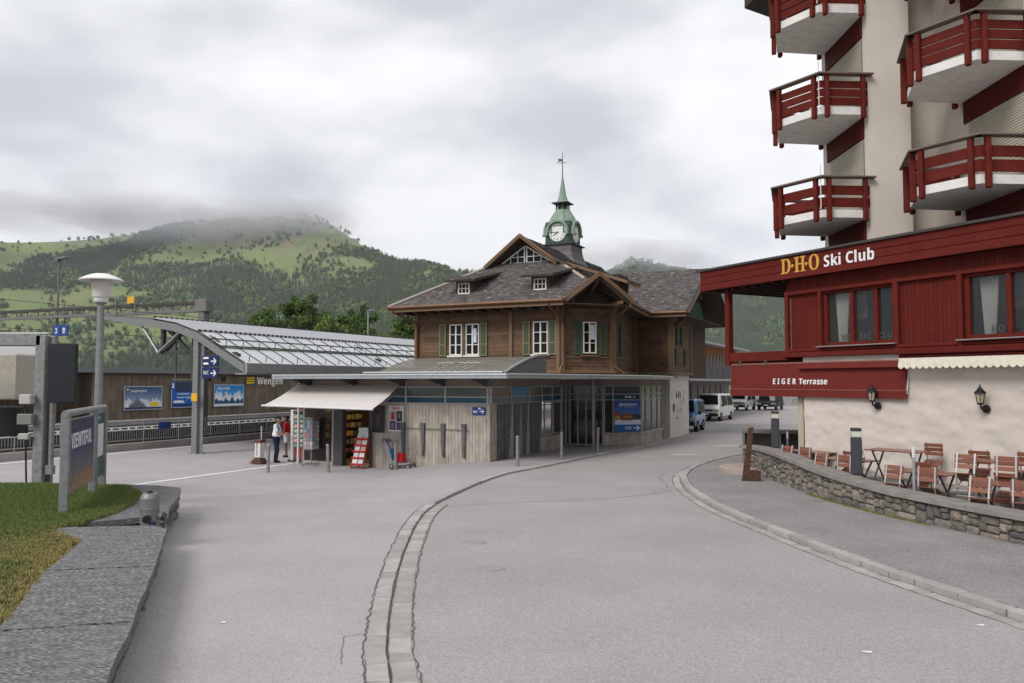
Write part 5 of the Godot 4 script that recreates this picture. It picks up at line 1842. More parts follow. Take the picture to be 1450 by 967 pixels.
	var top1 := Vector3(-3.55, 2.62, 0.1)
	var bot0 := Vector3(-8.15, 1.86, 2.0)
	var bot1 := Vector3(-3.4, 1.79, 2.0)
	var pt := func(u: float, v: float, lift: float) -> Vector3:
		var p := top0.lerp(top1, u).lerp(bot0.lerp(bot1, u), v)
		return p + Vector3.DOWN * (0.05 * sin(v * PI) * (1.0 + 0.15 * sin(u * 40.0))) + Vector3.UP * lift
	for i in 24:
		for j in 8:
			for lf in [0.0, -0.008]:
				fb.quado(pt.call(i / 24.0, j / 8.0, lf), pt.call((i + 1) / 24.0, j / 8.0, lf), pt.call((i + 1) / 24.0, (j + 1) / 8.0, lf), pt.call(i / 24.0, (j + 1) / 8.0, lf), Vector3.UP if lf == 0.0 else Vector3.DOWN)
	var fmat := mat("awning cloth", Color(0.60, 0.565, 0.545), 0.9, {"tex": ["grain", 0.9, 1.0], "spot": ["blotch", 0.9, 1.0]})
	fmat.backlight_enabled = true; fmat.backlight = Color(0.35, 0.3, 0.27)
	obj("fabric", fb, fmat, aw)
	var fbar := MB.new()
	fbar.tube([bot0 + Vector3(-0.05, 0, 0), bot1 + Vector3(0.05, 0, 0)], 0.035, 8)
	obj("front_bar", fbar, mat("white metal", Color(0.6, 0.6, 0.6), 0.5), aw)
	for x in [-8.0, -3.7]:
		var am := MB.new()
		am.tube([Vector3(x, 2.3, 0.1), Vector3(x + 0.1, 2.02, 1.0), Vector3(x, 1.78, 1.95)], 0.025, 6)
		obj("folding_arm", am, m.steel, aw)

func quad_mb(w: float, y0: float, y1: float) -> MB:
	var b := MB.new()
	b.box(Vector3(w / 2, (y0 + y1) / 2, 0), Vector3(w, y1 - y0, 0.012))
	return b

func platform() -> void:
	var zinc := mat("zinc", Color(0.36, 0.37, 0.385), 0.42)
	var steel := mat("platform steel", Color(0.20, 0.21, 0.21), 0.55, {"metal": 0.3, "tex": ["blotch", 0.75, 1.0]})
	var dsteel := mat("truss steel", Color(0.055, 0.057, 0.058), 0.6, {"metal": 0.3})
	var s := base("platform_roof", SO, TH)
	tag(s, "curved grey platform roof with glass panels carried by a steel truss", "platform roof")
	var prof := [Vector2(-21.3, 5.84), Vector2(-19.3, 5.72), Vector2(-17.7, 5.57), Vector2(-16.24, 5.33), Vector2(-14.94, 4.92), Vector2(-13.5, 4.16), Vector2(-12.17, 3.5)]
	var z0 := -1.2
	var z1 := -64.0
	# metal decks
	for k in [[0, 2, "deck_sheet", mat("dark deck", Color(0.15, 0.155, 0.165), 0.5, {"metal": 0.4})], [2, 4, "corrugated_sheet", mat("corrugated sheet", Color(0.40, 0.405, 0.43), 0.35, {"metal": 0.6, "tex": ["blotch", 0.8, 1.0]})]]:
		var b := MB.new()
		for i in range(k[0], k[1]):
			var p: Vector2 = prof[i]
			var q: Vector2 = prof[i + 1]
			if k[2] == "deck_sheet":
				b.extrude([Vector3(p.x, p.y, z0), Vector3(q.x, q.y, z0), Vector3(q.x, q.y - 0.09, z0), Vector3(p.x, p.y - 0.09, z0)], Vector3(0, 0, z1 - z0))
			else:
				var z := z0
				while z > z1:
					for w in [[0.0, 0.0, 0.075, 0.06], [0.075, 0.06, 0.15, 0.0]]:
						b.quado(Vector3(p.x, p.y + w[1], z - w[0]), Vector3(q.x, q.y + w[1], z - w[0]), Vector3(q.x, q.y + w[3], z - w[2]), Vector3(p.x, p.y + w[3], z - w[2]), Vector3.UP)
					z -= 0.15
				b.quado(Vector3(p.x, p.y - 0.06, z0), Vector3(q.x, q.y - 0.06, z0), Vector3(q.x, q.y - 0.06, z1), Vector3(p.x, p.y - 0.06, z1), Vector3.DOWN)
		obj(k[2], b, k[3], s)
	# ends of the corrugations: a row of dark closures
	for i in [2, 4]:
		var b := MB.new()
		var z := z0
		while z > -40.0:
			b.box(Vector3(prof[i].x + 0.02, prof[i].y + (0.06 if i == 2 else 0.03), z - 0.1), Vector3(0.1, 0.09, 0.13))
			z -= 0.3
		var o := obj("closure_strip", b, dsteel, s)
		o.set_meta("kind", "stuff")
	# glass panels in two rows, each with its frame bars and snow hooks
	var gm := mat("milky glass", Color(0.5, 0.515, 0.53), 0.16, {"spec": 0.8, "coat": 0.6})
	var gm2 := mat("milky glass greenish", Color(0.43, 0.47, 0.465), 0.18, {"spec": 0.8, "coat": 0.5})
	for r in 2:
		var p: Vector2 = prof[4 + r] + Vector2(0.08 if r == 0 else 0.05, -0.02)
		var q: Vector2 = prof[5 + r] + Vector2(0.0, 0.05 if r == 0 else 0.0)
		for i in 30:
			var z := z0 - i * 1.0
			var b := MB.new()
			var nn := Vector3(-(q.y - p.y), q.x - p.x, 0).normalized()
			b.extrude([Vector3(p.x, p.y, z - 0.02), Vector3(q.x, q.y, z - 0.02), Vector3(q.x, q.y, z - 0.98), Vector3(p.x, p.y, z - 0.98)], -nn * 0.02)
			obj("glass_panel", b, gm if rng.randf() < 0.75 else gm2, s)
			var h := MB.new()
			h.bar(Vector3(p.x, p.y + 0.015, z), Vector3(q.x, q.y + 0.015, z), 0.02, 0.03)
			for u in [0.5, 0.12]:
				var c := Vector3(lerpf(q.x, p.x, u), lerpf(q.y, p.y, u) + 0.1, z - 0.4)
				if u < 0.3:
					h.bar(c - Vector3(0, 0.1, 0), c + Vector3(0.02, 0.12, 0), 0.025, 0.025)
			obj("glazing_bar", h, dsteel, s)
	for w in [Vector2(-13.52, 4.25), Vector2(-14.2, 4.58)]:
		var pb := MB.new()
		pb.tube([Vector3(w.x, w.y, z0), Vector3(w.x, w.y, -32)], 0.025, 6)
		obj("snow_rail", pb, dsteel, s)
	# edge beam, end arch
	var eb := MB.new()
	eb.box(Vector3(-12.12, 3.28, (z0 + z1) / 2), Vector3(0.14, 0.4, z0 - z1))
	eb.box(Vector3(-12.4, 3.05, (z0 + z1) / 2), Vector3(0.6, 0.05, z0 - z1))
	obj("edge_beam", eb, zinc, s)
	for z in [z0 + 0.03, -11.4, -21.4]:
		var ab := MB.new()
		for i in prof.size() - 1:
			var p: Vector2 = prof[i]
			var q: Vector2 = prof[i + 1]
			var d0 := 0.34 if i > 0 else 0.26
			ab.extrude([Vector3(p.x, p.y - 0.07, z), Vector3(q.x, q.y - 0.07, z), Vector3(q.x, q.y - 0.07 - d0, z), Vector3(p.x, p.y - 0.07 - (d0 if i > 0 else 0.1), z)], Vector3(0, 0, -0.12))
		obj("arched_rafter", ab, steel, s)
		var tr := MB.new()
		var bc := [Vector2(-17.4, 4.02), Vector2(-12.75, 3.84)]
		tr.bar(Vector3(bc[0].x, bc[0].y, z - 0.3), Vector3(bc[1].x, bc[1].y, z - 0.3), 0.16, 0.16)
		var up := [[-17.4, 5.1], [-17.1, 5.1]]
		for d in [[-17.35, 4.02, -17.3, 5.2], [-17.3, 4.02, -15.9, 5.1], [-17.1, 5.15, -15.7, 4.02], [-15.7, 4.02, -14.4, 4.65], [-16.0, 5.1, -14.6, 4.02], [-14.3, 4.6, -13.3, 3.9], [-14.6, 3.95, -13.9, 4.35], [-13.3, 3.9, -12.9, 3.9]]:
			tr.bar(Vector3(d[0], d[1], z - 0.3), Vector3(d[2], d[3], z - 0.3), 0.16, 0.16)
		obj("truss", tr, dsteel, s)
		var st := MB.new()
		st.tube([Vector3(-18.65, 5.35, z - 0.15), Vector3(-17.45, 4.0, z - 0.15)], 0.05, 8)
		st.tube([Vector3(-17.45, 4.0, z - 0.1), Vector3(-15.9, 5.05, z - 0.1)], 0.045, 8)
		obj("tie_rod", st, zinc, s)
		var post := MB.new()
		post.bar(Vector3(-15.05, -0.42, z - 0.2), Vector3(-15.05, 4.75, z - 0.2), 0.3, 0.3)
		post.bar(Vector3(-15.05 + 0.17, -0.42, z - 0.2), Vector3(-15.05 + 0.17, 4.7, z - 0.2), 0.02, 0.4)
		post.cbox(Vector3(-15.05, -0.38, z - 0.2), Vector3(0.5, 0.05, 0.5), 0.01)
		obj("post", post, steel, s)
	# guide signs on the near post
	var navy := mat("sign navy", Color(0.008, 0.02, 0.09), 0.35)
	var lw := mat("sign white", Color(0.75, 0.75, 0.75), 0.5)
	for q in [[3.37, "upper blue platform guide sign with arrow on the steel post", 0], [2.86, "blue toilet guide sign with arrow on the steel post", 1]]:
		var sg := base("guide_sign", sw(-14.48, q[0], -1.1), TH)
		tag(sg, q[1], "sign", "blue guide signs on the platform post")
		var b := MB.new()
		b.cbox(Vector3(0.46, 0.23, 0), Vector3(0.92, 0.46, 0.06), 0.01)
		obj("sign_panel", b, navy, sg)
		var a := MB.new()
		arrow(a, Vector3(0.66, 0.22, 0.033), 0.3)
		obj("arrow", a, lw, sg)
		if q[2] == 1:
			write("WC", 0.16, lw, sg, Vector3(0.24, 0.16, 0.03), Basis(), 0.01)
		else:
			var bb := MB.new()
			bb.box(Vector3(0.22, 0.36, 0.032), Vector3(0.3, 0.08, 0.008))
			bb.extrude([Vector3(0.06, 0.08, 0.03), Vector3(0.38, 0.08, 0.03), Vector3(0.34, 0.17, 0.03), Vector3(0.1, 0.17, 0.03)], Vector3(0, 0, 0.006))
			obj("pictogram", bb, lw, sg)
	var ys := MB.new()
	ys.cbox(Vector3.ZERO, Vector3(0.34, 0.34, 0.03), 0.01)
	var yo := obj("warning_sign", ys, mat("sign yellow", Color(0.62, 0.36, 0.02), 0.5))
	yo.position = sw(-14.85, 2.05, -1.02); yo.rotation.y = TH
	tag(yo, "small yellow notice on the steel platform post", "sign")
	# white base rows of the tracks: low wall with railing, track beds, island platform
	var conc := mat("platform concrete", Color(0.33, 0.315, 0.30), 0.9, {"tex": ["grain", 0.8, 1.0], "spot": ["blotch", 0.7, 1.0]})
	var lw2 := MB.new()
	lw2.cbox(Vector3(-19.1, -0.27, -20), Vector3(0.25, 0.4, 64), 0.02)
	var lo := obj("platform_wall", lw2, conc)
	lo.position = SO; lo.rotation.y = TH
	tag(lo, "low concrete wall under the railing along the tracks", "wall")
	var rl := base("railing", SO, TH)
	tag(rl, "grey metal railing with thin upright bars along the railway platform", "railing")
	var galv := mat("galvanised", Color(0.30, 0.31, 0.315), 0.5, {"metal": 0.4})
	for i in 26:
		var b := MB.new()
		var z := 10.0 - i * 2.0
		b.tube([Vector3(-19.1, -0.08, z), Vector3(-19.1, 0.95, z)], 0.03, 6)
		obj("post", b, galv, rl)
		var c := MB.new()
		for k in 15:
			c.bar(Vector3(-19.1, 0.06, z - 0.125 * (k + 1)), Vector3(-19.1, 0.9, z - 0.125 * (k + 1)), 0.014, 0.014)
		obj("bar_panel", c, galv, rl)
	for y in [0.06, 0.92]:
		var b := MB.new()
		b.tube([Vector3(-19.1, y, 10), Vector3(-19.1, y, -42)], 0.022, 6)
		obj("rail", b, galv, rl)
	var trk := MB.new()
	trk.quado(Vector3(-19.3, -0.4, 14), Vector3(-38, -0.4, 14), Vector3(-38, -0.4, -80), Vector3(-19.3, -0.4, -80), Vector3.UP)
	var to := structure(obj("track_bed", trk, mat("ballast", Color(0.13, 0.11, 0.095), 1.0, {"tex": ["speck", 0.5, 1.0], "scale": Vector3(0.8, 0.8, 0.8), "bump": ["speck", 3.0, 1]})))
	to.position = SO; to.rotation.y = TH
	for x in [-21.0, -22.2, -31.5, -32.7]:
		var b := MB.new()
		b.box(Vector3(x, -0.3, -30), Vector3(0.07, 0.16, 90))
		var o := obj("rail_track", b, mat("rusty rail", Color(0.10, 0.07, 0.055), 0.6, {"metal": 0.4}))
		o.position = SO; o.rotation.y = TH
		tag(o, ["steel rail closest to the railing", "second steel rail from the railing", "third steel rail, beyond the island platform", "steel rail nearest the timber shed"][[-21.0, -22.2, -31.5, -32.7].find(x)], "rail", "railway rails")
	for q in [[-25.0, 0.1, 0.3, 0.5, "dark"], [-27.5, 0.0, 4.6, 0.3, "top"], [-30.0, 0.1, 0.3, 0.5, "dark"], [-36.5, 0.0, 2.8, 0.35, "top"]]:
		var b := MB.new()
		b.box(Vector3(q[0], q[1] - 0.2, -28), Vector3(q[2], 0.4, 76))
		var o := obj("island_platform", b, conc if q[4] == "top" else mat("dark kerb", Color(0.05, 0.05, 0.05), 0.9))
		o.position = SO; o.rotation.y = TH
		structure(o)
	# dark gaps of the rack rail seen as a dotted line
	var dots := MB.new()
	for i in 130:
		dots.box(Vector3(-24.84, 0.22, 8.0 - i * 0.5), Vector3(0.08, 0.09, 0.3))
	var dt := obj("kerb_blocks", dots, mat("dark kerb", Color(0.05, 0.05, 0.05), 0.9))
	dt.position = SO; dt.rotation.y = TH
	tag(dt, "dotted dark edge blocks along the island platform", "platform edge", "", "stuff")

func shed() -> void:
	var s := base("goods_shed", SO, TH)
	tag(s, "long weathered brown timber shed with grey flat roof across the tracks", "shed")
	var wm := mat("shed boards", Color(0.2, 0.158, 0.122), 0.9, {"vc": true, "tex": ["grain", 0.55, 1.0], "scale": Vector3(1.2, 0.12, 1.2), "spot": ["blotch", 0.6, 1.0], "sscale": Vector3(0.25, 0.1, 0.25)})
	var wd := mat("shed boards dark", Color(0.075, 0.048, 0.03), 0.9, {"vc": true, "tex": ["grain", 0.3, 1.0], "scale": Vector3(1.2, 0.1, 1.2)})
	# the wall faces +x; walk it towards -z so that z points out of it
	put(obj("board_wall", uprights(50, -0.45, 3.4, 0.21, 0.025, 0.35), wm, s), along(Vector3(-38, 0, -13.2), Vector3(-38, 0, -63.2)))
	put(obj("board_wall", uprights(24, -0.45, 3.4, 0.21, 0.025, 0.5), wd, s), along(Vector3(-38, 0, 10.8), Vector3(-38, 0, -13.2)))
	var b := MB.new()
	b.box(Vector3(-42, 3.52, -26), Vector3(8.8, 0.32, 76))
	obj("roof", b, mat("roof edge", Color(0.20, 0.205, 0.215), 0.6, {"metal": 0.3}), s)
	var c := MB.new()
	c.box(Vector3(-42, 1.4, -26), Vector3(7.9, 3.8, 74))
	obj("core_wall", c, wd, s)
	for z in [-22.2, -23.6, -25.2]:
		var w := MB.new()
		w.box(Vector3(-37.99, 2.95, z), Vector3(0.04, 0.36, 0.45))
		obj("vent_window", w, mat("shed window", Color(0.02, 0.015, 0.012), 0.5), s)
	# posters in white frames
	var fm := mat("poster frame", Color(0.5, 0.52, 0.55), 0.4, {"metal": 0.3})
	var wt := mat("poster white", Color(0.8, 0.8, 0.8), 0.6)
	var t := func(z: float, y: float) -> Transform3D: return Transform3D(Basis(Vector3(0, 0, -1), Vector3.UP, Vector3(1, 0, 0)), Vector3(-37.9, y, z))
	var yellow := mat("poster yellow", Color(0.75, 0.55, 0.02), 0.6)
	var p1 := base("poster_board", SO, TH)
	tag(p1, "framed poster of a snowy rock peak with yellow button on timber shed", "poster", "posters on the timber shed")
	var im1 := picture(280, 140, func(im: Image):
		fade(im, Color(0.20, 0.30, 0.48), Color(0.75, 0.82, 0.9))
		peaks(im, 0.72, 0.25, Color(0.88, 0.9, 0.94), Color(0.6, 0.66, 0.76), 3, 0.02)
		for x in range(30, 160):
			var hh := int(60 - absf(x - 92) * 0.75 + 8 * sin(x * 0.9) + 5 * sin(x * 0.37))
			for y in range(130 - hh, 132):
				if hh > 0: im.set_pixel(x, y, Color(0.25, 0.28, 0.34) if (x * 7 + y * 5) % 11 < 7 else Color(0.5, 0.53, 0.58))
		for k in 260:
			var x := rng.randi_range(0, 276)
			im.fill_rect(Rect2i(x, rng.randi_range(84, 126), rng.randi_range(1, 5), 1), Color(0.92, 0.94, 0.97) if k % 3 else Color(0.5, 0.56, 0.66))
		im.fill_rect(Rect2i(0, 128, 280, 12), Color(0.12, 0.2, 0.36)))
	board("poster", p1, t.call(-15.75, 0.72), 3.2, 1.62, im1, fm, 0.07)
	var b1 := Basis(Vector3(0, 0, -1), Vector3.UP, Vector3(1, 0, 0))
	write("Jungfraujoch", 0.16, wt, p1, Vector3(-37.845, 1.98, -16.9), b1, 0.004, true)
	var yb := MB.new()
	yb.cbox(Vector3(-37.845, 1.05, -18.3), Vector3(0.01, 0.3, 0.75), 0.003)
	yb.cbox(Vector3(-37.845, 2.15, -15.98), Vector3(0.01, 0.13, 0.22), 0.003)
	obj("yellow_label", yb, yellow, p1)
	var p2 := base("poster_board", SO, TH)
	tag(p2, "bright blue framed race poster on timber shed, behind the steel post", "poster", "posters on the timber shed")
	var im2 := picture(240, 140, func(im: Image):
		im.fill(Color(0.02, 0.36, 0.72))
		for y in 140:
			im.fill_rect(Rect2i(200 - y, y, 14, 1), Color(0.16, 0.5, 0.82))
			im.fill_rect(Rect2i(260 - y, y, 30, 1), Color(0.08, 0.42, 0.78))
		im.fill_rect(Rect2i(0, 120, 240, 20), Color(0.02, 0.22, 0.5)))
	board("poster", p2, t.call(-19.9, 0.78), 3.1, 1.75, im2, fm, 0.07)
	write("Lauberhorn-", 0.15, wt, p2, Vector3(-37.845, 1.72, -21.0), b1, 0.004, true)
	write("rennen Wengen", 0.15, wt, p2, Vector3(-37.845, 1.44, -21.15), b1, 0.004, true)
	var wb := MB.new()
	wb.extrude([Vector3(-37.85, 1.08, -20.05), Vector3(-37.85, 1.28, -20.05), Vector3(-37.85, 1.28, -20.95), Vector3(-37.85, 1.08, -21.1)], Vector3(0.008, 0, 0))
	obj("white_label", wb, wt, p2)
	var p3 := base("poster_board", SO, TH)
	tag(p3, "framed sky blue poster of a white mountain range on timber shed", "poster", "posters on the timber shed")
	var im3 := picture(220, 120, func(im: Image):
		fade(im, Color(0.10, 0.50, 0.78), Color(0.35, 0.68, 0.88))
		peaks(im, 0.62, 0.42, Color(0.92, 0.94, 0.97), Color(0.45, 0.58, 0.72), 14, 0.03)
		peaks(im, 0.82, 0.25, Color(0.16, 0.28, 0.42), Color(0.2, 0.36, 0.5), 24, 0.03)
		im.fill_rect(Rect2i(0, 108, 220, 12), Color(0.85, 0.87, 0.9)))
	board("poster", p3, t.call(-24.15, 0.75), 3.15, 1.68, im3, fm, 0.07)
	write("WELCOME", 0.2, wt, p3, Vector3(-37.845, 2.08, -25.1), b1, 0.004, true)
	# station name board further along
	var nb := base("name_board", SO, TH)
	tag(nb, "white station name with yellow stripes on the shed above the awning", "sign")
	write("Wengen", 0.6, wt, nb, Vector3(-37.85, 2.5, -28.9), b1, 0.02, true, true)
	var st := MB.new()
	for k in 3:
		st.extrude([Vector3(-37.9, 2.55 + k * 0.2, -27.7), Vector3(-37.9, 2.67 + k * 0.2, -27.7), Vector3(-37.9, 2.72 + k * 0.2, -28.6), Vector3(-37.9, 2.6 + k * 0.2, -28.6)], Vector3(0.02, 0, 0))
	obj("stripes", st, yellow, nb)

func gantry() -> void:
	var dk := mat("gantry steel", Color(0.065, 0.06, 0.057), 0.6, {"metal": 0.3, "tex": ["blotch", 0.7, 1.0]})
	var lt := mat("gantry grey", Color(0.17, 0.165, 0.16), 0.6, {"metal": 0.3})
	var z := -9.7
	var s := base("overhead_gantry", SO, TH)
	tag(s, "steel lattice gantry spanning the tracks above the platform", "gantry")
	for y in [7.3, 6.84]:
		var b := MB.new()
		b.bar(Vector3(-52, y + 0.22, z), Vector3(-23.4, y, z), 0.3, 0.17)
		obj("chord", b, dk if y > 7 else lt, s)
	for i in 24:
		var x := -50.0 + i * 1.13
		var b := MB.new()
		var k := (-23.4 - x) / 28.6 * 0.22
		b.bar(Vector3(x, 6.9 + k, z), Vector3(x, 7.25 + k, z), 0.06, 0.05)
		b.bar(Vector3(x, 6.9 + k, z), Vector3(x + 1.1, 7.25 + k, z), 0.03, 0.03)
		obj("lattice_bar", b, lt, s)
	var p := MB.new()
	p.bar(Vector3(-23.7, -0.4, z), Vector3(-23.7, 7.5, z), 0.45, 0.45)
	p.cbox(Vector3(-23.7, 7.1, z), Vector3(0.9, 0.7, 0.6), 0.03)
	obj("post", p, lt, s)
	# small yellow plate on two uprights
	var ub := MB.new()
	for x in [-30.9, -29.2]:
		ub.bar(Vector3(x, 6.9, z + 0.2), Vector3(x, 8.0, z + 0.2), 0.06, 0.06)
	ub.bar(Vector3(-30.9, 8.0, z + 0.2), Vector3(-29.2, 7.85, z + 0.2), 0.05, 0.05)
	obj("sign_bracket", ub, lt, s)
	var yp := MB.new()
	yp.cbox(Vector3(-29.6, 7.7, z + 0.22), Vector3(0.6, 0.42, 0.03), 0.008)
	obj("yellow_plate", yp, mat("sign yellow", Color(0.62, 0.36, 0.02), 0.5), s)
	# mast with flood light
	var m := base("light_mast", sw(-36.76, 0, z), TH)
	tag(m, "thin grey mast with flood light rising above the gantry", "light mast")
	var mb := MB.new()
	mb.tube([Vector3(0, -0.4, 0), Vector3(0, 7.6, 0), Vector3(0.05, 10.6, 0)], [0.1, 0.08, 0.05], 8)
	mb.tube([Vector3(0.05, 9.0, 0), Vector3(-0.3, 8.6, 0), Vector3(0.5, 8.6, 0)], 0.03, 6)
	obj("mast", mb, lt, m)
	var lh := MB.new()
	lh.cbox(Vector3(0.35, 10.75, 0), Vector3(1.1, 0.16, 0.35), 0.04)
	lh.cbox(Vector3(-0.1, 10.65, 0), Vector3(0.35, 0.25, 0.3), 0.04)
	obj("lamp_head", lh, lt, m)
	# platform number sign hanging from the gantry
	var navy := mat("sign navy blue", Color(0.012, 0.05, 0.22), 0.35)
	var lw := mat("sign white", Color(0.75, 0.75, 0.75), 0.5)
	var ns := base("platform_number_sign", sw(-36.25, 0, z + 0.1), TH)
	tag(ns, "blue 3 B platform number sign hanging from the gantry", "sign")
	for q in [[-0.38, "3"], [0.38, "B"]]:
		var b := MB.new()
		b.cbox(Vector3(q[0], 6.03, 0), Vector3(0.7, 0.72, 0.08), 0.02)
		obj("sign_panel", b, navy, ns)
		write(q[1], 0.34, lw, ns, Vector3(q[0], 5.84, 0.04), Basis(), 0.01, true)
	var hg := MB.new()
	for x in [-0.4, 0.4]: hg.bar(Vector3(x, 6.35, 0), Vector3(x, 6.95, 0), 0.06, 0.06)
	obj("hanger", hg, dk, ns)
	var n2 := base("platform_number_sign", sw(-18.9, 0, -4.0), TH)
	tag(n2, "blue platform 2 sign with dark display hanging below the platform roof", "sign")
	var b2 := MB.new()
	b2.cbox(Vector3(-0.6, 2.52, 0), Vector3(0.34, 0.4, 0.08), 0.015)
	obj("sign_panel", b2, navy, n2)
	write("2", 0.2, lw, n2, Vector3(-0.6, 2.42, 0.04), Basis(), 0.01, true)
	var b3 := MB.new()
	b3.cbox(Vector3(0.15, 2.48, 0), Vector3(1.15, 0.5, 0.16), 0.015)
	obj("display", b3, mat("display dark", Color(0.008, 0.015, 0.05), 0.2), n2)
	var b4 := MB.new()
	b4.cbox(Vector3(0.05, 2.82, 0), Vector3(1.5, 0.07, 0.1), 0.01)
	for x in [-0.5, 0.6]: b4.bar(Vector3(x, 2.8, 0), Vector3(x, 5.6, 0), 0.06, 0.06)
	obj("hanger", b4, lt, n2)
	var b5 := MB.new()
	b5.cbox(Vector3.ZERO, Vector3(0.05, 0.3, 0.7), 0.01)
	var o5 := obj("railing_plate", b5, navy)
	o5.position = sw(-19.02, 0.66, -3.1); o5.rotation.y = TH
	tag(o5, "small dark blue plate fixed on top of the railing", "sign")
	# contact wires
	for q in [[-21.6, 5.0], [-21.6, 6.2], [-32.1, 5.0]]:
		var w := MB.new()
		w.tube([Vector3(q[0], q[1], 12), Vector3(q[0], q[1], -70)], 0.012, 5)
		var o := obj("contact_wire", w, dk)
		o.position = SO; o.rotation.y = TH
		tag(o, ["lower overhead wire above the near track", "upper carrying wire above the near track", "overhead wire above the far track"][[-21.6, -21.6, -32.1].find(q[0]) + (1 if q[1] > 6 else 0)], "cable", "overhead wires")

# ---------------------------------------------------------------- hotel
func hl(x: float, z: float) -> Vector3:
	# world plan position in the hotel's own frame
	return Basis(Vector3.UP, -HTH) * (Vector3(x, 0, z) - HO)

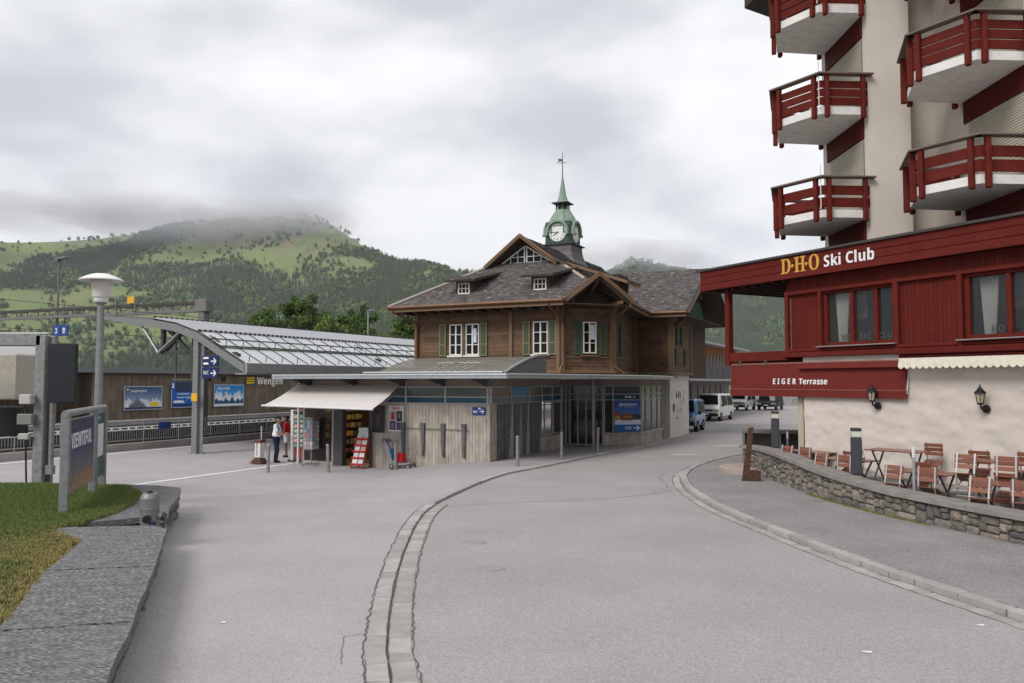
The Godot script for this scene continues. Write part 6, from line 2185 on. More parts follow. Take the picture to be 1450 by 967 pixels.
func hotel() -> void:
	var red := mat("red boards", Color(0.112, 0.0165, 0.012), 0.65, {"spec": 0.22, "vc": true, "tex": ["grain", 0.72, 1.0], "scale": Vector3(0.8, 0.3, 0.8), "spot": ["blotch", 0.72, 1.0], "sscale": Vector3(0.3, 0.3, 0.3)})
	var red2 := mat("dark red timber", Color(0.075, 0.011, 0.009), 0.65, {"spec": 0.22, "tex": ["grain", 0.75, 1.0], "scale": Vector3(0.6, 0.6, 0.6)})
	var cream := mat("cream plaster", Color(0.62, 0.56, 0.505), 0.92, {"tex": ["grain", 0.9, 1.0], "scale": Vector3(1.2, 1.2, 1.2), "spot": ["blotch", 0.94, 1.0], "sscale": Vector3(0.2, 0.2, 0.2)})
	var slabw := mat("balcony white", Color(0.70, 0.68, 0.66), 0.9, {"tex": ["blotch", 0.82, 1.0], "scale": Vector3(0.4, 0.4, 0.4)})
	var cap := mat("weathered rail", Color(0.16, 0.12, 0.10), 0.8, {"tex": ["grain", 0.7, 1.0]})
	var glass := mat("hotel glass", Color(0.012, 0.013, 0.015), 0.03, {"spec": 0.6})
	var soff := mat("soffit boards", Color(0.05, 0.016, 0.014), 0.8)
	var s := base("hotel_building", HO, HTH)
	tag(s, "cream hotel with red timber storey, red balconies and D H O Ski Club sign", "hotel")
	# fascia of three broad boards, roof edge, soffit
	for k in 3:
		var b := MB.new()
		b.cbox(Vector3(0.6, 5.61 + k * 0.205, 0.0), Vector3(14.3, 0.2, 0.07), 0.014)
		obj("fascia_board", b, red, s)
		var c := MB.new()
		c.cbox(Vector3(-6.52, 5.61 + k * 0.205, -3.6), Vector3(0.07, 0.2, 7.1), 0.014)
		obj("fascia_board", c, red, s)
	var rf := MB.new()
	rf.box(Vector3(0.6, 6.15, -4.0), Vector3(14.5, 0.06, 8.2))
	obj("flat_roof", rf, mat("roof sheet", Color(0.05, 0.045, 0.045), 0.6), s)
	var sf := MB.new()
	sf.box(Vector3(0.6, 5.62, -4.0), Vector3(14.1, 0.04, 7.8))
	for i in 9:
		sf.box(Vector3(-6.2 + i * 0.4, 5.53, -3.6), Vector3(0.1, 0.14, 6.8))
	obj("soffit", sf, soff, s)
	# upper storey: frieze, boarded walls, windows
	put(obj("board_frieze", uprights(10.8, 5.16, 5.54, 0.105, 0.012, 0.12), red, s), along(Vector3(-3.42, 0, -0.33), Vector3(7.4, 0, -0.33)))
	for w in [[-3.3, -2.28], [0.06, 1.55], [4.3, 7.4]]:
		put(obj("board_wall", uprights(w[1] - w[0], 3.52, 5.16, 0.11, 0.014, 0.12), red, s), along(Vector3(w[0], 0, -0.36), Vector3(w[1], 0, -0.36)))
	var bk := MB.new()
	bk.box(Vector3(-2.8, 4.5, -3.8), Vector3(1.2, 2.1, 6.6))
	bk.box(Vector3(2.0, 4.5, -6.1), Vector3(10.6, 2.1, 3.4))
	bk.box(Vector3(7.2, 4.5, -2.4), Vector3(0.2, 2.1, 4.0))
	bk.box(Vector3(2.4, 3.47, -2.4), Vector3(9.6, 0.06, 4.0))
	obj("core_wall", bk, mat("room panelling", Color(0.2, 0.14, 0.095), 0.8), s)
	for q in [[-3.37, 0.1], [-2.24, 0.09], [0.01, 0.12], [1.6, 0.1], [4.25, 0.12]]:
		var b := MB.new()
		b.cbox(Vector3(q[0], 4.33, -0.3), Vector3(q[1] + 0.02, 1.75, 0.12), 0.012)
		obj("corner_post", b, red, s)
	var fb := MB.new()
	fb.cbox(Vector3(2.0, 5.14, -0.295), Vector3(10.9, 0.09, 0.1), 0.012)
	fb.cbox(Vector3(2.0, 3.44, -0.28), Vector3(10.9, 0.13, 0.16), 0.015)
	fb.cbox(Vector3(2.0, 3.56, -0.3), Vector3(10.9, 0.08, 0.1), 0.012)
	obj("floor_beam", fb, red, s)
	var curt := mat("white curtain", Color(0.62, 0.61, 0.58), 0.9)
	var lets := mat("window letters", Color(0.06, 0.062, 0.065), 0.6)
	for w in [[-2.19, -0.05, [-2.19, -1.32, -0.62, -0.05], ["HO", "SKI", "CLUB"]], [1.66, 4.2, [1.66, 2.62, 3.4, 4.2], ["HO", "SKI", "CLUB"]]]:
		var f := MB.new()
		f.cbox(Vector3((w[0] + w[1]) / 2, 3.68, -0.42), Vector3(w[1] - w[0], 0.12, 0.12), 0.01)
		f.cbox(Vector3((w[0] + w[1]) / 2, 5.07, -0.42), Vector3(w[1] - w[0], 0.1, 0.12), 0.01)
		for x in w[2]:
			f.cbox(Vector3(x + (0.05 if x == w[0] else (-0.05 if x == w[1] else 0.0)), 4.37, -0.42), Vector3(0.11, 1.3, 0.12), 0.012)
		f.box(Vector3(w[0] - 0.02, 4.37, -0.38), Vector3(0.04, 1.5, 0.2))
		f.box(Vector3(w[1] + 0.02, 4.37, -0.38), Vector3(0.04, 1.5, 0.2))
		var wo := obj("window", f, red, s)
		for i in 3:
			var g := MB.new()
			g.box(Vector3((w[2][i] + w[2][i + 1]) / 2, 4.37, -0.445), Vector3(w[2][i + 1] - w[2][i] - 0.08, 1.32, 0.008))
			obj("pane", g, mat("clear hotel glass", Color(0.05, 0.055, 0.06, 0.22), 0.02, {"spec": 0.3}), wo)
			write(w[3][i], 0.15, lets, wo, Vector3((w[2][i] + w[2][i + 1]) / 2 + (0.2 if i == 0 else 0.0), 3.78, -0.436), Basis(), 0.003, true)
		var cu := MB.new()
		var cx: float = w[0] + 0.42
		var k := 26
		for i in k:
			var x0 := cx - 0.20 + 0.42 * i / k
			var x1 := cx - 0.20 + 0.42 * (i + 1) / k
			var za := -0.58 + 0.03 * sin(i * 1.6)
			var zb := -0.58 + 0.03 * sin((i + 1) * 1.6)
			cu.quado(Vector3(lerpf(x0, cx, 0.45), 3.75, za), Vector3(lerpf(x1, cx, 0.45), 3.75, zb), Vector3(x1, 5.02, zb), Vector3(x0, 5.02, za), Vector3.BACK)
		obj("curtain", cu, curt, wo)
		var sl := MB.new()
		sl.cbox(Vector3((w[0] + w[1]) / 2, 3.63, -0.24), Vector3(w[1] - w[0] + 0.2, 0.03, 0.2), 0.006)
		obj("window_sill", sl, mat("sill metal", Color(0.33, 0.27, 0.26), 0.4, {"metal": 0.4}), wo)
	# covered balcony at the corner: posts, beams
	for p in [[Vector3(-5.72, 3.2, -0.36), Vector3(-5.72, 5.55, -0.36), 0.17], [Vector3(-5.72, 2.0, -6.2), Vector3(-5.72, 5.55, -6.2), 0.17]]:
		var b := MB.new()
		b.bar(p[0], p[1], p[2], p[2])
		obj("post", b, red, s)
	var bm := MB.new()
	bm.cbox(Vector3(-4.6, 3.44, -0.36), Vector3(2.4, 0.27, 0.14), 0.012)
	bm.cbox(Vector3(-5.72, 3.44, -3.3), Vector3(0.14, 0.27, 5.7), 0.012)
	obj("balcony_beam", bm, red, s)
	var bf := MB.new()
	bf.box(Vector3(-4.4, 3.24, -3.3), Vector3(2.7, 0.1, 5.7))
	obj("balcony_floor", bf, soff, s)
	var bg := MB.new()
	for x in [-5.2, -4.2]:
		bg.box(Vector3(x, 3.24, -0.3), Vector3(0.07, 0.16, 0.05))
	obj("awning_bracket", bg, mat("dark steel", Color(0.085, 0.085, 0.085), 0.6), s)
	# ground floor: hand-trowelled plaster
	var n := FastNoiseLite.new()
	n.seed = 31; n.frequency = 1.0; n.fractal_octaves = 3; n.noise_type = FastNoiseLite.TYPE_SIMPLEX_SMOOTH
	var pw := MB.new()
	var nx := 170
	var ny := 56
	var hgt := func(i: int, j: int) -> Vector3:
		var x := -2.9 + 9.6 * i / nx
		var y := 3.42 * j / ny
		return Vector3(x, y, -0.36 + 0.03 * n.get_noise_2d(x * 1.1, y * 2.2) + 0.008 * n.get_noise_2d(x * 5.0 + 9.0, y * 7.0))
	var nrm := func(i: int, j: int) -> Vector3:
		return (hgt.call(i + 1, j) - hgt.call(i - 1, j)).cross(hgt.call(i, j + 1) - hgt.call(i, j - 1)).normalized()
	for i in nx:
		for j in ny:
			pw.smooth(hgt.call(i, j), hgt.call(i + 1, j), hgt.call(i + 1, j + 1), nrm.call(i, j), nrm.call(i + 1, j), nrm.call(i + 1, j + 1))
			pw.smooth(hgt.call(i, j), hgt.call(i + 1, j + 1), hgt.call(i, j + 1), nrm.call(i, j), nrm.call(i + 1, j + 1), nrm.call(i, j + 1))
	obj("plaster_wall", pw, mat("rough plaster", Color(0.56, 0.50, 0.455), 0.95, {"tex": ["grain", 0.9, 1.0], "scale": Vector3(1.5, 1.5, 1.5), "spot": ["blotch", 0.85, 1.0], "sscale": Vector3(0.25, 0.25, 0.25)}), s)
	var pc := MB.new()
	pc.box(Vector3(1.9, 1.7, -4.2), Vector3(9.6, 3.4, 7.6))
	obj("ground_wall", pc, cream, s)
	# small pillar and pipes by the corner
	var pl := MB.new()
	pl.cbox(Vector3(-3.12, 1.15, -0.6), Vector3(0.2, 2.3, 0.3), 0.02)
	obj("pillar", pl, mat("beige post", Color(0.42, 0.36, 0.28), 0.9), s)
	var pp := MB.new()
	pp.tube([Vector3(-2.98, 0, -0.5), Vector3(-2.98, 2.6, -0.5)], 0.05, 8)
	obj("drain_pipe", pp, mat("brown pipe", Color(0.06, 0.035, 0.03), 0.5), s)
	# lettering on the fascia
	var gold := mat("gold letters", Color(0.55, 0.31, 0.05), 0.5)
	var wl := mat("white letters", Color(0.72, 0.71, 0.72), 0.5)
	var serif := func(txt: String, x: float, h: float, y: float) -> void:
		var o := write(txt, h, gold, s, Vector3(x, y, 0.03), Basis(), 0.035, true, false, "lettering", 0.86)
		(o.mesh as TextMesh).font.font_names = PackedStringArray(["Droid Serif"])
	serif.call("D", -3.08, 0.41, 5.65)
	serif.call("H", -2.6, 0.41, 5.65)
	serif.call("O", -2.13, 0.41, 5.65)
	for x in [-2.84, -2.37]:
		var d := MB.new()
		d.box(Vector3(x, 5.84, 0.05), Vector3(0.07, 0.07, 0.03), Basis(Vector3.BACK, PI / 4))
		obj("lettering", d, gold, s)
	write("Ski Club", 0.285, wl, s, Vector3(-1.82, 5.68, 0.03), Basis(), 0.035, true, true)

	# tower with saw-tooth balconies
	var tp := []
	for q in [[9.25, -23.4], [9.25, -20.4], [10.35, -20.4], [10.35, -21.0], [11.25, -21.0], [11.25, -16.95], [12.35, -16.95], [12.35, -17.55], [13.25, -17.55], [13.25, -13.4], [30, -13.4], [30, -38], [16, -38], [11.0, -25.2]]:
		var w := hl(q[0], q[1])
		tp.append(Vector2(w.x, w.z))
	var tb := MB.new()
	tb.prism(tp, 6.12, 15.2)
	obj("tower_wall", tb, cream, s)
	var rp := []
	for q in [[7.6, -25.5], [14.0, -29.5], [32, -30], [32, -12], [12.5, -12], [8.6, -19.5]]:
		var w := hl(q[0], q[1])
		rp.append(Vector2(w.x, w.z))
	var ro := MB.new()
	ro.prism(rp, 14.9, 15.3)
	obj("eaves", ro, mat("dark eaves", Color(0.045, 0.035, 0.032), 0.8), s)
	var blind := mat("roller blind", Color(0.45, 0.415, 0.34), 0.6, {"vc": true})
	for st in 2:
		var dx := 2.0 * st
		var dz := 3.5 * st
		for fl in 4:
			var y0 := 6.94 + 2.7 * fl
			if fl == 3: break
			var P := []
			for q in [[7.25, -21.5], [8.0, -20.35], [9.24, -20.42], [9.24, -23.1], [7.75, -22.9]]:
				P.append(hl(q[0] + dx, q[1] + dz) + Vector3(0, y0, 0))
			var b := MB.new()
			b.extrude(P, Vector3(0, 0.2, 0))
			var bo := obj("balcony", b, slabw, s)
			var ctr := Vector3.ZERO
			for p in P: ctr += p / 5.0
			# edges: F-A, A-B, B-C
			for e in [[4, 0], [0, 1], [1, 2], [3, 4]]:
				var a: Vector3 = P[e[0]]
				var d: Vector3 = P[e[1]]
				var dir := (d - a).normalized()
				var out := dir.cross(Vector3.UP)
				if out.dot((a + d) * 0.5 - ctr) < 0: out = -out
				var l := a.distance_to(d)
				for x in [0.14, l - 0.14]:
					var pb := MB.new()
					var o: Vector3 = a + dir * x + out * 0.075
					pb.cbox(o + Vector3(0, 0.45, 0), Vector3(0.11, 1.12, 0.13), 0.02, Basis(dir, Vector3.UP, dir.cross(Vector3.UP)))
					obj("post", pb, red, bo)
				var rows := [[0.30, 0.215], [0.525, 0.215], [0.745, 0.2]]
				if fl == 0: rows = [[0.35, 0.27], [0.665, 0.25]]
				for r in rows:
					var lb := MB.new()
					lb.cbox(a + dir * l / 2 + out * 0.005 + Vector3(0, r[0] + 0.04, 0), Vector3(l + 0.02, r[1] * rng.randf_range(0.92, 1.0), 0.03), 0.008, Basis(dir, Vector3.UP, dir.cross(Vector3.UP)))
					obj("rail_board", lb, red, bo)
				var cb := MB.new()
				cb.cbox(a + dir * l / 2 + out * 0.08 + Vector3(0, 1.03, 0), Vector3(l + 0.22, 0.05, 0.22), 0.012, Basis(dir, Vector3.UP, dir.cross(Vector3.UP)))
				obj("hand_rail", cb, cap, bo)
			# thin rain pipe at the front corner
			if st == 0:
				var tbp := MB.new()
				tbp.tube([P[1] + Vector3(0.02, 0.2, 0.08), P[1] + Vector3(0.02, 1.35, 0.08)], 0.013, 6)
				obj("rain_pipe", tbp, slabw, bo)
			# lintel panel and roller blind below the slab
			var t0 := hl(9.235 + dx, -20.62 + dz)
			var t1 := hl(9.235 + dx, -23.0 + dz)
			var t := along(t1, t0)
			if t.basis.z.dot(hl(0, -21) - t0) < 0: t = along(t0, t1)
			var w := t0.distance_to(t1)
			var lp := MB.new()
			lp.cbox(Vector3(w / 2, y0 - 0.28, 0.02), Vector3(w, 0.56, 0.05), 0.01)
			put(obj("lintel_panel", lp, red2, s), t)
			var bl := MB.new()
			for k in 32:
				bl.col = Color.WHITE * rng.randf_range(0.9, 1.0)
				var y := y0 - 0.6 - k * 0.062
				bl.quado(Vector3(0.2, y, 0.012), Vector3(w - 0.02, y, 0.012), Vector3(w - 0.02, y - 0.046, 0.024), Vector3(0.2, y - 0.046, 0.024), Vector3.BACK)
				bl.quado(Vector3(0.2, y - 0.046, 0.024), Vector3(w - 0.02, y - 0.046, 0.024), Vector3(w - 0.02, y - 0.062, 0.0), Vector3(0.2, y - 0.062, 0.0), Vector3(0, -1, 0.3))
			put(obj("roller_blind", bl, blind, s), t)

	# terrace awnings
	var aw := base("red_awning", hw(0, 0, -0.29), HTH)
	tag(aw, "dark red awning lettered EIGER Terrasse on the hotel front", "awning")
	var am := mat("red awning cloth", Color(0.14, 0.026, 0.022), 0.85, {"spec": 0.15, "tex": ["grain", 0.85, 1.0], "spot": ["blotch", 0.85, 1.0], "sscale": Vector3(0.3, 0.3, 0.3)})
	var ab := MB.new()
	ab.extrude([Vector3(-5.57, 3.2, -0.02), Vector3(-5.57, 2.5, 0.04), Vector3(-5.57, 2.5, 0.02), Vector3(-5.57, 3.2, -0.04)], Vector3(5.82, 0, 0))
	obj("fabric", ab, am, aw)
	var av := MB.new()
	av.extrude([Vector3(-5.58, 2.49, 0.05), Vector3(-5.58, 2.3, 0.055), Vector3(-5.58, 2.3, 0.035), Vector3(-5.58, 2.49, 0.03)], Vector3(5.84, 0, 0))
	obj("valance", av, am, aw)
	var ac := MB.new()
	ac.cbox(Vector3(-2.66, 3.22, -0.05), Vector3(5.86, 0.05, 0.09), 0.01)
	ac.cbox(Vector3(-2.66, 2.495, 0.045), Vector3(5.86, 0.02, 0.03), 0.004)
	obj("cassette", ac, mat("awning case", Color(0.24, 0.09, 0.075), 0.6), aw)
	var sb := MB.new()
	sb.extrude([Vector3(-2.95, 3.19, 0.02), Vector3(-2.95, 3.08, 0.1), Vector3(-2.95, 3.06, 0.1), Vector3(-2.95, 3.17, 0.0)], Vector3(3.2, 0, 0))
	obj("top_flap", sb, am, aw)
	var tilt := Basis(Vector3.RIGHT, -0.085)
	write("E I G E R", 0.155, wl, aw, Vector3(-3.5, 2.64, 0.034), tilt, 0.006, true, false, "lettering", 1.0)
	write("Terrasse", 0.155, wl, aw, Vector3(-2.5, 2.64, 0.034), tilt, 0.006, true, false, "lettering", 1.08)
	for q in [[-5.57, "a"], [0.25, "b"]]:
		var eb := MB.new()
		eb.tube([Vector3(q[0], 3.18, -0.1), Vector3(q[0], 2.42, 0.03)], 0.02, 6)
		obj("side_arm", eb, mat("white metal", Color(0.6, 0.6, 0.6), 0.5), aw)
	var a2 := base("cream_awning", HO, HTH)
	tag(a2, "rolled cream awning with scalloped edge on the hotel wall", "awning")
	var sc := MB.new()
	var k := 44
	for i in k:
		var x0 := 0.26 + i * 0.16
		for j in 4:
			var u0 := j / 4.0
			var u1 := (j + 1) / 4.0
			var d := func(u: float) -> float: return 3.06 - 0.055 * sin(u * PI)
			sc.quado(Vector3(x0 + 0.16 * u0, 3.26, 0.0), Vector3(x0 + 0.16 * u1, 3.26, 0.0), Vector3(x0 + 0.16 * u1, d.call(u1), 0.05), Vector3(x0 + 0.16 * u0, d.call(u0), 0.05), Vector3.BACK)
			sc.quado(Vector3(x0 + 0.16 * u0, 3.26, -0.012), Vector3(x0 + 0.16 * u1, 3.26, -0.012), Vector3(x0 + 0.16 * u1, d.call(u1), 0.038), Vector3(x0 + 0.16 * u0, d.call(u0), 0.038), Vector3.FORWARD)
	obj("scalloped_valance", sc, mat("cream cloth", Color(0.60, 0.56, 0.47), 0.9, {"tex": ["blotch", 0.8, 1.0]}), a2)
	var rl := MB.new()
	rl.tube([Vector3(0.24, 3.3, -0.08), Vector3(7.3, 3.3, -0.08)], 0.055, 10)
	rl.cbox(Vector3(3.77, 3.365, -0.12), Vector3(7.1, 0.035, 0.3), 0.01)
	obj("roller_case", rl, red2, a2)

	# wall lanterns
	for q in [[-0.58, "black wall lantern on the hotel wall below the red awning end"], [2.1, "black wall lantern on the white hotel wall below the cream awning"]]:
		var ln := base("wall_lantern", hw(q[0], 2.12, -0.33), HTH)
		tag(ln, q[1], "lantern", "wall lanterns on the hotel")
		var blk := mat("lantern black", Color(0.02, 0.02, 0.02), 0.5, {"metal": 0.3})
		var a := MB.new()
		a.lathe([Vector2(0.09, 0.0), Vector2(0.09, 0.03), Vector2(0.0, 0.04)], Vector3(0.0, 0.0, 0.0), 12, Basis(Vector3.RIGHT, PI / 2))
		a.tube([Vector3(0, 0, 0.02), Vector3(0, -0.02, 0.1), Vector3(0, 0.02, 0.2), Vector3(0, 0.1, 0.22)], 0.018, 8)
		obj("arm", a, blk, ln)
		var g := MB.new()
		g.lathe([Vector2(0.06, 0.12), Vector2(0.1, 0.34), Vector2(0.0, 0.34)], Vector3(0, 0, 0.22), 6)
		obj("lantern_glass", g, mat("lantern glass", Color(0.42, 0.36, 0.25), 0.25, {"spec": 0.5}), ln)
		var c := MB.new()
		c.lathe([Vector2(0.0, 0.09), Vector2(0.07, 0.1), Vector2(0.075, 0.13), Vector2(0.05, 0.14)], Vector3(0, 0, 0.22), 6)
		c.lathe([Vector2(0.135, 0.335), Vector2(0.13, 0.36), Vector2(0.06, 0.43), Vector2(0.05, 0.46), Vector2(0.02, 0.47), Vector2(0.02, 0.52), Vector2(0.0, 0.53)], Vector3(0, 0, 0.22), 6)
		for i in 6:
			var an := TAU * i / 6
			c.bar(Vector3(cos(an) * 0.063, 0.12, 0.22 + sin(an) * 0.063), Vector3(cos(an) * 0.103, 0.34, 0.22 + sin(an) * 0.103), 0.012, 0.012)
		obj("lantern_frame", c, blk, ln)

# ---------------------------------------------------------------- things on the square
func street_things() -> void:
	var galv := mat("post grey", Color(0.23, 0.235, 0.24), 0.5, {"metal": 0.4, "tex": ["blotch", 0.75, 1.0]})
	var lwhite := mat("lamp white", Color(0.62, 0.60, 0.57), 0.45)
	# lamp
	var l := base("street_lamp", Vector3(-8.97, 0.4, -17.35))
	tag(l, "tall street lamp with white mushroom shade beside the info board", "street lamp")
	var b := MB.new()
	b.lathe([Vector2(0.09, -0.4), Vector2(0.085, 2.0), Vector2(0.07, 4.0), Vector2(0.1, 4.0), Vector2(0.1, 4.05), Vector2(0.0, 4.05)], Vector3.ZERO, 14)
	obj("pole", b, galv, l)
	b = MB.new()
	b.lathe([Vector2(0.13, 4.03), Vector2(0.145, 4.06), Vector2(0.15, 4.13), Vector2(0.17, 4.15), Vector2(0.225, 4.56), Vector2(0.225, 4.6), Vector2(0.0, 4.6)], Vector3.ZERO, 24)
	obj("lamp_body", b, lwhite, l)
	b = MB.new()
	b.lathe([Vector2(0.2, 4.52), Vector2(0.445, 4.505), Vector2(0.45, 4.525), Vector2(0.32, 4.6), Vector2(0.16, 4.66), Vector2(0.0, 4.675)], Vector3.ZERO, 28)
	obj("lamp_shade", b, mat("lamp cap", Color(0.72, 0.71, 0.70), 0.4), l)
	# info board
	var F := Vector3(-7.62, 0.4, -13.69)
	var E := Vector3(-8.8, 0.4, -17.26)
	var s := base("info_board", F)
	tag(s, "grey framed two-panel information board standing in the lawn", "information board")
	var t := Transform3D(along(F, E).basis, Vector3.ZERO)
	var L := F.distance_to(E)
	for x in [0.0, L * 0.70, L]:
		b = MB.new()
		b.cbox(Vector3(x, 0.85, 0), Vector3(0.09, 1.85, 0.15), 0.02)
		put(obj("post", b, galv, s), t)
	b = MB.new()
	b.tube([Vector3(-0.06, 1.76, 0), Vector3(L + 0.06, 1.76, 0)], 0.062, 12)
	put(obj("top_rail", b, galv, s), t)
	var im1 := picture(160, 200, func(im: Image):
		fade(im, Color(0.10, 0.13, 0.26), Color(0.16, 0.26, 0.5))
		peaks(im, 0.56, 0.16, Color(0.36, 0.35, 0.4), Color(0.14, 0.15, 0.2), 5, 0.05)
		peaks(im, 0.82, 0.12, Color(0.62, 0.5, 0.36), Color(0.3, 0.2, 0.16), 9, 0.2))
	board("panel", s, t * Transform3D(Basis(), Vector3(0.08, 0.35, -0.03)), L * 0.70 - 0.2, 1.28, im1, galv, 0.02, 0.05)
	write("VIEWTIFUL", 0.265, mat("board white", Color(0.72, 0.74, 0.76), 0.5), s, t * Vector3(L * 0.35, 1.12, 0.024), t.basis, 0.003, true)
	var im2 := picture(120, 200, func(im: Image):
		im.fill(Color(0.10, 0.28, 0.30))
		im.fill_rect(Rect2i(2, 34, 116, 104), Color(0.80, 0.82, 0.85))
		for k in 150:
			var x := rng.randi_range(8, 110)
			var y := rng.randi_range(40, 132)
			im.fill_rect(Rect2i(x, y, rng.randi_range(1, 7), 1), Color(0.55, 0.6, 0.68))
		im.fill_rect(Rect2i(8, 10, 40, 8), Color(0.8, 0.85, 0.85))
		im.fill_rect(Rect2i(60, 10, 14, 4), Color(0.7, 0.75, 0.75))
		for k in 8:
			im.fill_rect(Rect2i(8, 146 + k * 6, 30, 2), Color(0.6, 0.7, 0.7))
			im.fill_rect(Rect2i(46 + (k % 3) * 24, 146, 2, 40), Color(0.3, 0.5, 0.5)))
	board("panel", s, t * Transform3D(Basis(), Vector3(L * 0.70 + 0.09, 0.35, -0.03)), L * 0.30 - 0.17, 1.3, im2, galv, 0.02, 0.05)
	# hydrant
	var h := base("hydrant", Vector3(-5.87, 0.28, -13.05))
	tag(h, "short silver grey fire hydrant standing between the slate slabs", "hydrant")
	var hm := mat("hydrant grey", Color(0.19, 0.195, 0.19), 0.5, {"metal": 0.35, "tex": ["blotch", 0.75, 1.0]})
	b = MB.new()
	b.lathe([Vector2(0.145, -0.3), Vector2(0.145, 0.02), Vector2(0.135, 0.04), Vector2(0.15, 0.36), Vector2(0.155, 0.37), Vector2(0.155, 0.385), Vector2(0.148, 0.39), Vector2(0.148, 0.55), Vector2(0.125, 0.6), Vector2(0.115, 0.62), Vector2(0.0, 0.625)], Vector3.ZERO, 24)
	obj("barrel", b, hm, h)
	b = MB.new()
	b.lathe([Vector2(0.05, 0.62), Vector2(0.05, 0.64), Vector2(0.03, 0.645), Vector2(0.03, 0.665), Vector2(0.0, 0.665)], Vector3.ZERO, 8)
	obj("spindle_cap", b, mat("hydrant dark", Color(0.03, 0.03, 0.03), 0.5), h)
	for q in [Vector3(0.25, 0, 0.97), Vector3(0.97, 0, -0.1)]:
		var d: Vector3 = q.normalized()
		b = MB.new()
		b.tube([Vector3(0, 0.26, 0) + d * 0.1, Vector3(0, 0.25, 0) + d * 0.2], 0.058, 14)
		var nz := obj("nozzle", b, hm, h)
		b = MB.new()
		b.tube([Vector3(0, 0.25, 0) + d * 0.2, Vector3(0, 0.235, 0) + d * 0.25], 0.066, 14)
		obj("cap", b, mat("hydrant dark", Color(0.03, 0.03, 0.03), 0.5), nz)
	b = MB.new()
	b.cbox(Vector3(0.1, 0.1, 0.105), Vector3(0.1, 0.16, 0.02), 0.005, Basis(Vector3.UP, 0.75))
	obj("blue_plate", b, mat("hydrant blue", Color(0.02, 0.04, 0.11), 0.5), h)
	# steel frame with cabinets at the far left
	var c := base("steel_portal", Vector3(-10.45, -0.1, -17.9))
	tag(c, "grey steel portal post with small switch boxes at the edge of the lawn", "steel post")
	var cm := mat("portal steel", Color(0.245, 0.25, 0.25), 0.55, {"metal": 0.3, "tex": ["blotch", 0.7, 1.0]})
	b = MB.new()
	b.cbox(Vector3(-0.05, 1.9, 0.1), Vector3(0.23, 3.9, 0.1), 0.015)
	b.cbox(Vector3(-0.05, 1.9, -0.25), Vector3(0.23, 3.9, 0.1), 0.015)
	b.cbox(Vector3(-0.08, 1.9, -0.08), Vector3(0.06, 3.9, 0.3), 0.01)
	obj("column", b, cm, c)
	b = MB.new()
	b.tube([Vector3(0.17, 0.9, 0.0), Vector3(0.17, 3.75, 0.0)], 0.06, 10)
	b.cbox(Vector3(0.17, 0.85, 0.02), Vector3(0.17, 0.2, 0.14), 0.01)
	obj("cable_duct", b, cm, c)
	b = MB.new()
	b.cbox(Vector3(-1.7, 3.75, 0.0), Vector3(3.3, 0.28, 0.3), 0.015)
	obj("cross_beam", b, cm, c)
	for q in [[Vector3(-0.24, 2.42, 0.26), Vector3(0.26, 0.22, 0.2), 0.45], [Vector3(-0.26, 1.98, 0.24), Vector3(0.34, 0.24, 0.16), 0.2], [Vector3(-0.3, 1.6, 0.22), Vector3(0.24, 0.14, 0.12), 0.4]]:
		b = MB.new()
		b.cbox(q[0], q[1], 0.02)
		obj("switch_box", b, mat("box %.1f" % q[2], Color(q[2], q[2] * 0.98, q[2] * 0.93), 0.6), c)
	b = MB.new()
	b.tube([Vector3(-0.3, 2.3, 0.24), Vector3(-0.28, 2.1, 0.22)], 0.02, 6)
	b.tube([Vector3(-0.26, 1.52, 0.22), Vector3(-0.27, 1.2, 0.2), Vector3(-0.25, 0.5, 0.18)], 0.02, 6)
	obj("cable", b, mat("hydrant dark", Color(0.03, 0.03, 0.03), 0.5), c)
	b = MB.new()
	b.cbox(Vector3.ZERO, Vector3(0.62, 1.3, 0.12), 0.015)
	var d := obj("dark_screen", b, mat("screen back", Color(0.016, 0.019, 0.024), 0.35))
	d.position = Vector3(-9.9, 2.9, -17.6)
	tag(d, "tall black flat screen mounted on the steel post", "screen")
	b = MB.new()
	b.cbox(Vector3.ZERO, Vector3(2.6, 1.1, 0.8), 0.03)
	var k := obj("equipment_cabinet", b, mat("cabinet beige", Color(0.40, 0.37, 0.315), 0.6, {"tex": ["blotch", 0.85, 1.0]}))
	k.position = Vector3(-13.2, 2.83, -19.6)
	tag(k, "beige metal cabinet mounted behind the steel post", "cabinet")
	b = MB.new()
	b.cbox(Vector3.ZERO, Vector3(3.4, 0.8, 0.1), 0.02)
	var k2 := obj("white_panel", b, mat("panel white", Color(0.48, 0.49, 0.5), 0.6))
	k2.position = Vector3(-13.4, 3.55, -20.1)
	tag(k2, "pale grey panel above the beige cabinet", "panel")
	var wg := base("wagon", Vector3(-15.0, -0.1, -21.6))
	tag(wg, "dark wagon underframe with a wheel below the beige cabinet", "wagon")
	b = MB.new()
	b.cbox(Vector3(0, 1.75, 0), Vector3(3.6, 0.8, 0.6), 0.03)
	obj("underframe", b, mat("wagon black", Color(0.015, 0.015, 0.015), 0.7), wg)
	b = MB.new()
	b.lathe([Vector2(0.45, 0.0), Vector2(0.45, 0.08), Vector2(0.36, 0.09), Vector2(0.36, 0.05), Vector2(0.12, 0.05), Vector2(0.12, 0.12), Vector2(0.0, 0.12)], Vector3(0.6, 1.8, 0.31), 24, Basis(Vector3.RIGHT, PI / 2))
	obj("wheel", b, mat("wheel grey", Color(0.05, 0.05, 0.05), 0.6), wg)
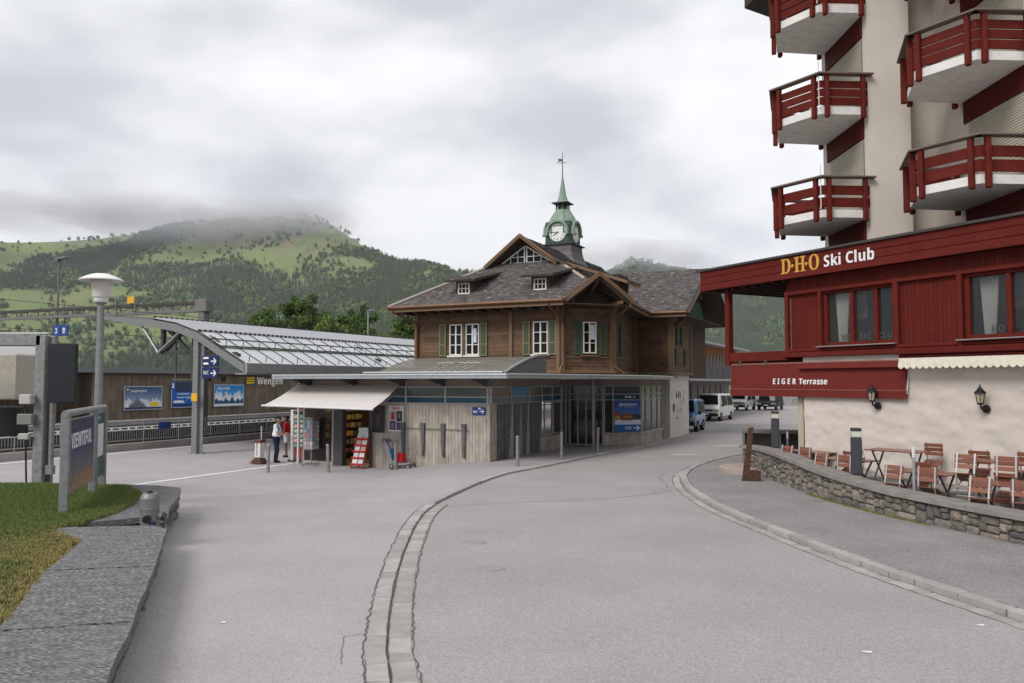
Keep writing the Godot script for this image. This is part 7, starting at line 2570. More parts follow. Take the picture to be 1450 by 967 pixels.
	# bollards
	for q in [[-7.12, 2.8, "steel bollard nearest the postcard stand"], [-5.26, 1.9, "steel bollard in front of the kiosk door"], [-3.31, 0.71, "steel bollard in front of the luggage trolley"], [1.41, 0.81, "steel bollard at the corner of the concrete wall"], [1.88, -1.72, "steel bollard in front of the steel doors"], [2.07, -4.84, "steel bollard in front of the glazed entrance"]]:
		var p := gv(sw(q[0], 0, q[1]))
		b = MB.new()
		b.lathe([Vector2(0.055, -0.05), Vector2(0.055, 0.9), Vector2(0.06, 0.9), Vector2(0.06, 0.93), Vector2(0.045, 0.955), Vector2(0.0, 0.96)], Vector3.ZERO, 14)
		b.lathe([Vector2(0.075, 0.0), Vector2(0.075, 0.04), Vector2(0.055, 0.05)], Vector3.ZERO, 14)
		var o := obj("bollard", b, mat("bollard steel", Color(0.30, 0.30, 0.295), 0.4, {"metal": 0.6, "tex": ["blotch", 0.7, 1.0]}))
		o.position = p + Vector3(0, 0.03, 0)
		o.rotation = Vector3(rng.randf_range(-0.02, 0.02), 0, rng.randf_range(-0.03, 0.03))
		tag(o, q[2], "bollard", "steel bollards along the square")
	# litter
	for q in [["in the middle of the road", 0.05, Vector3(3.55, 0.006, -8.12)], ["near the slate planter wall", 0.03, Vector3(-3.2, 0.036, -9.0)], ["close to the terrace kerb", 0.04, Vector3(5.2, 0.006, -9.0)]]:
		b = MB.new()
		b.extrude([Vector3(-q[1], 0, -0.02), Vector3(q[1], 0.004, -0.015), Vector3(q[1] * 0.8, 0.0, 0.02), Vector3(-q[1] * 0.7, 0.002, 0.015)], Vector3(0, 0.004, 0))
		var o := obj("paper_scrap", b, mat("paper scrap", Color(0.7, 0.7, 0.7), 0.8))
		o.position = q[2]
		tag(o, "small white scrap of paper " + q[0], "litter", "scraps of paper on the asphalt")

func sign_plates() -> void:
	var navy := mat("sign navy blue", Color(0.012, 0.05, 0.22), 0.35)
	var lw := mat("sign white", Color(0.75, 0.75, 0.75), 0.5)
	var s := base("toilet_sign", sw(-0.41, 1.72, 0.02), TH)
	tag(s, "blue WC sign with white arrow on the concrete wall", "sign")
	var b := MB.new()
	b.cbox(Vector3(0, 0, 0.01), Vector3(0.5, 0.26, 0.03), 0.006)
	obj("sign_panel", b, navy, s)
	write("WC", 0.085, lw, s, Vector3(-0.12, -0.07, 0.026), Basis(), 0.006, true)
	b = MB.new()
	arrow(b, Vector3(0.12, -0.01, 0.03), 0.17)
	b.box(Vector3(0.03, 0.085, 0.027), Vector3(0.1, 0.05, 0.006))
	obj("arrow", b, lw, s)
	# posters by the kiosk door
	var frm := mat("poster rail", Color(0.10, 0.10, 0.10), 0.5)
	var p1 := base("news_poster", sw(-4.79, 0.9, 0.02), TH)
	tag(p1, "dark film poster beside the kiosk door", "poster")
	board("poster", p1, Transform3D(), 0.53, 0.93, picture(60, 100, func(im: Image):
		fade(im, Color(0.12, 0.10, 0.11), Color(0.05, 0.05, 0.06))
		im.fill_rect(Rect2i(6, 4, 34, 6), Color(0.5, 0.12, 0.12))
		im.fill_rect(Rect2i(22, 30, 14, 44), Color(0.26, 0.2, 0.2))
		im.fill_rect(Rect2i(38, 18, 12, 20), Color(0.35, 0.16, 0.16))), frm, 0.02, 0.03)
	var p2 := base("news_poster", sw(-4.05, 0.97, 0.02), TH)
	tag(p2, "white news poster with red Blick heading and four pictures", "poster")
	board("poster", p2, Transform3D(), 0.58, 0.87, picture(80, 120, func(im: Image):
		im.fill(Color(0.78, 0.76, 0.78))
		im.fill_rect(Rect2i(3, 24, 36, 44), Color(0.62, 0.56, 0.6))
		im.fill_rect(Rect2i(14, 32, 16, 34), Color(0.6, 0.12, 0.14))
		im.fill_rect(Rect2i(43, 24, 34, 50), Color(0.12, 0.13, 0.18))
		im.fill_rect(Rect2i(52, 34, 14, 24), Color(0.5, 0.45, 0.46))
		im.fill_rect(Rect2i(3, 72, 36, 44), Color(0.2, 0.18, 0.25))
		im.fill_rect(Rect2i(12, 82, 16, 26), Color(0.45, 0.42, 0.52))
		im.fill_rect(Rect2i(43, 78, 34, 38), Color(0.22, 0.24, 0.42))), mat("poster white", Color(0.8, 0.8, 0.8), 0.6), 0.02, 0.03)
	write("Blick", 0.095, mat("blick red", Color(0.5, 0.02, 0.03), 0.5), p2, Vector3(0.29, 0.75, 0.032), Basis(), 0.004, true)
	# travel office poster in the shop bay
	var t := along(Vector3(1.17, 0, -8.11), Vector3(2.48, 0, -9.16))
	var p3 := base("travel_poster", SO, TH)
	tag(p3, "large blue window poster with wooden chalet and white arrow", "poster")
	var tt := t * Transform3D(Basis(), Vector3(0.47, 0.6, 0.06))
	board("poster", p3, tt, 1.17, 1.31, picture(240, 270, func(im: Image):
		fade(im, Color(0.10, 0.28, 0.58), Color(0.42, 0.56, 0.78))
		peaks(im, 0.5, 0.12, Color(0.13, 0.17, 0.17), Color(0.2, 0.22, 0.22), 12, 0.06)
		im.fill_rect(Rect2i(0, 165, 240, 50), Color(0.78, 0.80, 0.88))
		for y in 70:
			var w := mini(20 + y * 3, 105) if y < 30 else 96
			im.fill_rect(Rect2i(120 - w / 2, 100 + y, w, 1), Color(0.42, 0.2, 0.1) if (y / 6) % 2 == 0 else Color(0.56, 0.32, 0.18))
			im.fill_rect(Rect2i(0, 90 + y, mini(10 + y * 2, 56), 1), Color(0.5, 0.24, 0.10) if y < 40 else Color(0.72, 0.5, 0.25))
		for k in 5: im.fill_rect(Rect2i(84 + k * 15, 136, 9, 9), Color(0.75, 0.6, 0.4))
		im.fill_rect(Rect2i(70, 170, 100, 14), Color(0.75, 0.75, 0.78))
		im.fill_rect(Rect2i(0, 206, 240, 64), Color(0.03, 0.36, 0.60))), mat("light steel", Color(0.36, 0.345, 0.325), 0.5), 0.01, 0.02)
	write("interhome", 0.10, lw, p3, tt * Vector3(0.64, 1.11, 0.022), tt.basis, 0.003, true)
	write("Ferienwohnungen", 0.035, lw, p3, tt * Vector3(0.64, 1.04, 0.022), tt.basis, 0.003)
	var a := MB.new()
	arrow(a, Vector3(0.98, 0.16, 0.023), 0.24)
	a.box(Vector3(0.6, 0.2, 0.022), Vector3(0.28, 0.025, 0.004))
	a.box(Vector3(0.6, 0.13, 0.022), Vector3(0.28, 0.025, 0.004))
	for i in 18:
		var an := TAU * i / 18
		a.box(Vector3(0.27 + cos(an) * 0.055, 1.13 + sin(an) * 0.055, 0.022), Vector3(0.03, 0.03, 0.004))
	put(obj("white_marks", a, lw, p3), tt)
	var pi := MB.new()
	pi.box(t * Vector3(1.02, 2.07, 0.02), Vector3(0.1, 0.08, 0.006), t.basis)
	pi.box(t * Vector3(1.18, 2.07, 0.02), Vector3(0.13, 0.07, 0.006), t.basis)
	pi.box(t * Vector3(1.36, 2.07, 0.02), Vector3(0.06, 0.06, 0.006), t.basis)
	obj("pictogram", pi, lw, p3)
	# blue information plate in the band over the doors
	b = MB.new()
	b.cbox(Vector3.ZERO, Vector3(0.04, 0.32, 1.2), 0.008)
	var ip := obj("information_sign", b, mat("info blue", Color(0.08, 0.22, 0.42), 0.4))
	ip.position = sw(0.05, 2.37, -2.25); ip.rotation.y = TH
	tag(ip, "light blue information plate above the steel doors", "sign")

func stands() -> void:
	var steel := mat("rack steel", Color(0.33, 0.33, 0.33), 0.4, {"metal": 0.6})
	var red := mat("stand red", Color(0.42, 0.02, 0.025), 0.5)
	var g0 := -0.39
	var cards := []
	for c in [Color(0.5, 0.52, 0.56), Color(0.2, 0.32, 0.45), Color(0.55, 0.3, 0.28), Color(0.62, 0.6, 0.55), Color(0.12, 0.22, 0.3), Color(0.35, 0.42, 0.3)]:
		cards.append(mat("card %d" % cards.size(), c, 0.5))
	for q in [[-8.25, -0.25, 1.95, 0.36, 1, "revolving rack of dark blue postcards by the kiosk glass"], [-7.3, 0.35, 1.75, 0.32, 0, "revolving rack of pale cards and maps in front of the kiosk glass"]]:
		var s := base("card_rack", sw(q[0], g0, q[1]), TH)
		tag(s, q[5], "postcard rack", "postcard racks outside the kiosk")
		var b := MB.new()
		b.tube([Vector3(0, 0.05, 0), Vector3(0, q[2], 0)], 0.025, 8)
		for k in 4:
			var d := Vector3(cos(k * PI / 2 + 0.4), 0, sin(k * PI / 2 + 0.4))
			b.bar(Vector3(0, 0.07, 0), d * 0.36 + Vector3(0, 0.06, 0), 0.04, 0.04)
			b.lathe([Vector2(0.0, 0.0), Vector2(0.035, 0.01), Vector2(0.035, 0.04), Vector2(0.0, 0.05)], d * 0.36, 8)
		obj("stem", b, steel, s)
		b = MB.new()
		b.cbox(Vector3(0, (0.55 + q[2]) / 2, 0), Vector3(q[3] * 1.1, q[2] - 0.6, q[3] * 1.1), 0.02)
		b.cbox(Vector3(0, q[2], 0), Vector3(q[3] * 1.5, 0.05, q[3] * 1.5), 0.01)
		obj("drum", b, mat("rack dark", Color(0.05, 0.055, 0.06), 0.6) if q[4] else steel, s)
		for side in 4:
			var bs := Basis(Vector3.UP, side * PI / 2)
			for r in 7:
				for c in 3:
					var m := MB.new()
					m.cbox(bs * Vector3((c - 1) * q[3] * 0.42, 0.68 + r * (q[2] - 0.75) / 6.6, q[3] * 0.58), Vector3(q[3] * 0.36, 0.13, 0.012), 0.003, bs * Basis(Vector3.RIGHT, -0.15))
					obj("card", m, cards[(rng.randi() % 3 + (1 if q[4] else 0) * (2 if rng.randf() < 0.6 else 0) + (1 if q[4] else 0)) % 6], s)
	# tall white and red display
	var t := base("card_display", sw(-8.75, g0, -0.7), TH)
	tag(t, "tall white panel display with red side beside the postcard racks", "display stand")
	var b := MB.new()
	b.cbox(Vector3(-0.12, 1.03, 0.1), Vector3(0.14, 1.95, 0.5), 0.02)
	obj("white_panel", b, mat("display white", Color(0.66, 0.64, 0.63), 0.5), t)
	b = MB.new()
	b.cbox(Vector3(0.12, 1.05, 0.0), Vector3(0.3, 1.9, 0.4), 0.02)
	obj("red_body", b, red, t)
	for r in 7:
		var m := MB.new()
		m.cbox(Vector3(0.12, 0.75 + r * 0.17, 0.21), Vector3(0.22, 0.13, 0.02), 0.004)
		obj("card", m, cards[[3, 0, 2][r % 3]], t)
	b = MB.new()
	b.cbox(Vector3(0, 0.04, 0), Vector3(0.8, 0.07, 0.5), 0.02)
	obj("foot", b, mat("rack dark", Color(0.05, 0.055, 0.06), 0.6), t)
	# small stand with a lettered board on a wooden base
	var k := base("advert_stand", sw(-9.45, g0, 0.75), TH)
	tag(k, "small white lettered stand on a wooden crate at the square's edge", "advert stand")
	b = MB.new()
	for i in 3:
		b.cbox(Vector3(0, 0.05 + i * 0.07, 0), Vector3(0.56 - i * 0.1, 0.06, 0.45 - i * 0.08), 0.01)
	b.cbox(Vector3(0, 0.86, 0), Vector3(0.34, 0.12, 0.3), 0.01)
	obj("wooden_base", b, mat("crate wood", Color(0.12, 0.055, 0.04), 0.8), k)
	b = MB.new()
	b.cbox(Vector3(0, 0.53, 0), Vector3(0.26, 0.55, 0.24), 0.01)
	b.tube([Vector3(0.08, 0.9, 0), Vector3(0.08, 1.42, 0)], 0.018, 6)
	obj("board", b, mat("display white", Color(0.66, 0.64, 0.63), 0.5), k)
	write("LAUTERB", 0.09, mat("board letters", Color(0.03, 0.03, 0.03), 0.6), k, Vector3(0.03, 0.3, 0.122), Basis(Vector3.BACK, PI / 2), 0.004, true, true)
	# red newspaper stand leaning back
	var n := base("newspaper_stand", sw(-5.05, g0, 0.35), TH)
	tag(n, "red wire newspaper stand with stepped shelves beside the kiosk door", "newspaper stand")
	b = MB.new()
	for x in [-0.26, 0.26]:
		b.tube([Vector3(x, 0.02, 0.22), Vector3(x, 0.95, -0.12), Vector3(x, 1.15, -0.16)], 0.016, 6)
		b.tube([Vector3(x, 0.95, -0.12), Vector3(x, 0.02, -0.3)], 0.014, 6)
		b.tube([Vector3(x, 0.02, 0.26), Vector3(x, 0.02, -0.32)], 0.016, 6)
	obj("frame", b, red, n)
	for r in 5:
		var y := 0.14 + r * 0.22
		var z := 0.2 - r * 0.075
		b = MB.new()
		b.cbox(Vector3(0, y, z), Vector3(0.54, 0.02, 0.16), 0.005)
		b.cbox(Vector3(0, y + 0.03, z + 0.08), Vector3(0.54, 0.06, 0.015), 0.004)
		var sh := obj("shelf", b, red, n)
		for c in 2:
			b = MB.new()
			b.cbox(Vector3(-0.12 + c * 0.25, y + 0.11, z - 0.01), Vector3(0.21, 0.19, 0.03), 0.004, Basis(Vector3.RIGHT, -0.35))
			obj("newspaper", b, cards[[3, 0, 3, 2][(r + c) % 4]], sh)
	b = MB.new()
	b.cbox(Vector3(0.02, 1.3, -0.12), Vector3(0.42, 0.3, 0.02), 0.005)
	obj("header_card", b, cards[0], n)
	# luggage trolley with a red carrier
	var l := base("luggage_trolley", sw(-3.55, g0 + 0.06, 0.42), TH)
	tag(l, "luggage trolley with blue panel and red carrier parked by the concrete wall", "trolley")
	b = MB.new()
	b.tube([Vector3(0.75, 0.22, 0.2), Vector3(0.0, 0.16, 0.2), Vector3(-0.12, 0.55, 0.2), Vector3(-0.3, 1.0, 0.2), Vector3(-0.3, 1.0, -0.2), Vector3(-0.12, 0.55, -0.2), Vector3(0.0, 0.16, -0.2), Vector3(0.75, 0.22, -0.2), Vector3(0.75, 0.22, 0.2)], 0.022, 8)
	b.tube([Vector3(0.66, 0.22, 0.15), Vector3(0.78, 0.62, 0.15), Vector3(0.84, 0.62, -0.15), Vector3(0.7, 0.22, -0.15)], 0.013, 6)
	for z in [-0.1, 0.0, 0.1]:
		b.tube([Vector3(0.0, 0.17, z), Vector3(0.75, 0.22, z)], 0.01, 6)
	obj("frame", b, steel, l)
	b = MB.new()
	b.tube([Vector3(-0.38, 1.0, -0.22), Vector3(-0.38, 1.0, 0.22)], 0.028, 8)
	b.bar(Vector3(-0.38, 1.0, 0.0), Vector3(-0.1, 0.6, 0.0), 0.04, 0.03)
	b.cbox(Vector3(-0.32, 0.95, 0.0), Vector3(0.16, 0.05, 0.3), 0.01)
	obj("push_bar", b, mat("trolley handle", Color(0.1, 0.14, 0.24), 0.5), l)
	b = MB.new()
	b.cbox(Vector3(-0.07, 0.5, 0.0), Vector3(0.03, 0.42, 0.3), 0.01, Basis(Vector3.BACK, 0.3))
	obj("advert_panel", b, mat("trolley blue", Color(0.05, 0.2, 0.42), 0.5), l)
	b = MB.new()
	b.cbox(Vector3(0.25, 0.4, 0.0), Vector3(0.3, 0.3, 0.3), 0.02)
	obj("carrier", b, mat("carrier red", Color(0.5, 0.01, 0.015), 0.5), l)
	for q in [Vector3(0.68, 0.1, 0.17), Vector3(0.68, 0.1, -0.17), Vector3(0.02, 0.1, 0.2), Vector3(0.02, 0.1, -0.2)]:
		b = MB.new()
		b.lathe([Vector2(0.0, -0.02), Vector2(0.1, -0.02), Vector2(0.105, 0.0), Vector2(0.1, 0.02), Vector2(0.0, 0.02)], q, 14, Basis(Vector3.RIGHT, PI / 2))
		var w := obj("wheel", b, mat("rack dark", Color(0.05, 0.055, 0.06), 0.6), l)
		b = MB.new()
		b.lathe([Vector2(0.05, 0.024), Vector2(0.0, 0.026)], q, 10, Basis(Vector3.RIGHT, PI / 2))
		obj("hub", b, steel, w)
	# goods inside the kiosk
	var shelf := mat("shelf wood", Color(0.12, 0.08, 0.05), 0.7)
	for q in [[-7.75, -2.0, PI / 2, "left goods shelf inside the kiosk glass"], [-6.4, -3.9, 0.0, "goods shelf at the back of the kiosk"], [-4.98, -2.0, -PI / 2, "goods shelf inside the kiosk door"], [-6.85, -0.6, 0.0, "low goods shelf behind the kiosk glass"]]:
		var s := base("goods_shelf", sw(q[0], -0.39, q[1]), TH + q[2])
		tag(s, q[3], "shelf", "goods shelves inside the kiosk")
		var w := 2.4 if q[2] != 0.0 else (2.6 if q[1] < -3 else 0.5)
		b = MB.new()
		for y in 6:
			b.box(Vector3(0, 0.25 + y * 0.33, 0), Vector3(w, 0.03, 0.3))
		b.box(Vector3(-w / 2, 1.0, 0), Vector3(0.04, 2.0, 0.3)); b.box(Vector3(w / 2, 1.0, 0), Vector3(0.04, 2.0, 0.3))
		obj("rack", b, shelf, s)
		b = MB.new()
		for y in 6:
			var x := -w / 2 + 0.06
			while x < w / 2 - 0.08:
				var e := rng.randf_range(0.06, 0.14)
				b.col = [Color(0.55, 0.32, 0.05), Color(0.45, 0.12, 0.04), Color(0.6, 0.5, 0.12), Color(0.5, 0.45, 0.35), Color(0.1, 0.2, 0.12), Color(0.12, 0.16, 0.35), Color(0.6, 0.55, 0.5)][rng.randi() % 7]
				b.box(Vector3(x + e / 2, 0.265 + y * 0.33 + 0.1, 0.02), Vector3(e * 0.9, rng.randf_range(0.12, 0.24), 0.2))
				x += e
		var gd := obj("goods", b, mat("goods", Color.WHITE, 0.5, {"vc": true}), s)
		gd.set_meta("kind", "stuff")
	var ct := base("counter", sw(-6.0, -0.39, -2.4), TH)
	tag(ct, "dark wooden sales counter inside the kiosk doorway", "counter")
	b = MB.new()
	b.cbox(Vector3(0, 0.5, 0), Vector3(1.2, 1.0, 0.6), 0.02)
	obj("body", b, mat("counter wood", Color(0.16, 0.10, 0.045), 0.6), ct)
	b = MB.new()
	b.cbox(Vector3(0, 1.02, 0), Vector3(1.3, 0.05, 0.7), 0.01)
	obj("top", b, mat("counter top", Color(0.06, 0.05, 0.045), 0.4), ct)
	# the lit ceiling lamp of the kiosk
	var cl := base("ceiling_lamp", sw(-6.4, 2.48, -1.7), TH)
	tag(cl, "lit ceiling lamp inside the kiosk", "lamp")
	b = MB.new()
	b.cbox(Vector3(0, 0.03, 0), Vector3(1.2, 0.05, 0.3), 0.01)
	var em := mat("lamp glow", Color(0.9, 0.85, 0.7), 0.5)
	em.emission_enabled = true; em.emission = Color(1.0, 0.85, 0.6); em.emission_energy_multiplier = 1.5
	obj("diffuser", b, em, cl)
	var al := AreaLight3D.new()
	al.name = "lamp_light"
	al.area_size = Vector2(1.1, 0.28)
	al.light_color = Color(1.0, 0.85, 0.6)
	al.light_energy = 1.0
	al.shadow_enabled = true
	cl.add_child(al)
	al.position = Vector3(0, -0.01, 0)
	al.rotation.x = -PI / 2

func terrace_things() -> void:
	# lights and posts on the wall
	var anth := mat("anthracite", Color(0.055, 0.06, 0.068), 0.5, {"metal": 0.3})
	for q in [[Vector2(7.42, -22.6), 0.86, 0.0, "dark square bollard light at the far end of the terrace wall"], [Vector2(7.55, -17.6), 0.66, 0.0, "dark square bollard light on the middle of the terrace wall"]]:
		var s := base("bollard_light", Vector3(q[0].x, wall_top(q[0].y), q[0].y), -0.25)
		tag(s, q[3], "bollard light", "bollard lights on the terrace wall")
		var b := MB.new()
		b.cbox(Vector3(0, 0.41, 0), Vector3(0.21, 0.82, 0.21), 0.02)
		b.cbox(Vector3(0, 0.985, 0), Vector3(0.21, 0.07, 0.21), 0.012)
		obj("housing", b, anth, s)
		b = MB.new()
		b.cbox(Vector3(0, 0.885, 0), Vector3(0.19, 0.13, 0.19), 0.01)
		obj("diffuser", b, mat("diffuser", Color(0.55, 0.54, 0.45), 0.2, {"spec": 0.6}), s)
	for q in [[Vector3(7.9, 0.13, -23.0), 1.15, "thin grey post with white tip beside the far bollard light"], [Vector3(7.95, 0.13, -15.9), 1.28, "thin grey post with white tip between the terrace tables"]]:
		var s := base("barrier_post", q[0])
		tag(s, q[2], "post", "thin posts on the terrace")
		var b := MB.new()
		b.lathe([Vector2(0.03, 0.0), Vector2(0.03, q[1] - 0.2), Vector2(0.0, q[1] - 0.2)], Vector3.ZERO, 10)
		obj("pole", b, mat("pole grey", Color(0.27, 0.28, 0.3), 0.5), s)
		b = MB.new()
		b.lathe([Vector2(0.032, q[1] - 0.2), Vector2(0.032, q[1] - 0.01), Vector2(0.02, q[1]), Vector2(0.0, q[1])], Vector3.ZERO, 10)
		obj("tip", b, mat("tip white", Color(0.62, 0.62, 0.62), 0.5), s)
	# rusty stele, round step, low counter behind the wall
	var rust := mat("rusty steel", Color(0.085, 0.042, 0.028), 0.85, {"tex": ["blotch", 0.6, 1.0], "scale": Vector3(0.8, 0.8, 0.8), "spot": ["grain", 0.7, 1.0]})
	var r := base("rusty_stele", Vector3(6.22, 0.085, -21.35))
	tag(r, "leaning rusty steel stele at the end of the stone wall", "stele")
	var b := MB.new()
	b.extrude([Vector3(-0.12, 0, 0), Vector3(0.06, 0, 0), Vector3(0.2, 1.42, 0), Vector3(0.07, 1.4, 0)], Vector3(0, 0, 0.06))
	obj("blade", b, rust, r)
	b = MB.new()
	b.cbox(Vector3(0.2, 0.14, 0.0), Vector3(0.3, 0.28, 0.3), 0.01)
	obj("foot", b, rust, r)
	b = MB.new()
	b.lathe([Vector2(0.95, 0.0), Vector2(0.95, 0.15), Vector2(0.9, 0.17), Vector2(0.0, 0.17)], Vector3.ZERO, 40)
	var st := obj("stone_step", b, mat("pinkish stone", Color(0.36, 0.29, 0.25), 0.9, {"tex": ["grain", 0.75, 1.0], "spot": ["blotch", 0.8, 1.0]}))
	st.position = Vector3(7.0, 0.085, -23.4)
	tag(st, "low rounded stone step at the far end of the terrace wall", "step")
	var bc := base("low_counter", Vector3(8.1, 0.085, -24.6), -0.3)
	tag(bc, "low grey counter with dark open front behind the terrace wall", "counter")
	b = MB.new()
	b.cbox(Vector3(0.2, 1.1, 0), Vector3(2.4, 0.1, 0.7), 0.015)
	b.cbox(Vector3(-0.95, 0.55, 0), Vector3(0.08, 1.0, 0.7), 0.01)
	b.cbox(Vector3(0.1, 0.55, 0), Vector3(0.08, 1.0, 0.7), 0.01)
	b.box(Vector3(0.2, 0.06, 0), Vector3(2.4, 0.04, 0.7))
	b.cbox(Vector3(1.36, 0.55, 0), Vector3(0.08, 1.0, 0.7), 0.01)
	obj("frame", b, mat("counter grey", Color(0.15, 0.145, 0.14), 0.7), bc)
	b = MB.new()
	b.box(Vector3(0.2, 0.55, -0.32), Vector3(2.36, 0.98, 0.04))
	obj("dark_back", b, mat("counter grey", Color(0.15, 0.145, 0.14), 0.7), bc)
	# rear level of the terrace
	b = MB.new()
	var pp := []
	for q in [[-2.7, -0.3], [7.0, -0.3], [7.0, 1.5], [1.2, 1.5], [-0.2, 1.1], [-2.7, 0.6]]:
		var w := hw(q[0], 0, q[1])
		pp.append(Vector2(w.x, w.z))
	b.prism(pp, 0.05, 0.42)
	structure(obj("terrace_step", b, mat("terrace paving", Color(0.22, 0.2, 0.185), 0.9)))
	# tables and folding chairs
	var slat := []
	for c in [Color(0.2, 0.075, 0.047), Color(0.24, 0.095, 0.06), Color(0.16, 0.055, 0.037)]:
		slat.append(mat("red brown slat %d" % slat.size(), c, 0.35, {"tex": ["grain", 0.75, 1.0], "scale": Vector3(0.5, 2, 0.5), "coat": 0.15}))
	var chrome := mat("zinc strip", Color(0.52, 0.52, 0.52), 0.35, {"metal": 0.7})
	var iron := mat("table iron", Color(0.10, 0.10, 0.10), 0.5, {"metal": 0.4})
	var proto := folding_chair(slat, chrome)
	var tproto := bistro_table(slat, iron)
	var first := true
	var n := 0
	for q in [
		[Vector3(7.92, 0.13, -21.2), 1.3, [[-0.34, 0.5, 0.0], [0.3, 0.5, 0.0], [0.0, -0.5, PI]], "farthest table by the low counter"],
		[Vector3(7.95, 0.13, -19.0), 1.25, [[-0.34, 0.5, 0.0], [0.34, 0.5, 0.0], [-0.3, -0.5, PI]], "table behind the middle bollard light"],
		[Vector3(8.68, 0.42, -18.1), 1.1, [[-0.66, 0.1, PI * 0.5], [0.55, -0.5, PI]], "table against the white wall below the first lantern"],
		[Vector3(8.42, 0.13, -16.35), 1.2, [[-0.36, 0.52, 0.0], [0.36, 0.52, 0.0], [-0.36, -0.52, PI]], "table beside the thin post"],
		[Vector3(9.42, 0.42, -15.6), 1.1, [[-0.36, 0.5, 0.0], [0.36, 0.5, 0.0], [-0.5, -0.52, PI], [0.36, -0.52, PI]], "table below the second lantern"],
		[Vector3(8.95, 0.13, -14.3), 1.15, [[-0.36, 0.52, 0.0], [0.36, 0.52, 0.0], [-0.36, -0.52, PI], [0.36, -0.52, PI]], "nearest table behind the wall coping"],
	]:
		var yaw: float = -q[1] + 0.25
		var t: Node3D = tproto if first else tproto.duplicate()
		if not first:
			t.name = "terrace_table_%03d" % n
			add_child(t, true)
		t.position = q[0]; t.rotation.y = yaw
		tag(t, "slatted red brown folding table, " + q[3], "table", "terrace tables")
		var m := 0
		for c in q[2]:
			var ch: Node3D = proto if first and m == 0 else proto.duplicate()
			if not (first and m == 0):
				ch.name = "folding_chair_%02d%d" % [n, m]
				add_child(ch, true)
			var out: float = signf(c[1])
			ch.position = q[0] + Basis(Vector3.UP, yaw) * Vector3(c[0], 0.08, c[1] * 1.4)
			ch.rotation = Vector3(0, yaw + c[2] + rng.randf_range(-0.08, 0.08), 0)
			ch.rotate_object_local(Vector3.RIGHT, -0.5 if m % 2 == 0 else -0.38)
			ch.scale = Vector3.ONE * 0.92
			var side := "street side" if c[1] > 0.2 else ("wall side" if c[1] < -0.2 else "end")
			tag(ch, "%s slatted chair, %s of the %s" % ["first" if c[0] < 0 else ("third" if c[0] > 0.8 else "second"), side, q[3]], "chair", "folding chairs on the terrace")
			m += 1
		first = false
		n += 1

func folding_chair(slat: Array, chrome: Material) -> Node3D:
	# faces +z is its back, -z its front edge: sitter looks towards -z
	var s := base("folding_chair")
	for x in [-0.17, 0.17]:
		var b := MB.new()
		b.bar(Vector3(x, 0.88, 0.265), Vector3(x, 0.44, 0.14), 0.032, 0.01)
		b.bar(Vector3(x, 0.44, 0.14), Vector3(x, 0.0, -0.2), 0.03, 0.01)
		obj("back_rail", b, chrome, s)
		b = MB.new()
		b.bar(Vector3(x * 0.9, 0.45, -0.2), Vector3(x * 0.9, 0.0, 0.24), 0.024, 0.01)
		obj("leg", b, chrome, s)
	for i in 4:
		var b := MB.new()
		b.cbox(Vector3(0, 0.46, -0.19 + i * 0.105), Vector3(0.42, 0.02, 0.09), 0.006)
		obj("seat_slat", b, slat[i % 3], s)
	for i in 3:
		var b := MB.new()
		b.cbox(Vector3(0, 0.62 + i * 0.1, 0.172 + i * 0.028), Vector3(0.44, 0.088, 0.018), 0.006, Basis(Vector3.RIGHT, 0.28))
		obj("back_slat", b, slat[(i + 1) % 3], s)
	var c := MB.new()
	c.tube([Vector3(-0.18, 0.06, 0.2), Vector3(0.18, 0.06, 0.2)], 0.009, 6)
	c.tube([Vector3(-0.2, 0.08, -0.14), Vector3(0.2, 0.08, -0.14)], 0.009, 6)
	obj("stretcher", c, chrome, s)
	return s

func bistro_table(slat: Array, iron: Material) -> Node3D:
	var s := base("terrace_table")
	for i in 6:
		var b := MB.new()
		b.cbox(Vector3(0, 0.74, -0.3 + i * 0.12), Vector3(1.2, 0.024, 0.11), 0.006)
		obj("top_slat", b, slat[i % 3], s)
	for x in [-0.42, 0.42]:
		var b := MB.new()
		b.bar(Vector3(x, 0.72, -0.3), Vector3(x, 0.0, 0.3), 0.03, 0.03)
		b.bar(Vector3(x, 0.72, 0.3), Vector3(x, 0.0, -0.3), 0.03, 0.03)
		b.bar(Vector3(x, 0.72, -0.3), Vector3(x, 0.72, 0.3), 0.03, 0.03)
		obj("leg", b, iron, s)
	return s

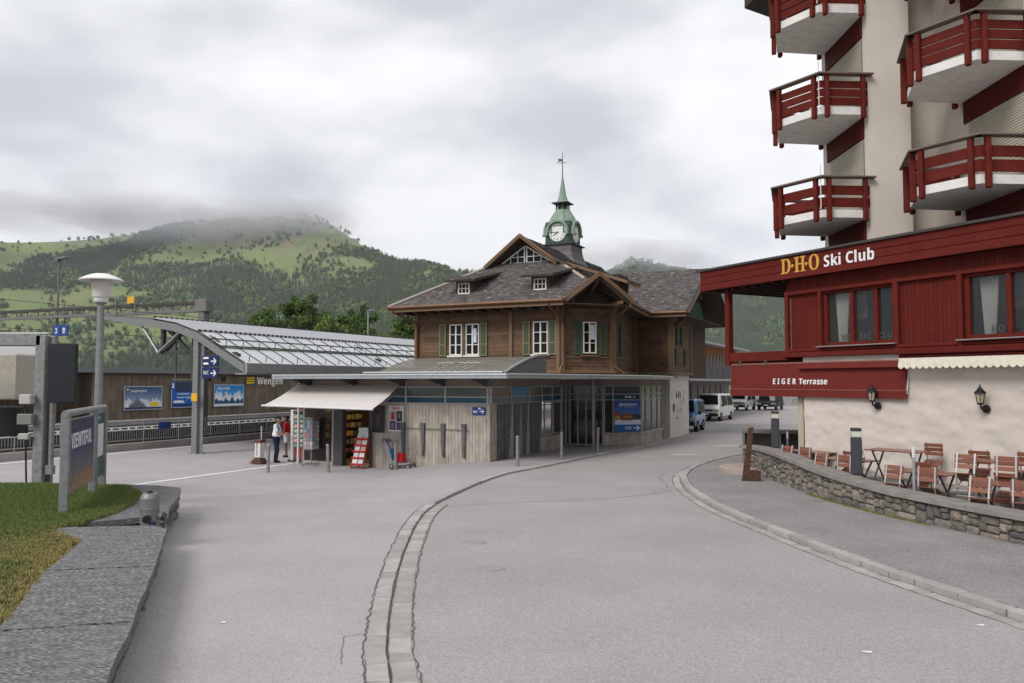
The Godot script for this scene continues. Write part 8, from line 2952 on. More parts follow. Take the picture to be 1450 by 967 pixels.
# ---------------------------------------------------------------- people, vehicles, trees, far street
func blob_net(bones: Array, cell: float, b: MB) -> void:
	# one continuous surface round tapered bones (surface nets). bone: [a, b, ra, rb, colour]
	var lo := Vector3.ONE * 1e9
	var hi := -lo
	for q in bones:
		for e in [[q[0], q[2]], [q[1], q[3]]]:
			lo = lo.min(e[0] - Vector3.ONE * (e[1] + cell * 4))
			hi = hi.max(e[0] + Vector3.ONE * (e[1] + cell * 4))
	var n := Vector3i(((hi - lo) / cell).ceil()) + Vector3i.ONE
	var tot := n.x * n.y * n.z
	var f := PackedFloat32Array()
	f.resize(tot)
	f.fill(0.0)
	var best := PackedFloat32Array()
	best.resize(tot)
	best.fill(-1.0)
	var who := PackedInt32Array()
	who.resize(tot)
	for qi in bones.size():
		var q: Array = bones[qi]
		var k := 3.2 / maxf(minf(q[2], q[3]) * 0.55, cell * 0.6)
		var m := maxf(q[2], q[3]) + cell * 3.0
		var p0 := Vector3i(((q[0].min(q[1]) - Vector3.ONE * m - lo) / cell).floor()).clamp(Vector3i.ZERO, n - Vector3i.ONE)
		var p1 := Vector3i(((q[0].max(q[1]) + Vector3.ONE * m - lo) / cell).ceil()).clamp(Vector3i.ZERO, n - Vector3i.ONE)
		var ab: Vector3 = q[1] - q[0]
		var l2 := maxf(ab.length_squared(), 1e-8)
		for z in range(p0.z, p1.z + 1):
			for y in range(p0.y, p1.y + 1):
				for x in range(p0.x, p1.x + 1):
					var p := lo + Vector3(x, y, z) * cell
					var t := clampf((p - q[0]).dot(ab) / l2, 0.0, 1.0)
					var d: float = p.distance_to(q[0] + ab * t) - lerpf(q[2], q[3], t)
					var w := exp(clampf(-k * d, -20.0, 12.0))
					var i := x + n.x * (y + n.y * z)
					f[i] += w
					if w > best[i]:
						best[i] = w; who[i] = qi
	var vid := {}
	var vs := PackedVector3Array()
	var vc := []
	var off := [0, 1, n.x, n.x + 1, n.x * n.y, n.x * n.y + 1, n.x * n.y + n.x, n.x * n.y + n.x + 1]
	for z in n.z - 1:
		for y in n.y - 1:
			for x in n.x - 1:
				var i := x + n.x * (y + n.y * z)
				var c := 0
				for o in 8:
					if f[i + off[o]] > 1.0: c += 1
				if c == 0 or c == 8: continue
				var sum := Vector3.ZERO
				var cnt := 0
				for a in 8:
					for ax in [1, 2, 4]:
						if a & ax: continue
						var u := f[i + off[a]]
						var v := f[i + off[a | ax]]
						if (u > 1.0) == (v > 1.0): continue
						var t := clampf((1.0 - u) / (v - u), 0.0, 1.0)
						# the field is exponential: interpolate its logarithm
						t = clampf(-log(maxf(u, 1e-8)) / (log(maxf(v, 1e-8)) - log(maxf(u, 1e-8))), 0.0, 1.0)
						sum += Vector3(a & 1, (a >> 1) & 1, (a >> 2) & 1) + Vector3(1 if ax == 1 else 0, 1 if ax == 2 else 0, 1 if ax == 4 else 0) * t
						cnt += 1
				vid[i] = vs.size()
				vs.append(lo + (Vector3(x, y, z) + sum / cnt) * cell)
				vc.append(bones[who[i]][4])
	var ns := PackedVector3Array()
	ns.resize(vs.size())
	var quads := []
	var st := [1, n.x, n.x * n.y]
	for z in range(1, n.z - 1):
		for y in range(1, n.y - 1):
			for x in range(1, n.x - 1):
				var i := x + n.x * (y + n.y * z)
				for ax in 3:
					var j: int = i + st[ax]
					if (f[i] > 1.0) == (f[j] > 1.0): continue
					var s1: int = st[(ax + 1) % 3]
					var s2: int = st[(ax + 2) % 3]
					var q := [i, i - s1, i - s1 - s2, i - s2]
					var ok := true
					for e in q:
						if not vid.has(e): ok = false
					if not ok: continue
					var g := [vid[q[0]], vid[q[1]], vid[q[2]], vid[q[3]]]
					var out := Vector3.ZERO
					out[ax] = 1.0 if f[i] > 1.0 else -1.0
					var nn := (vs[g[2]] - vs[g[0]]).cross(vs[g[1]] - vs[g[3]])
					if nn.dot(out) < 0: nn = -nn
					for e in g: ns[e] += nn
					quads.append(g)
	for g in quads:
		for tr in [[0, 1, 2], [0, 2, 3]]:
			var a: int = g[tr[0]]
			var c: int = g[tr[1]]
			var d: int = g[tr[2]]
			var nn := (ns[a] + ns[c] + ns[d])
			if (vs[d] - vs[a]).cross(vs[c] - vs[a]).dot(nn) < 0:
				var e := c
				c = d; d = e
			for e in [a, c, d]:
				b.v.append(vs[e]); b.n.append(ns[e].normalized()); b.c.append(vc[e]); b.u.append(Vector2.ZERO)

func hand(b: MB, wrist: Vector3, dir: Vector3, palm: Vector3, curl: float, side: float, skin: Color) -> void:
	# palm with four fingers of unequal length and a thumb from its side
	dir = dir.normalized()
	var ac := dir.cross(palm).normalized()
	palm = ac.cross(dir).normalized()
	var bones := []
	for k in 4:
		var o := ac * (k - 1.5) * 0.02
		bones.append([wrist + o * 0.55, wrist + dir * 0.085 + o, 0.016, 0.013, skin])
	var lens := [0.062, 0.072, 0.068, 0.052]
	for k in 4:
		var p := wrist + dir * 0.085 + ac * (k - 1.5) * 0.0215
		var dd := dir
		var r := 0.0095
		for j in 3:
			dd = dd.rotated(ac, -curl * (0.5 + 0.3 * j)).normalized() if palm.dot(dir.rotated(ac, -0.3)) > 0 else dd.rotated(ac, curl * (0.5 + 0.3 * j)).normalized()
			var q: Vector3 = p + dd * lens[k] * [0.45, 0.31, 0.24][j]
			bones.append([p, q, r, r * 0.88, skin])
			p = q; r *= 0.88
	var tb := wrist + dir * 0.03 + ac * side * 0.032
	var td := (dir * 0.7 + ac * side * 0.6 + palm * 0.35).normalized()
	bones.append([wrist + dir * 0.015 + ac * side * 0.02, tb, 0.014, 0.013, skin])
	bones.append([tb, tb + td * 0.035, 0.0125, 0.0105, skin])
	bones.append([tb + td * 0.035, tb + td * 0.035 + (td + palm * 0.5 + dir * 0.3).normalized() * 0.03, 0.0105, 0.009, skin])
	blob_net(bones, 0.0045, b)

func head_bones(c: Vector3, fwd: Vector3, skin: Color, hair: Color) -> Array:
	# c: centre of the skull; face looks along fwd
	var up := Vector3.UP
	var sd := fwd.cross(up).normalized()
	var q := []
	q.append([c + up * 0.02 - fwd * 0.015, c + up * 0.02 + fwd * 0.015, 0.088, 0.084, skin])
	q.append([c + up * 0.0 + fwd * 0.03, c - up * 0.06 + fwd * 0.045, 0.068, 0.05, skin])
	q.append([c - up * 0.08 + fwd * 0.055, c - up * 0.085 + fwd * 0.06, 0.035, 0.03, skin])
	q.append([c + up * 0.005 + fwd * 0.096, c - up * 0.03 + fwd * 0.11, 0.011, 0.014, skin])
	q.append([c - up * 0.055 + fwd * 0.092 - sd * 0.015, c - up * 0.055 + fwd * 0.092 + sd * 0.015, 0.009, 0.009, Color(skin.r * 0.75, skin.g * 0.5, skin.b * 0.5)])
	for s in [-1.0, 1.0]:
		q.append([c - fwd * 0.01 + sd * s * 0.083 + up * 0.005, c - fwd * 0.015 + sd * s * 0.086 - up * 0.035, 0.016, 0.011, skin])
		q.append([c + fwd * 0.083 + sd * s * 0.032 + up * 0.008, c + fwd * 0.084 + sd * s * 0.034 + up * 0.008, 0.009, 0.009, Color(0.04, 0.03, 0.025)])
		q.append([c + fwd * 0.087 + sd * s * 0.018 + up * 0.03, c + fwd * 0.08 + sd * s * 0.05 + up * 0.03, 0.007, 0.006, hair])
	q.append([c + up * 0.055 - fwd * 0.035, c + up * 0.075 + fwd * 0.04, 0.087, 0.07, hair])
	q.append([c - fwd * 0.05 + up * 0.03, c - fwd * 0.06 - up * 0.045, 0.085, 0.06, hair])
	return q

func people() -> void:
	var pm := mat("cloth and skin", Color.WHITE, 0.8, {"vc": true, "spec": 0.25})
	var skin := Color(0.33, 0.19, 0.13)
	# man in a white polo shirt, looking at the racks, right arm reaching forward
	var s := base("person", gv(sw(-9.2, 0, 0.1)) + Vector3(0, 0.03, 0), -0.15)
	tag(s, "person in white polo shirt and navy trousers reaching towards the postcard racks", "person")
	var wh := Color(0.68, 0.69, 0.74)
	var nv := Color(0.02, 0.028, 0.05)
	var shoe := Color(0.012, 0.011, 0.01)
	var bones := []
	# walks in x: faces +x; z is towards the square
	for k in [[0.09, 0.02], [-0.09, -0.1]]:
		var z: float = k[0]
		var x: float = k[1]
		var hip := Vector3(-0.02, 0.93, z)
		var knee := Vector3(x + 0.05, 0.49, z * 1.1)
		var ank := Vector3(x, 0.09, z * 1.15)
		bones.append([hip, knee, 0.105, 0.078, nv])
		bones.append([knee, ank + Vector3(0, 0.02, 0), 0.076, 0.066, nv])
		bones.append([ank + Vector3(-0.03, -0.045, 0), ank + Vector3(0.15, -0.055, 0.01 * signf(z)), 0.043, 0.034, shoe])
	bones.append([Vector3(-0.02, 0.96, -0.07), Vector3(-0.02, 0.96, 0.07), 0.125, 0.125, nv])
	bones.append([Vector3(-0.01, 1.07, -0.06), Vector3(-0.01, 1.07, 0.06), 0.135, 0.135, wh])
	bones.append([Vector3(0.0, 1.08, 0), Vector3(0.01, 1.3, 0), 0.145, 0.145, wh])
	bones.append([Vector3(0.0, 1.22, -0.07), Vector3(0.0, 1.4, -0.1), 0.1, 0.075, wh])
	bones.append([Vector3(0.0, 1.22, 0.07), Vector3(0.0, 1.4, 0.1), 0.1, 0.075, wh])
	bones.append([Vector3(0.0, 1.42, -0.13), Vector3(0.0, 1.42, 0.13), 0.06, 0.06, wh])
	bones.append([Vector3(0.0, 1.44, 0), Vector3(0.03, 1.53, 0), 0.055, 0.05, skin])
	for q in head_bones(Vector3(0.06, 1.625, 0), Vector3(0.93, -0.36, 0.0).normalized(), skin, Color(0.02, 0.016, 0.014)): bones.append(q)
	# near arm reaches forward
	var sh := Vector3(0.0, 1.4, 0.17)
	var el := Vector3(0.13, 1.15, 0.2)
	var wr := Vector3(0.38, 1.08, 0.16)
	bones.append([sh, sh.lerp(el, 0.72), 0.064, 0.054, wh])
	bones.append([sh.lerp(el, 0.7), el, 0.046, 0.042, skin])
	bones.append([el, wr, 0.041, 0.028, skin])
	var sh2 := Vector3(0.0, 1.4, -0.17)
	var el2 := Vector3(0.08, 1.13, -0.22)
	var wr2 := Vector3(0.32, 1.1, -0.16)
	bones.append([sh2, sh2.lerp(el2, 0.72), 0.064, 0.054, wh])
	bones.append([sh2.lerp(el2, 0.7), el2, 0.046, 0.042, skin])
	bones.append([el2, wr2, 0.041, 0.028, skin])
	var b := MB.new()
	blob_net(bones, 0.0135, b)
	hand(b, wr, Vector3(1, -0.1, -0.1), Vector3(0, -0.6, -0.8), 0.45, -1.0, skin)
	hand(b, wr2, Vector3(1, 0.0, 0.2), Vector3(0, -0.6, 0.8), 0.45, 1.0, skin)
	obj("body", b, pm, s)
	# rucksack on his back
	var r := base("rucksack", s.position, -0.15)
	tag(r, "dark purple rucksack on the back of the person in white", "rucksack")
	b = MB.new()
	blob_net([[Vector3(-0.21, 1.06, -0.06), Vector3(-0.21, 1.3, -0.05), 0.1, 0.085, Color.WHITE], [Vector3(-0.21, 1.06, 0.06), Vector3(-0.21, 1.3, 0.05), 0.1, 0.085, Color.WHITE], [Vector3(-0.27, 1.05, 0), Vector3(-0.27, 1.15, 0), 0.08, 0.07, Color.WHITE]], 0.02, b)
	obj("bag", b, mat("rucksack cloth", Color(0.03, 0.018, 0.032), 0.8), r)
	b = MB.new()
	for z in [-0.11, 0.11]:
		b.tube([Vector3(-0.15, 1.38, z), Vector3(-0.03, 1.475, z), Vector3(0.09, 1.42, z), Vector3(0.13, 1.3, z), Vector3(0.09, 1.14, z), Vector3(-0.12, 1.06, z)], 0.018, 6)
	obj("strap", b, mat("rucksack cloth", Color(0.03, 0.018, 0.032), 0.8), r)
	# second person behind the racks, in red
	var s2 := base("person", gv(sw(-10.35, 0, -1.75)) + Vector3(0, 0.03, 0), 2.9)
	tag(s2, "person in red top and pale shorts standing behind the card display", "person")
	var rd := Color(0.36, 0.015, 0.02)
	var sk2 := Color(0.14, 0.08, 0.06)
	var pale := Color(0.45, 0.47, 0.52)
	bones = []
	for k in [[0.08, 0.06], [-0.08, -0.06]]:
		var z: float = k[0]
		var x: float = k[1]
		bones.append([Vector3(0, 0.9, z), Vector3(x * 0.7 + 0.02, 0.66, z * 1.1), 0.09, 0.08, pale])
		bones.append([Vector3(x * 0.6 + 0.02, 0.68, z * 1.1), Vector3(x + 0.04, 0.47, z * 1.1), 0.066, 0.055, sk2])
		bones.append([Vector3(x + 0.04, 0.47, z * 1.1), Vector3(x, 0.09, z * 1.15), 0.054, 0.036, sk2])
		bones.append([Vector3(x - 0.03, 0.045, z * 1.15), Vector3(x + 0.14, 0.04, z * 1.25), 0.04, 0.032, shoe])
	bones.append([Vector3(0, 0.93, -0.06), Vector3(0, 0.93, 0.06), 0.11, 0.11, pale])
	bones.append([Vector3(0, 1.02, 0), Vector3(0.01, 1.28, 0), 0.12, 0.12, rd])
	bones.append([Vector3(0, 1.2, -0.06), Vector3(0, 1.35, -0.09), 0.09, 0.07, rd])
	bones.append([Vector3(0, 1.2, 0.06), Vector3(0, 1.35, 0.09), 0.09, 0.07, rd])
	bones.append([Vector3(0, 1.37, -0.12), Vector3(0, 1.37, 0.12), 0.055, 0.055, rd])
	bones.append([Vector3(0, 1.39, 0), Vector3(0.03, 1.48, 0), 0.05, 0.047, sk2])
	for q in head_bones(Vector3(0.04, 1.57, 0), Vector3(0.98, -0.2, 0.0).normalized(), sk2, Color(0.015, 0.012, 0.01)): bones.append(q)
	b = MB.new()
	var arms := []
	for z in [-1.0, 1.0]:
		var a := Vector3(0, 1.36, 0.16 * z)
		var e := Vector3(-0.02, 1.1, 0.22 * z)
		var w := Vector3(0.2, 1.04, 0.14 * z)
		bones.append([a, a.lerp(e, 0.8), 0.06, 0.052, rd])
		bones.append([a.lerp(e, 0.75), e, 0.043, 0.04, sk2])
		bones.append([e, w, 0.038, 0.027, sk2])
		arms.append([w, z])
	blob_net(bones, 0.0145, b)
	for a in arms:
		hand(b, a[0], Vector3(1, -0.2, -0.2 * a[1]), Vector3(0, -0.6, -0.8 * a[1]), 0.45, -a[1], sk2)
	obj("body", b, pm, s2)

func vehicle(called: String, label: String, at: Vector3, turn: float, paint: Material, L: float, W: float, H: float, boxy: float) -> Node3D:
	# van seen from the front: nose at +z
	var s := base(called, at, turn)
	tag(s, label, "van", "vans parked along the street")
	var hw2 := W / 2
	# stations along the body: z, low, belt, top, half width at the belt, half width at the roof
	var stn := [[-L / 2, 0.42, H * 0.52, H * 0.90, hw2 * 0.94, hw2 * 0.82], [-L / 2 + 0.12, 0.34, H * 0.52, H * 0.975, hw2, hw2 * 0.86], [L / 2 - 0.95 - boxy * 0.1, 0.33, H * 0.53, H, hw2, hw2 * 0.86], [L / 2 - 0.72, 0.33, H * 0.53, H * 0.97, hw2, hw2 * 0.85], [L / 2 - 0.2 - 0.25 * (1.0 - boxy), 0.33, H * 0.52, H * 0.56, hw2 * 0.99, hw2 * 0.93], [L / 2 - 0.05, 0.36, H * 0.44, H * 0.47, hw2 * 0.96, hw2 * 0.92], [L / 2, 0.42, H * 0.33, H * 0.36, hw2 * 0.92, hw2 * 0.88]]
	var rings := []
	for q in stn:
		rings.append([Vector3(-q[4] * 0.97, q[1], q[0]), Vector3(-q[4], q[2] * 0.75, q[0]), Vector3(-q[4], q[2], q[0]), Vector3(-q[5], q[3] - 0.07, q[0]), Vector3(-q[5] + 0.1, q[3], q[0]), Vector3(q[5] - 0.1, q[3], q[0]), Vector3(q[5], q[3] - 0.07, q[0]), Vector3(q[4], q[2], q[0]), Vector3(q[4], q[2] * 0.75, q[0]), Vector3(q[4] * 0.97, q[1], q[0])])
	var b := MB.new()
	for i in rings.size() - 1:
		for j in 10:
			var k := (j + 1) % 10
			b.quado(rings[i][j], rings[i][k], rings[i + 1][k], rings[i + 1][j], (rings[i][j] + rings[i][k]) * 0.5 - Vector3(0, H * 0.5, rings[i][j].z) + Vector3(0, 0, 0.1))
	b.poly(rings[0], Vector3(0, 0, -1)); b.poly(rings[-1], Vector3(0, 0, 1))
	obj("body", b, paint, s)
	var gl := mat("car glass", Color(0.012, 0.014, 0.016), 0.04, {"spec": 0.3})
	var blk := mat("car black", Color(0.015, 0.015, 0.015), 0.6)
	# windscreen and side windows, 8 mm proud of the body
	b = MB.new()
	var r3: Array = rings[3]
	var r4: Array = rings[4]
	var nn: Vector3 = (r4[5] - r3[5]).cross(Vector3.RIGHT).normalized()
	if nn.z < 0: nn = -nn
	var wp := [r3[4].lerp(r4[4], 0.06), r3[5].lerp(r4[5], 0.06), r3[5].lerp(r4[5], 0.9) + Vector3(0.06, 0, 0), r3[4].lerp(r4[4], 0.9) - Vector3(0.06, 0, 0)]
	b.quado(wp[0] + nn * 0.01, wp[1] + nn * 0.01, wp[2] + nn * 0.01, wp[3] + nn * 0.01, nn)
	obj("windscreen", b, gl, s)
	for sd in [0, 1]:
		var lo := 2 if sd == 0 else 7
		var hi := 3 if sd == 0 else 6
		var o := Vector3(-0.012 if sd == 0 else 0.012, 0.0, 0)
		for q in [[1, 2, 0.05, 0.5], [1, 2, 0.55, 0.97]]:
			b = MB.new()
			var a0: Vector3 = rings[q[0]][lo].lerp(rings[q[1]][lo], q[2])
			var a1: Vector3 = rings[q[0]][lo].lerp(rings[q[1]][lo], q[3])
			var c0: Vector3 = rings[q[0]][hi].lerp(rings[q[1]][hi], q[2])
			var c1: Vector3 = rings[q[0]][hi].lerp(rings[q[1]][hi], q[3])
			b.quado(a0.lerp(c0, 0.08) + o, a1.lerp(c1, 0.08) + o, a1.lerp(c1, 0.9) + o, a0.lerp(c0, 0.9) + o, o)
			obj("side_window", b, gl, s)
	b = MB.new()
	b.cbox(Vector3(0, 0.47, L / 2 + 0.03), Vector3(W * 0.96, 0.2, 0.16), 0.04)
	b.cbox(Vector3(0, 0.5, -L / 2 - 0.03), Vector3(W * 0.96, 0.2, 0.14), 0.04)
	obj("bumper", b, blk, s)
	b = MB.new()
	b.cbox(Vector3(0, H * 0.4, L / 2 + 0.005), Vector3(W * 0.5, 0.12, 0.03), 0.01)
	obj("grille", b, blk, s)
	b = MB.new()
	b.cbox(Vector3(0, 0.5, L / 2 + 0.115), Vector3(0.36, 0.1, 0.015), 0.004)
	obj("number_plate", b, mat("plate white", Color(0.6, 0.6, 0.58), 0.5), s)
	for x in [-1.0, 1.0]:
		b = MB.new()
		b.cbox(Vector3(x * W * 0.36, H * 0.395, L / 2 - 0.01), Vector3(W * 0.2, 0.15, 0.06), 0.02)
		var hd := obj("headlight", b, mat("lamp clear", Color(0.5, 0.5, 0.5), 0.1, {"metal": 0.6}), s)
		b = MB.new()
		b.cbox(Vector3(x * W * 0.47, H * 0.395, L / 2 - 0.05), Vector3(0.09, 0.14, 0.1), 0.02)
		obj("indicator", b, mat("lamp amber", Color(0.5, 0.16, 0.03), 0.2), hd)
		b = MB.new()
		b.cbox(Vector3(x * (W / 2 + 0.1), H * 0.58, L / 2 - 0.75), Vector3(0.16, 0.2, 0.1), 0.03)
		obj("mirror", b, blk, s)
		for z in [L / 2 - 0.75, -L / 2 + 0.8]:
			b = MB.new()
			b.lathe([Vector2(0.2, -0.1), Vector2(0.29, -0.1), Vector2(0.31, -0.06), Vector2(0.31, 0.06), Vector2(0.29, 0.1), Vector2(0.2, 0.1)], Vector3(x * (W / 2 - 0.08), 0.31, z), 20, Basis(Vector3.BACK, -PI / 2 * x))
			var w := obj("wheel", b, mat("tyre", Color(0.015, 0.015, 0.015), 0.9), s)
			b = MB.new()
			b.lathe([Vector2(0.2, 0.07), Vector2(0.17, 0.09), Vector2(0.06, 0.075), Vector2(0.05, 0.1), Vector2(0.0, 0.1)], Vector3(x * (W / 2 - 0.08), 0.31, z), 16, Basis(Vector3.BACK, -PI / 2 * x))
			obj("rim", b, mat("rim grey", Color(0.35, 0.35, 0.36), 0.4, {"metal": 0.6}), w)
	return s

func far_street() -> void:
	var coat := {"coat": 0.7}
	vehicle("parked_van", "small bright blue van parked just behind the white stair tower", sw(1.75, 0, -20.6), TH + 0.05, mat("blue paint", Color(0.07, 0.19, 0.42), 0.35, coat), 3.3, 1.4, 1.78, 0.8)
	vehicle("parked_van", "white van with black bumper parked under the wooden building", sw(0.5, 0, -33.8), TH - 0.05, mat("white paint car", Color(0.62, 0.62, 0.58), 0.35, coat), 4.4, 1.68, 1.9, 0.6)
	vehicle("parked_van", "white van farther up the street beside a dark car", sw(-1.3, 0, -55.0), TH - 0.05, mat("white paint car", Color(0.62, 0.62, 0.58), 0.35, coat), 4.6, 1.75, 1.85, 0.8)
	var dk := vehicle("parked_car", "dark car parked beside the farther white van", sw(1.0, 0, -57.5), TH - 0.05, mat("dark paint car", Color(0.02, 0.02, 0.024), 0.5), 4.3, 1.75, 1.55, 0.2)
	dk.set_meta("category", "car")
	# wooden hall behind the station
	var s := base("wooden_hall", SO, TH)
	tag(s, "long hall with orange weathered timber upper floor and grey canopy", "hall")
	var om := mat("orange timber", Color(0.34, 0.135, 0.04), 0.8, {"vc": true, "tex": ["grain", 0.6, 1.0], "scale": Vector3(0.7, 0.15, 0.7), "spot": ["blotch", 0.6, 1.0], "sscale": Vector3(0.3, 0.2, 0.3)})
	var gm := mat("grey weathered timber", Color(0.14, 0.135, 0.13), 0.9, {"vc": true, "tex": ["grain", 0.6, 1.0], "scale": Vector3(0.7, 0.15, 0.7)})
	put(obj("board_wall", uprights(24.0, 3.4, 5.5, 0.2, 0.02, 0.3), om, s), along(Vector3(-1, 0, -27), Vector3(-1, 0, -51)))
	put(obj("board_wall", uprights(3.0, 2.9, 5.5, 0.2, 0.02, 0.3), om, s), along(Vector3(-4, 0, -27), Vector3(-1, 0, -27)))
	# weathered lower part of the boards
	for i in 14:
		var b := MB.new()
		var z := -32.0 - i * 1.25
		b.extrude([Vector3(-0.97, 3.0, z + 0.62), Vector3(-0.97, 3.0, z - 0.62), Vector3(-0.97, 4.2 + rng.randf() * 0.4, z - 0.55), Vector3(-0.97, 5.1, z - 0.1), Vector3(-0.97, 4.2 + rng.randf() * 0.4, z + 0.5)], Vector3(0.03, 0, 0))
		obj("weathered_panel", b, gm, s)
	var b := MB.new()
	b.box(Vector3(-4.2, 5.6, -39.5), Vector3(8.2, 0.18, 26.5))
	obj("roof", b, mat("hall roof", Color(0.33, 0.32, 0.31), 0.6), s)
	b = MB.new()
	b.box(Vector3(-5, 4.2, -39), Vector3(7.9, 2.6, 23.9))
	b.box(Vector3(-5.2, 1.4, -39), Vector3(7.0, 2.8, 23.9))
	obj("core_wall", b, mat("hall wall", Color(0.23, 0.215, 0.2), 0.9), s)
	b = MB.new()
	b.cbox(Vector3(-0.6, 2.85, -38.5), Vector3(2.4, 0.16, 25), 0.02)
	obj("canopy", b, mat("hall canopy", Color(0.32, 0.32, 0.33), 0.6), s)
	for i in 8:
		b = MB.new()
		b.box(Vector3(-1.68, 1.7, -31.5 - i * 2.2), Vector3(0.05, 1.5, 0.3))
		obj("slot_window", b, mat("shed window", Color(0.02, 0.015, 0.012), 0.5), s)
	b = MB.new()
	for i in 12:
		b.bar(Vector3(0.5, 2.93, -27.0 - i * 2.0), Vector3(0.5, 3.75, -27.0 - i * 2.0), 0.03, 0.03)
	b.bar(Vector3(0.5, 3.75, -27), Vector3(0.5, 3.75, -50), 0.04, 0.04)
	b.bar(Vector3(0.5, 3.35, -27), Vector3(0.5, 3.35, -50), 0.03, 0.03)
	obj("railing", b, mat("truss steel", Color(0.10, 0.105, 0.105), 0.6), s)
	# retaining wall at the end of the street
	b = MB.new()
	b.cbox(Vector3.ZERO, Vector3(22, 1.3, 0.4), 0.03)
	var w := obj("retaining_wall", b, mat("far concrete", Color(0.36, 0.345, 0.32), 0.9, {"vc": true, "tex": ["blotch", 0.6, 1.0], "scale": Vector3(0.2, 0.2, 0.2)}))
	w.position = Vector3(30, 0.6, -91); w.rotation.y = 0.6
	tag(w, "grey concrete retaining wall at the end of the street", "wall")
	# bicycle by that wall
	var y := base("bicycle", Vector3(25.9, 0.0, -88.4), 0.6)
	tag(y, "dark bicycle leaning at the far retaining wall", "bicycle")
	var bm := mat("bike black", Color(0.02, 0.02, 0.022), 0.5)
	for x in [-0.5, 0.5]:
		b = MB.new()
		var ring := []
		for i in 25: ring.append(Vector3(x + cos(TAU * i / 24) * 0.33, 0.34 + sin(TAU * i / 24) * 0.33, 0))
		b.tube(ring, 0.02, 6, false)
		for i in 8: b.tube([Vector3(x, 0.34, 0), Vector3(x + cos(TAU * i / 8) * 0.33, 0.34 + sin(TAU * i / 8) * 0.33, 0)], 0.004, 4)
		obj("wheel", b, bm, y)
	b = MB.new()
	b.tube([Vector3(-0.5, 0.34, 0), Vector3(-0.12, 0.3, 0), Vector3(-0.25, 0.85, 0), Vector3(0.35, 0.85, 0), Vector3(-0.12, 0.3, 0)], 0.02, 6)
	b.tube([Vector3(-0.5, 0.34, 0), Vector3(-0.22, 0.75, 0)], 0.015, 6)
	b.tube([Vector3(0.5, 0.34, 0), Vector3(0.33, 1.0, 0)], 0.018, 6)
	obj("frame", b, bm, y)
	b = MB.new()
	b.cbox(Vector3(-0.27, 0.93, 0), Vector3(0.26, 0.06, 0.14), 0.02)
	obj("saddle", b, bm, y)
	b = MB.new()
	b.tube([Vector3(0.3, 1.02, -0.28), Vector3(0.36, 1.05, 0), Vector3(0.3, 1.02, 0.28)], 0.014, 6)
	obj("handlebar", b, bm, y)
	# slim light pole behind the platform roof
	var p := base("light_pole", Vector3(-12.66, 0, -70.0))
	tag(p, "slim grey light pole rising behind the platform roof", "light pole")
	b = MB.new()
	b.tube([Vector3(0, -0.5, 0), Vector3(0, 9.0, 0)], [0.09, 0.06], 8)
	obj("pole", b, mat("pole grey", Color(0.27, 0.28, 0.3), 0.5), p)
	b = MB.new()
	b.cbox(Vector3(0.25, 9.02, 0), Vector3(0.6, 0.08, 0.2), 0.02)
	obj("lamp_head", b, mat("pole grey", Color(0.27, 0.28, 0.3), 0.5), p)

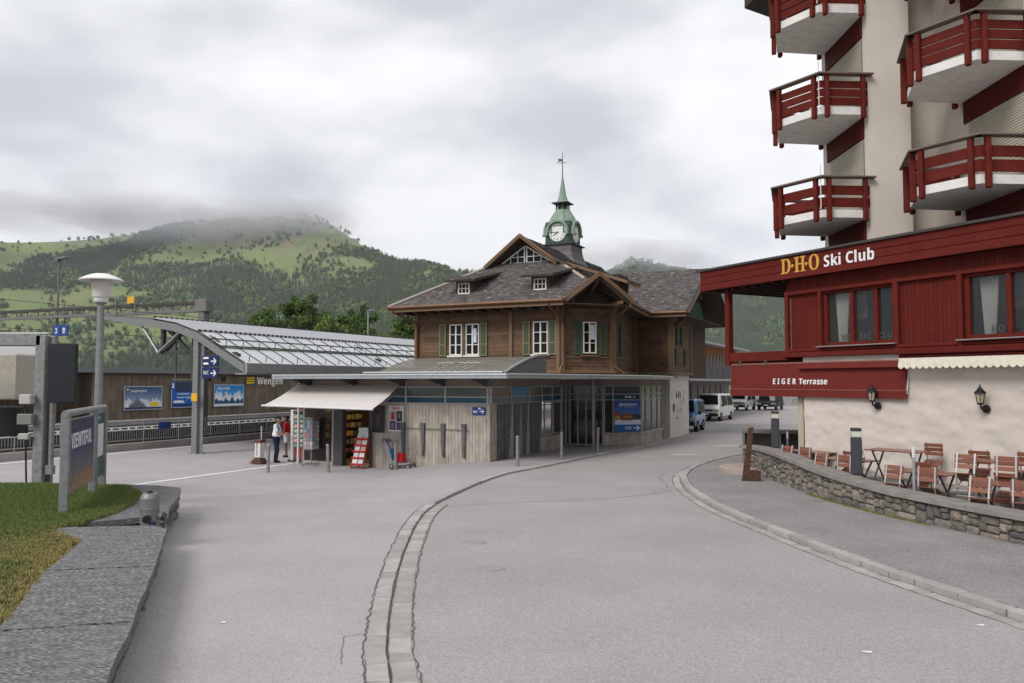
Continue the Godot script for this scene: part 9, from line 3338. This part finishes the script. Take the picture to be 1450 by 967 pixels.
func leafy_tree(at: Vector3, h: float, wd: float, col: Color, label: String) -> void:
	# tapered trunk and limbs, crown of many leaf clumps
	var s := base("leafy_tree", at)
	tag(s, label, "tree", "green trees behind the platform roof")
	var b := MB.new()
	b.tube([Vector3(0, -0.3, 0), Vector3(0.1, h * 0.35, 0.05), Vector3(0.0, h * 0.7, 0), Vector3(0.05, h * 0.95, 0)], [h * 0.022, h * 0.016, h * 0.008, 0.02], 8)
	var tips := []
	for i in 30:
		var y := h * rng.randf_range(0.2, 0.88)
		var an := rng.randf() * TAU
		var r := wd * 0.5 * (1.0 - pow(absf(y / h - 0.42) * 1.55, 2.0)) * rng.randf_range(0.7, 1.0)
		var e := Vector3(cos(an) * r, y + r * 0.5, sin(an) * r)
		b.tube([Vector3(0, y, 0), Vector3(cos(an) * r * 0.5, y + r * 0.3, sin(an) * r * 0.5), e], [h * 0.008, h * 0.005, 0.01], 5)
		tips.append(e); tips.append(Vector3(cos(an) * r * 0.6, y + r * 0.35, sin(an) * r * 0.6))
	tips.append(Vector3(0.05, h * 0.95, 0)); tips.append(Vector3(0, h * 0.85, 0))
	obj("trunk", b, mat("bark", Color(0.07, 0.055, 0.04), 0.95), s)
	b = MB.new()
	for t in tips:
		var cr := rng.randf_range(0.6, 1.0) * wd * 0.2
		var tone := rng.randf_range(0.7, 1.15)
		for k in 90:
			var d := Vector3(rng.randfn(), rng.randfn() * 0.8, rng.randfn())
			d = d.normalized() * cr * pow(rng.randf(), 0.4)
			var p: Vector3 = t + d
			var x := Vector3(rng.randfn(), rng.randfn(), rng.randfn()).normalized() * rng.randf_range(0.1, 0.2)
			var y := x.cross(Vector3(rng.randfn(), rng.randfn(), rng.randfn())).normalized() * rng.randf_range(0.08, 0.16)
			b.col = Color(col.r * tone * rng.randf_range(0.8, 1.2), col.g * tone * rng.randf_range(0.85, 1.15), col.b * tone)
			b.tri(p - x, p + y, p + x)
			b.tri(p - x, p + x, p - y)
	var m := mat("leaves", Color.WHITE, 0.8, {"vc": true, "spec": 0.2})
	m.backlight_enabled = true; m.backlight = Color(0.4, 0.5, 0.15)
	obj("crown", b, m, s)

func trees() -> void:
	# [distance to the right, distance away, height, width, kind]
	for q in [
		[-25.6, 84.0, 12.6, 5.0, 0, "dark green tree, second from left above the platform roof"], [-24.0, 88.0, 14.6, 4.6, 0, "tall dark tree, third from left above the platform roof"], [-21.6, 86.0, 14.4, 5.0, 0, "tallest pointed tree above the platform roof"],
		[-19.2, 84.0, 11.4, 5.0, 1, "rounded light green tree in the tree group"], [-17.8, 88.0, 12.8, 4.5, 0, "upright tree left of the slim light pole"], [-16.0, 86.0, 13.2, 4.5, 0, "pointed tree beside the slim light pole"],
		[-13.0, 80.0, 8.8, 4.5, 1, "low light green tree between light pole and chalet"], [-9.6, 72.0, 10.6, 4.0, 0, "tree half hidden by the corner of the chalet"], [-28.0, 86.0, 11.2, 4.4, 0, "small dark tree at the left end of the tree group"]]:
		leafy_tree(Vector3(q[0], -0.6, -q[1]), q[2] * 0.9, q[3] * 0.9, Color(0.1, 0.15, 0.05) if q[4] == 0 else Color(0.145, 0.195, 0.06), q[5])

func ready_rest() -> void:
	terrain()
	clouds()
	ground()
	planter()
	terrace_wall()
	station()
	kiosk()
	platform()
	shed()
	gantry()
	hotel()
	street_things()
	sign_plates()
	stands()
	terrace_things()
	people()
	far_street()
	trees()
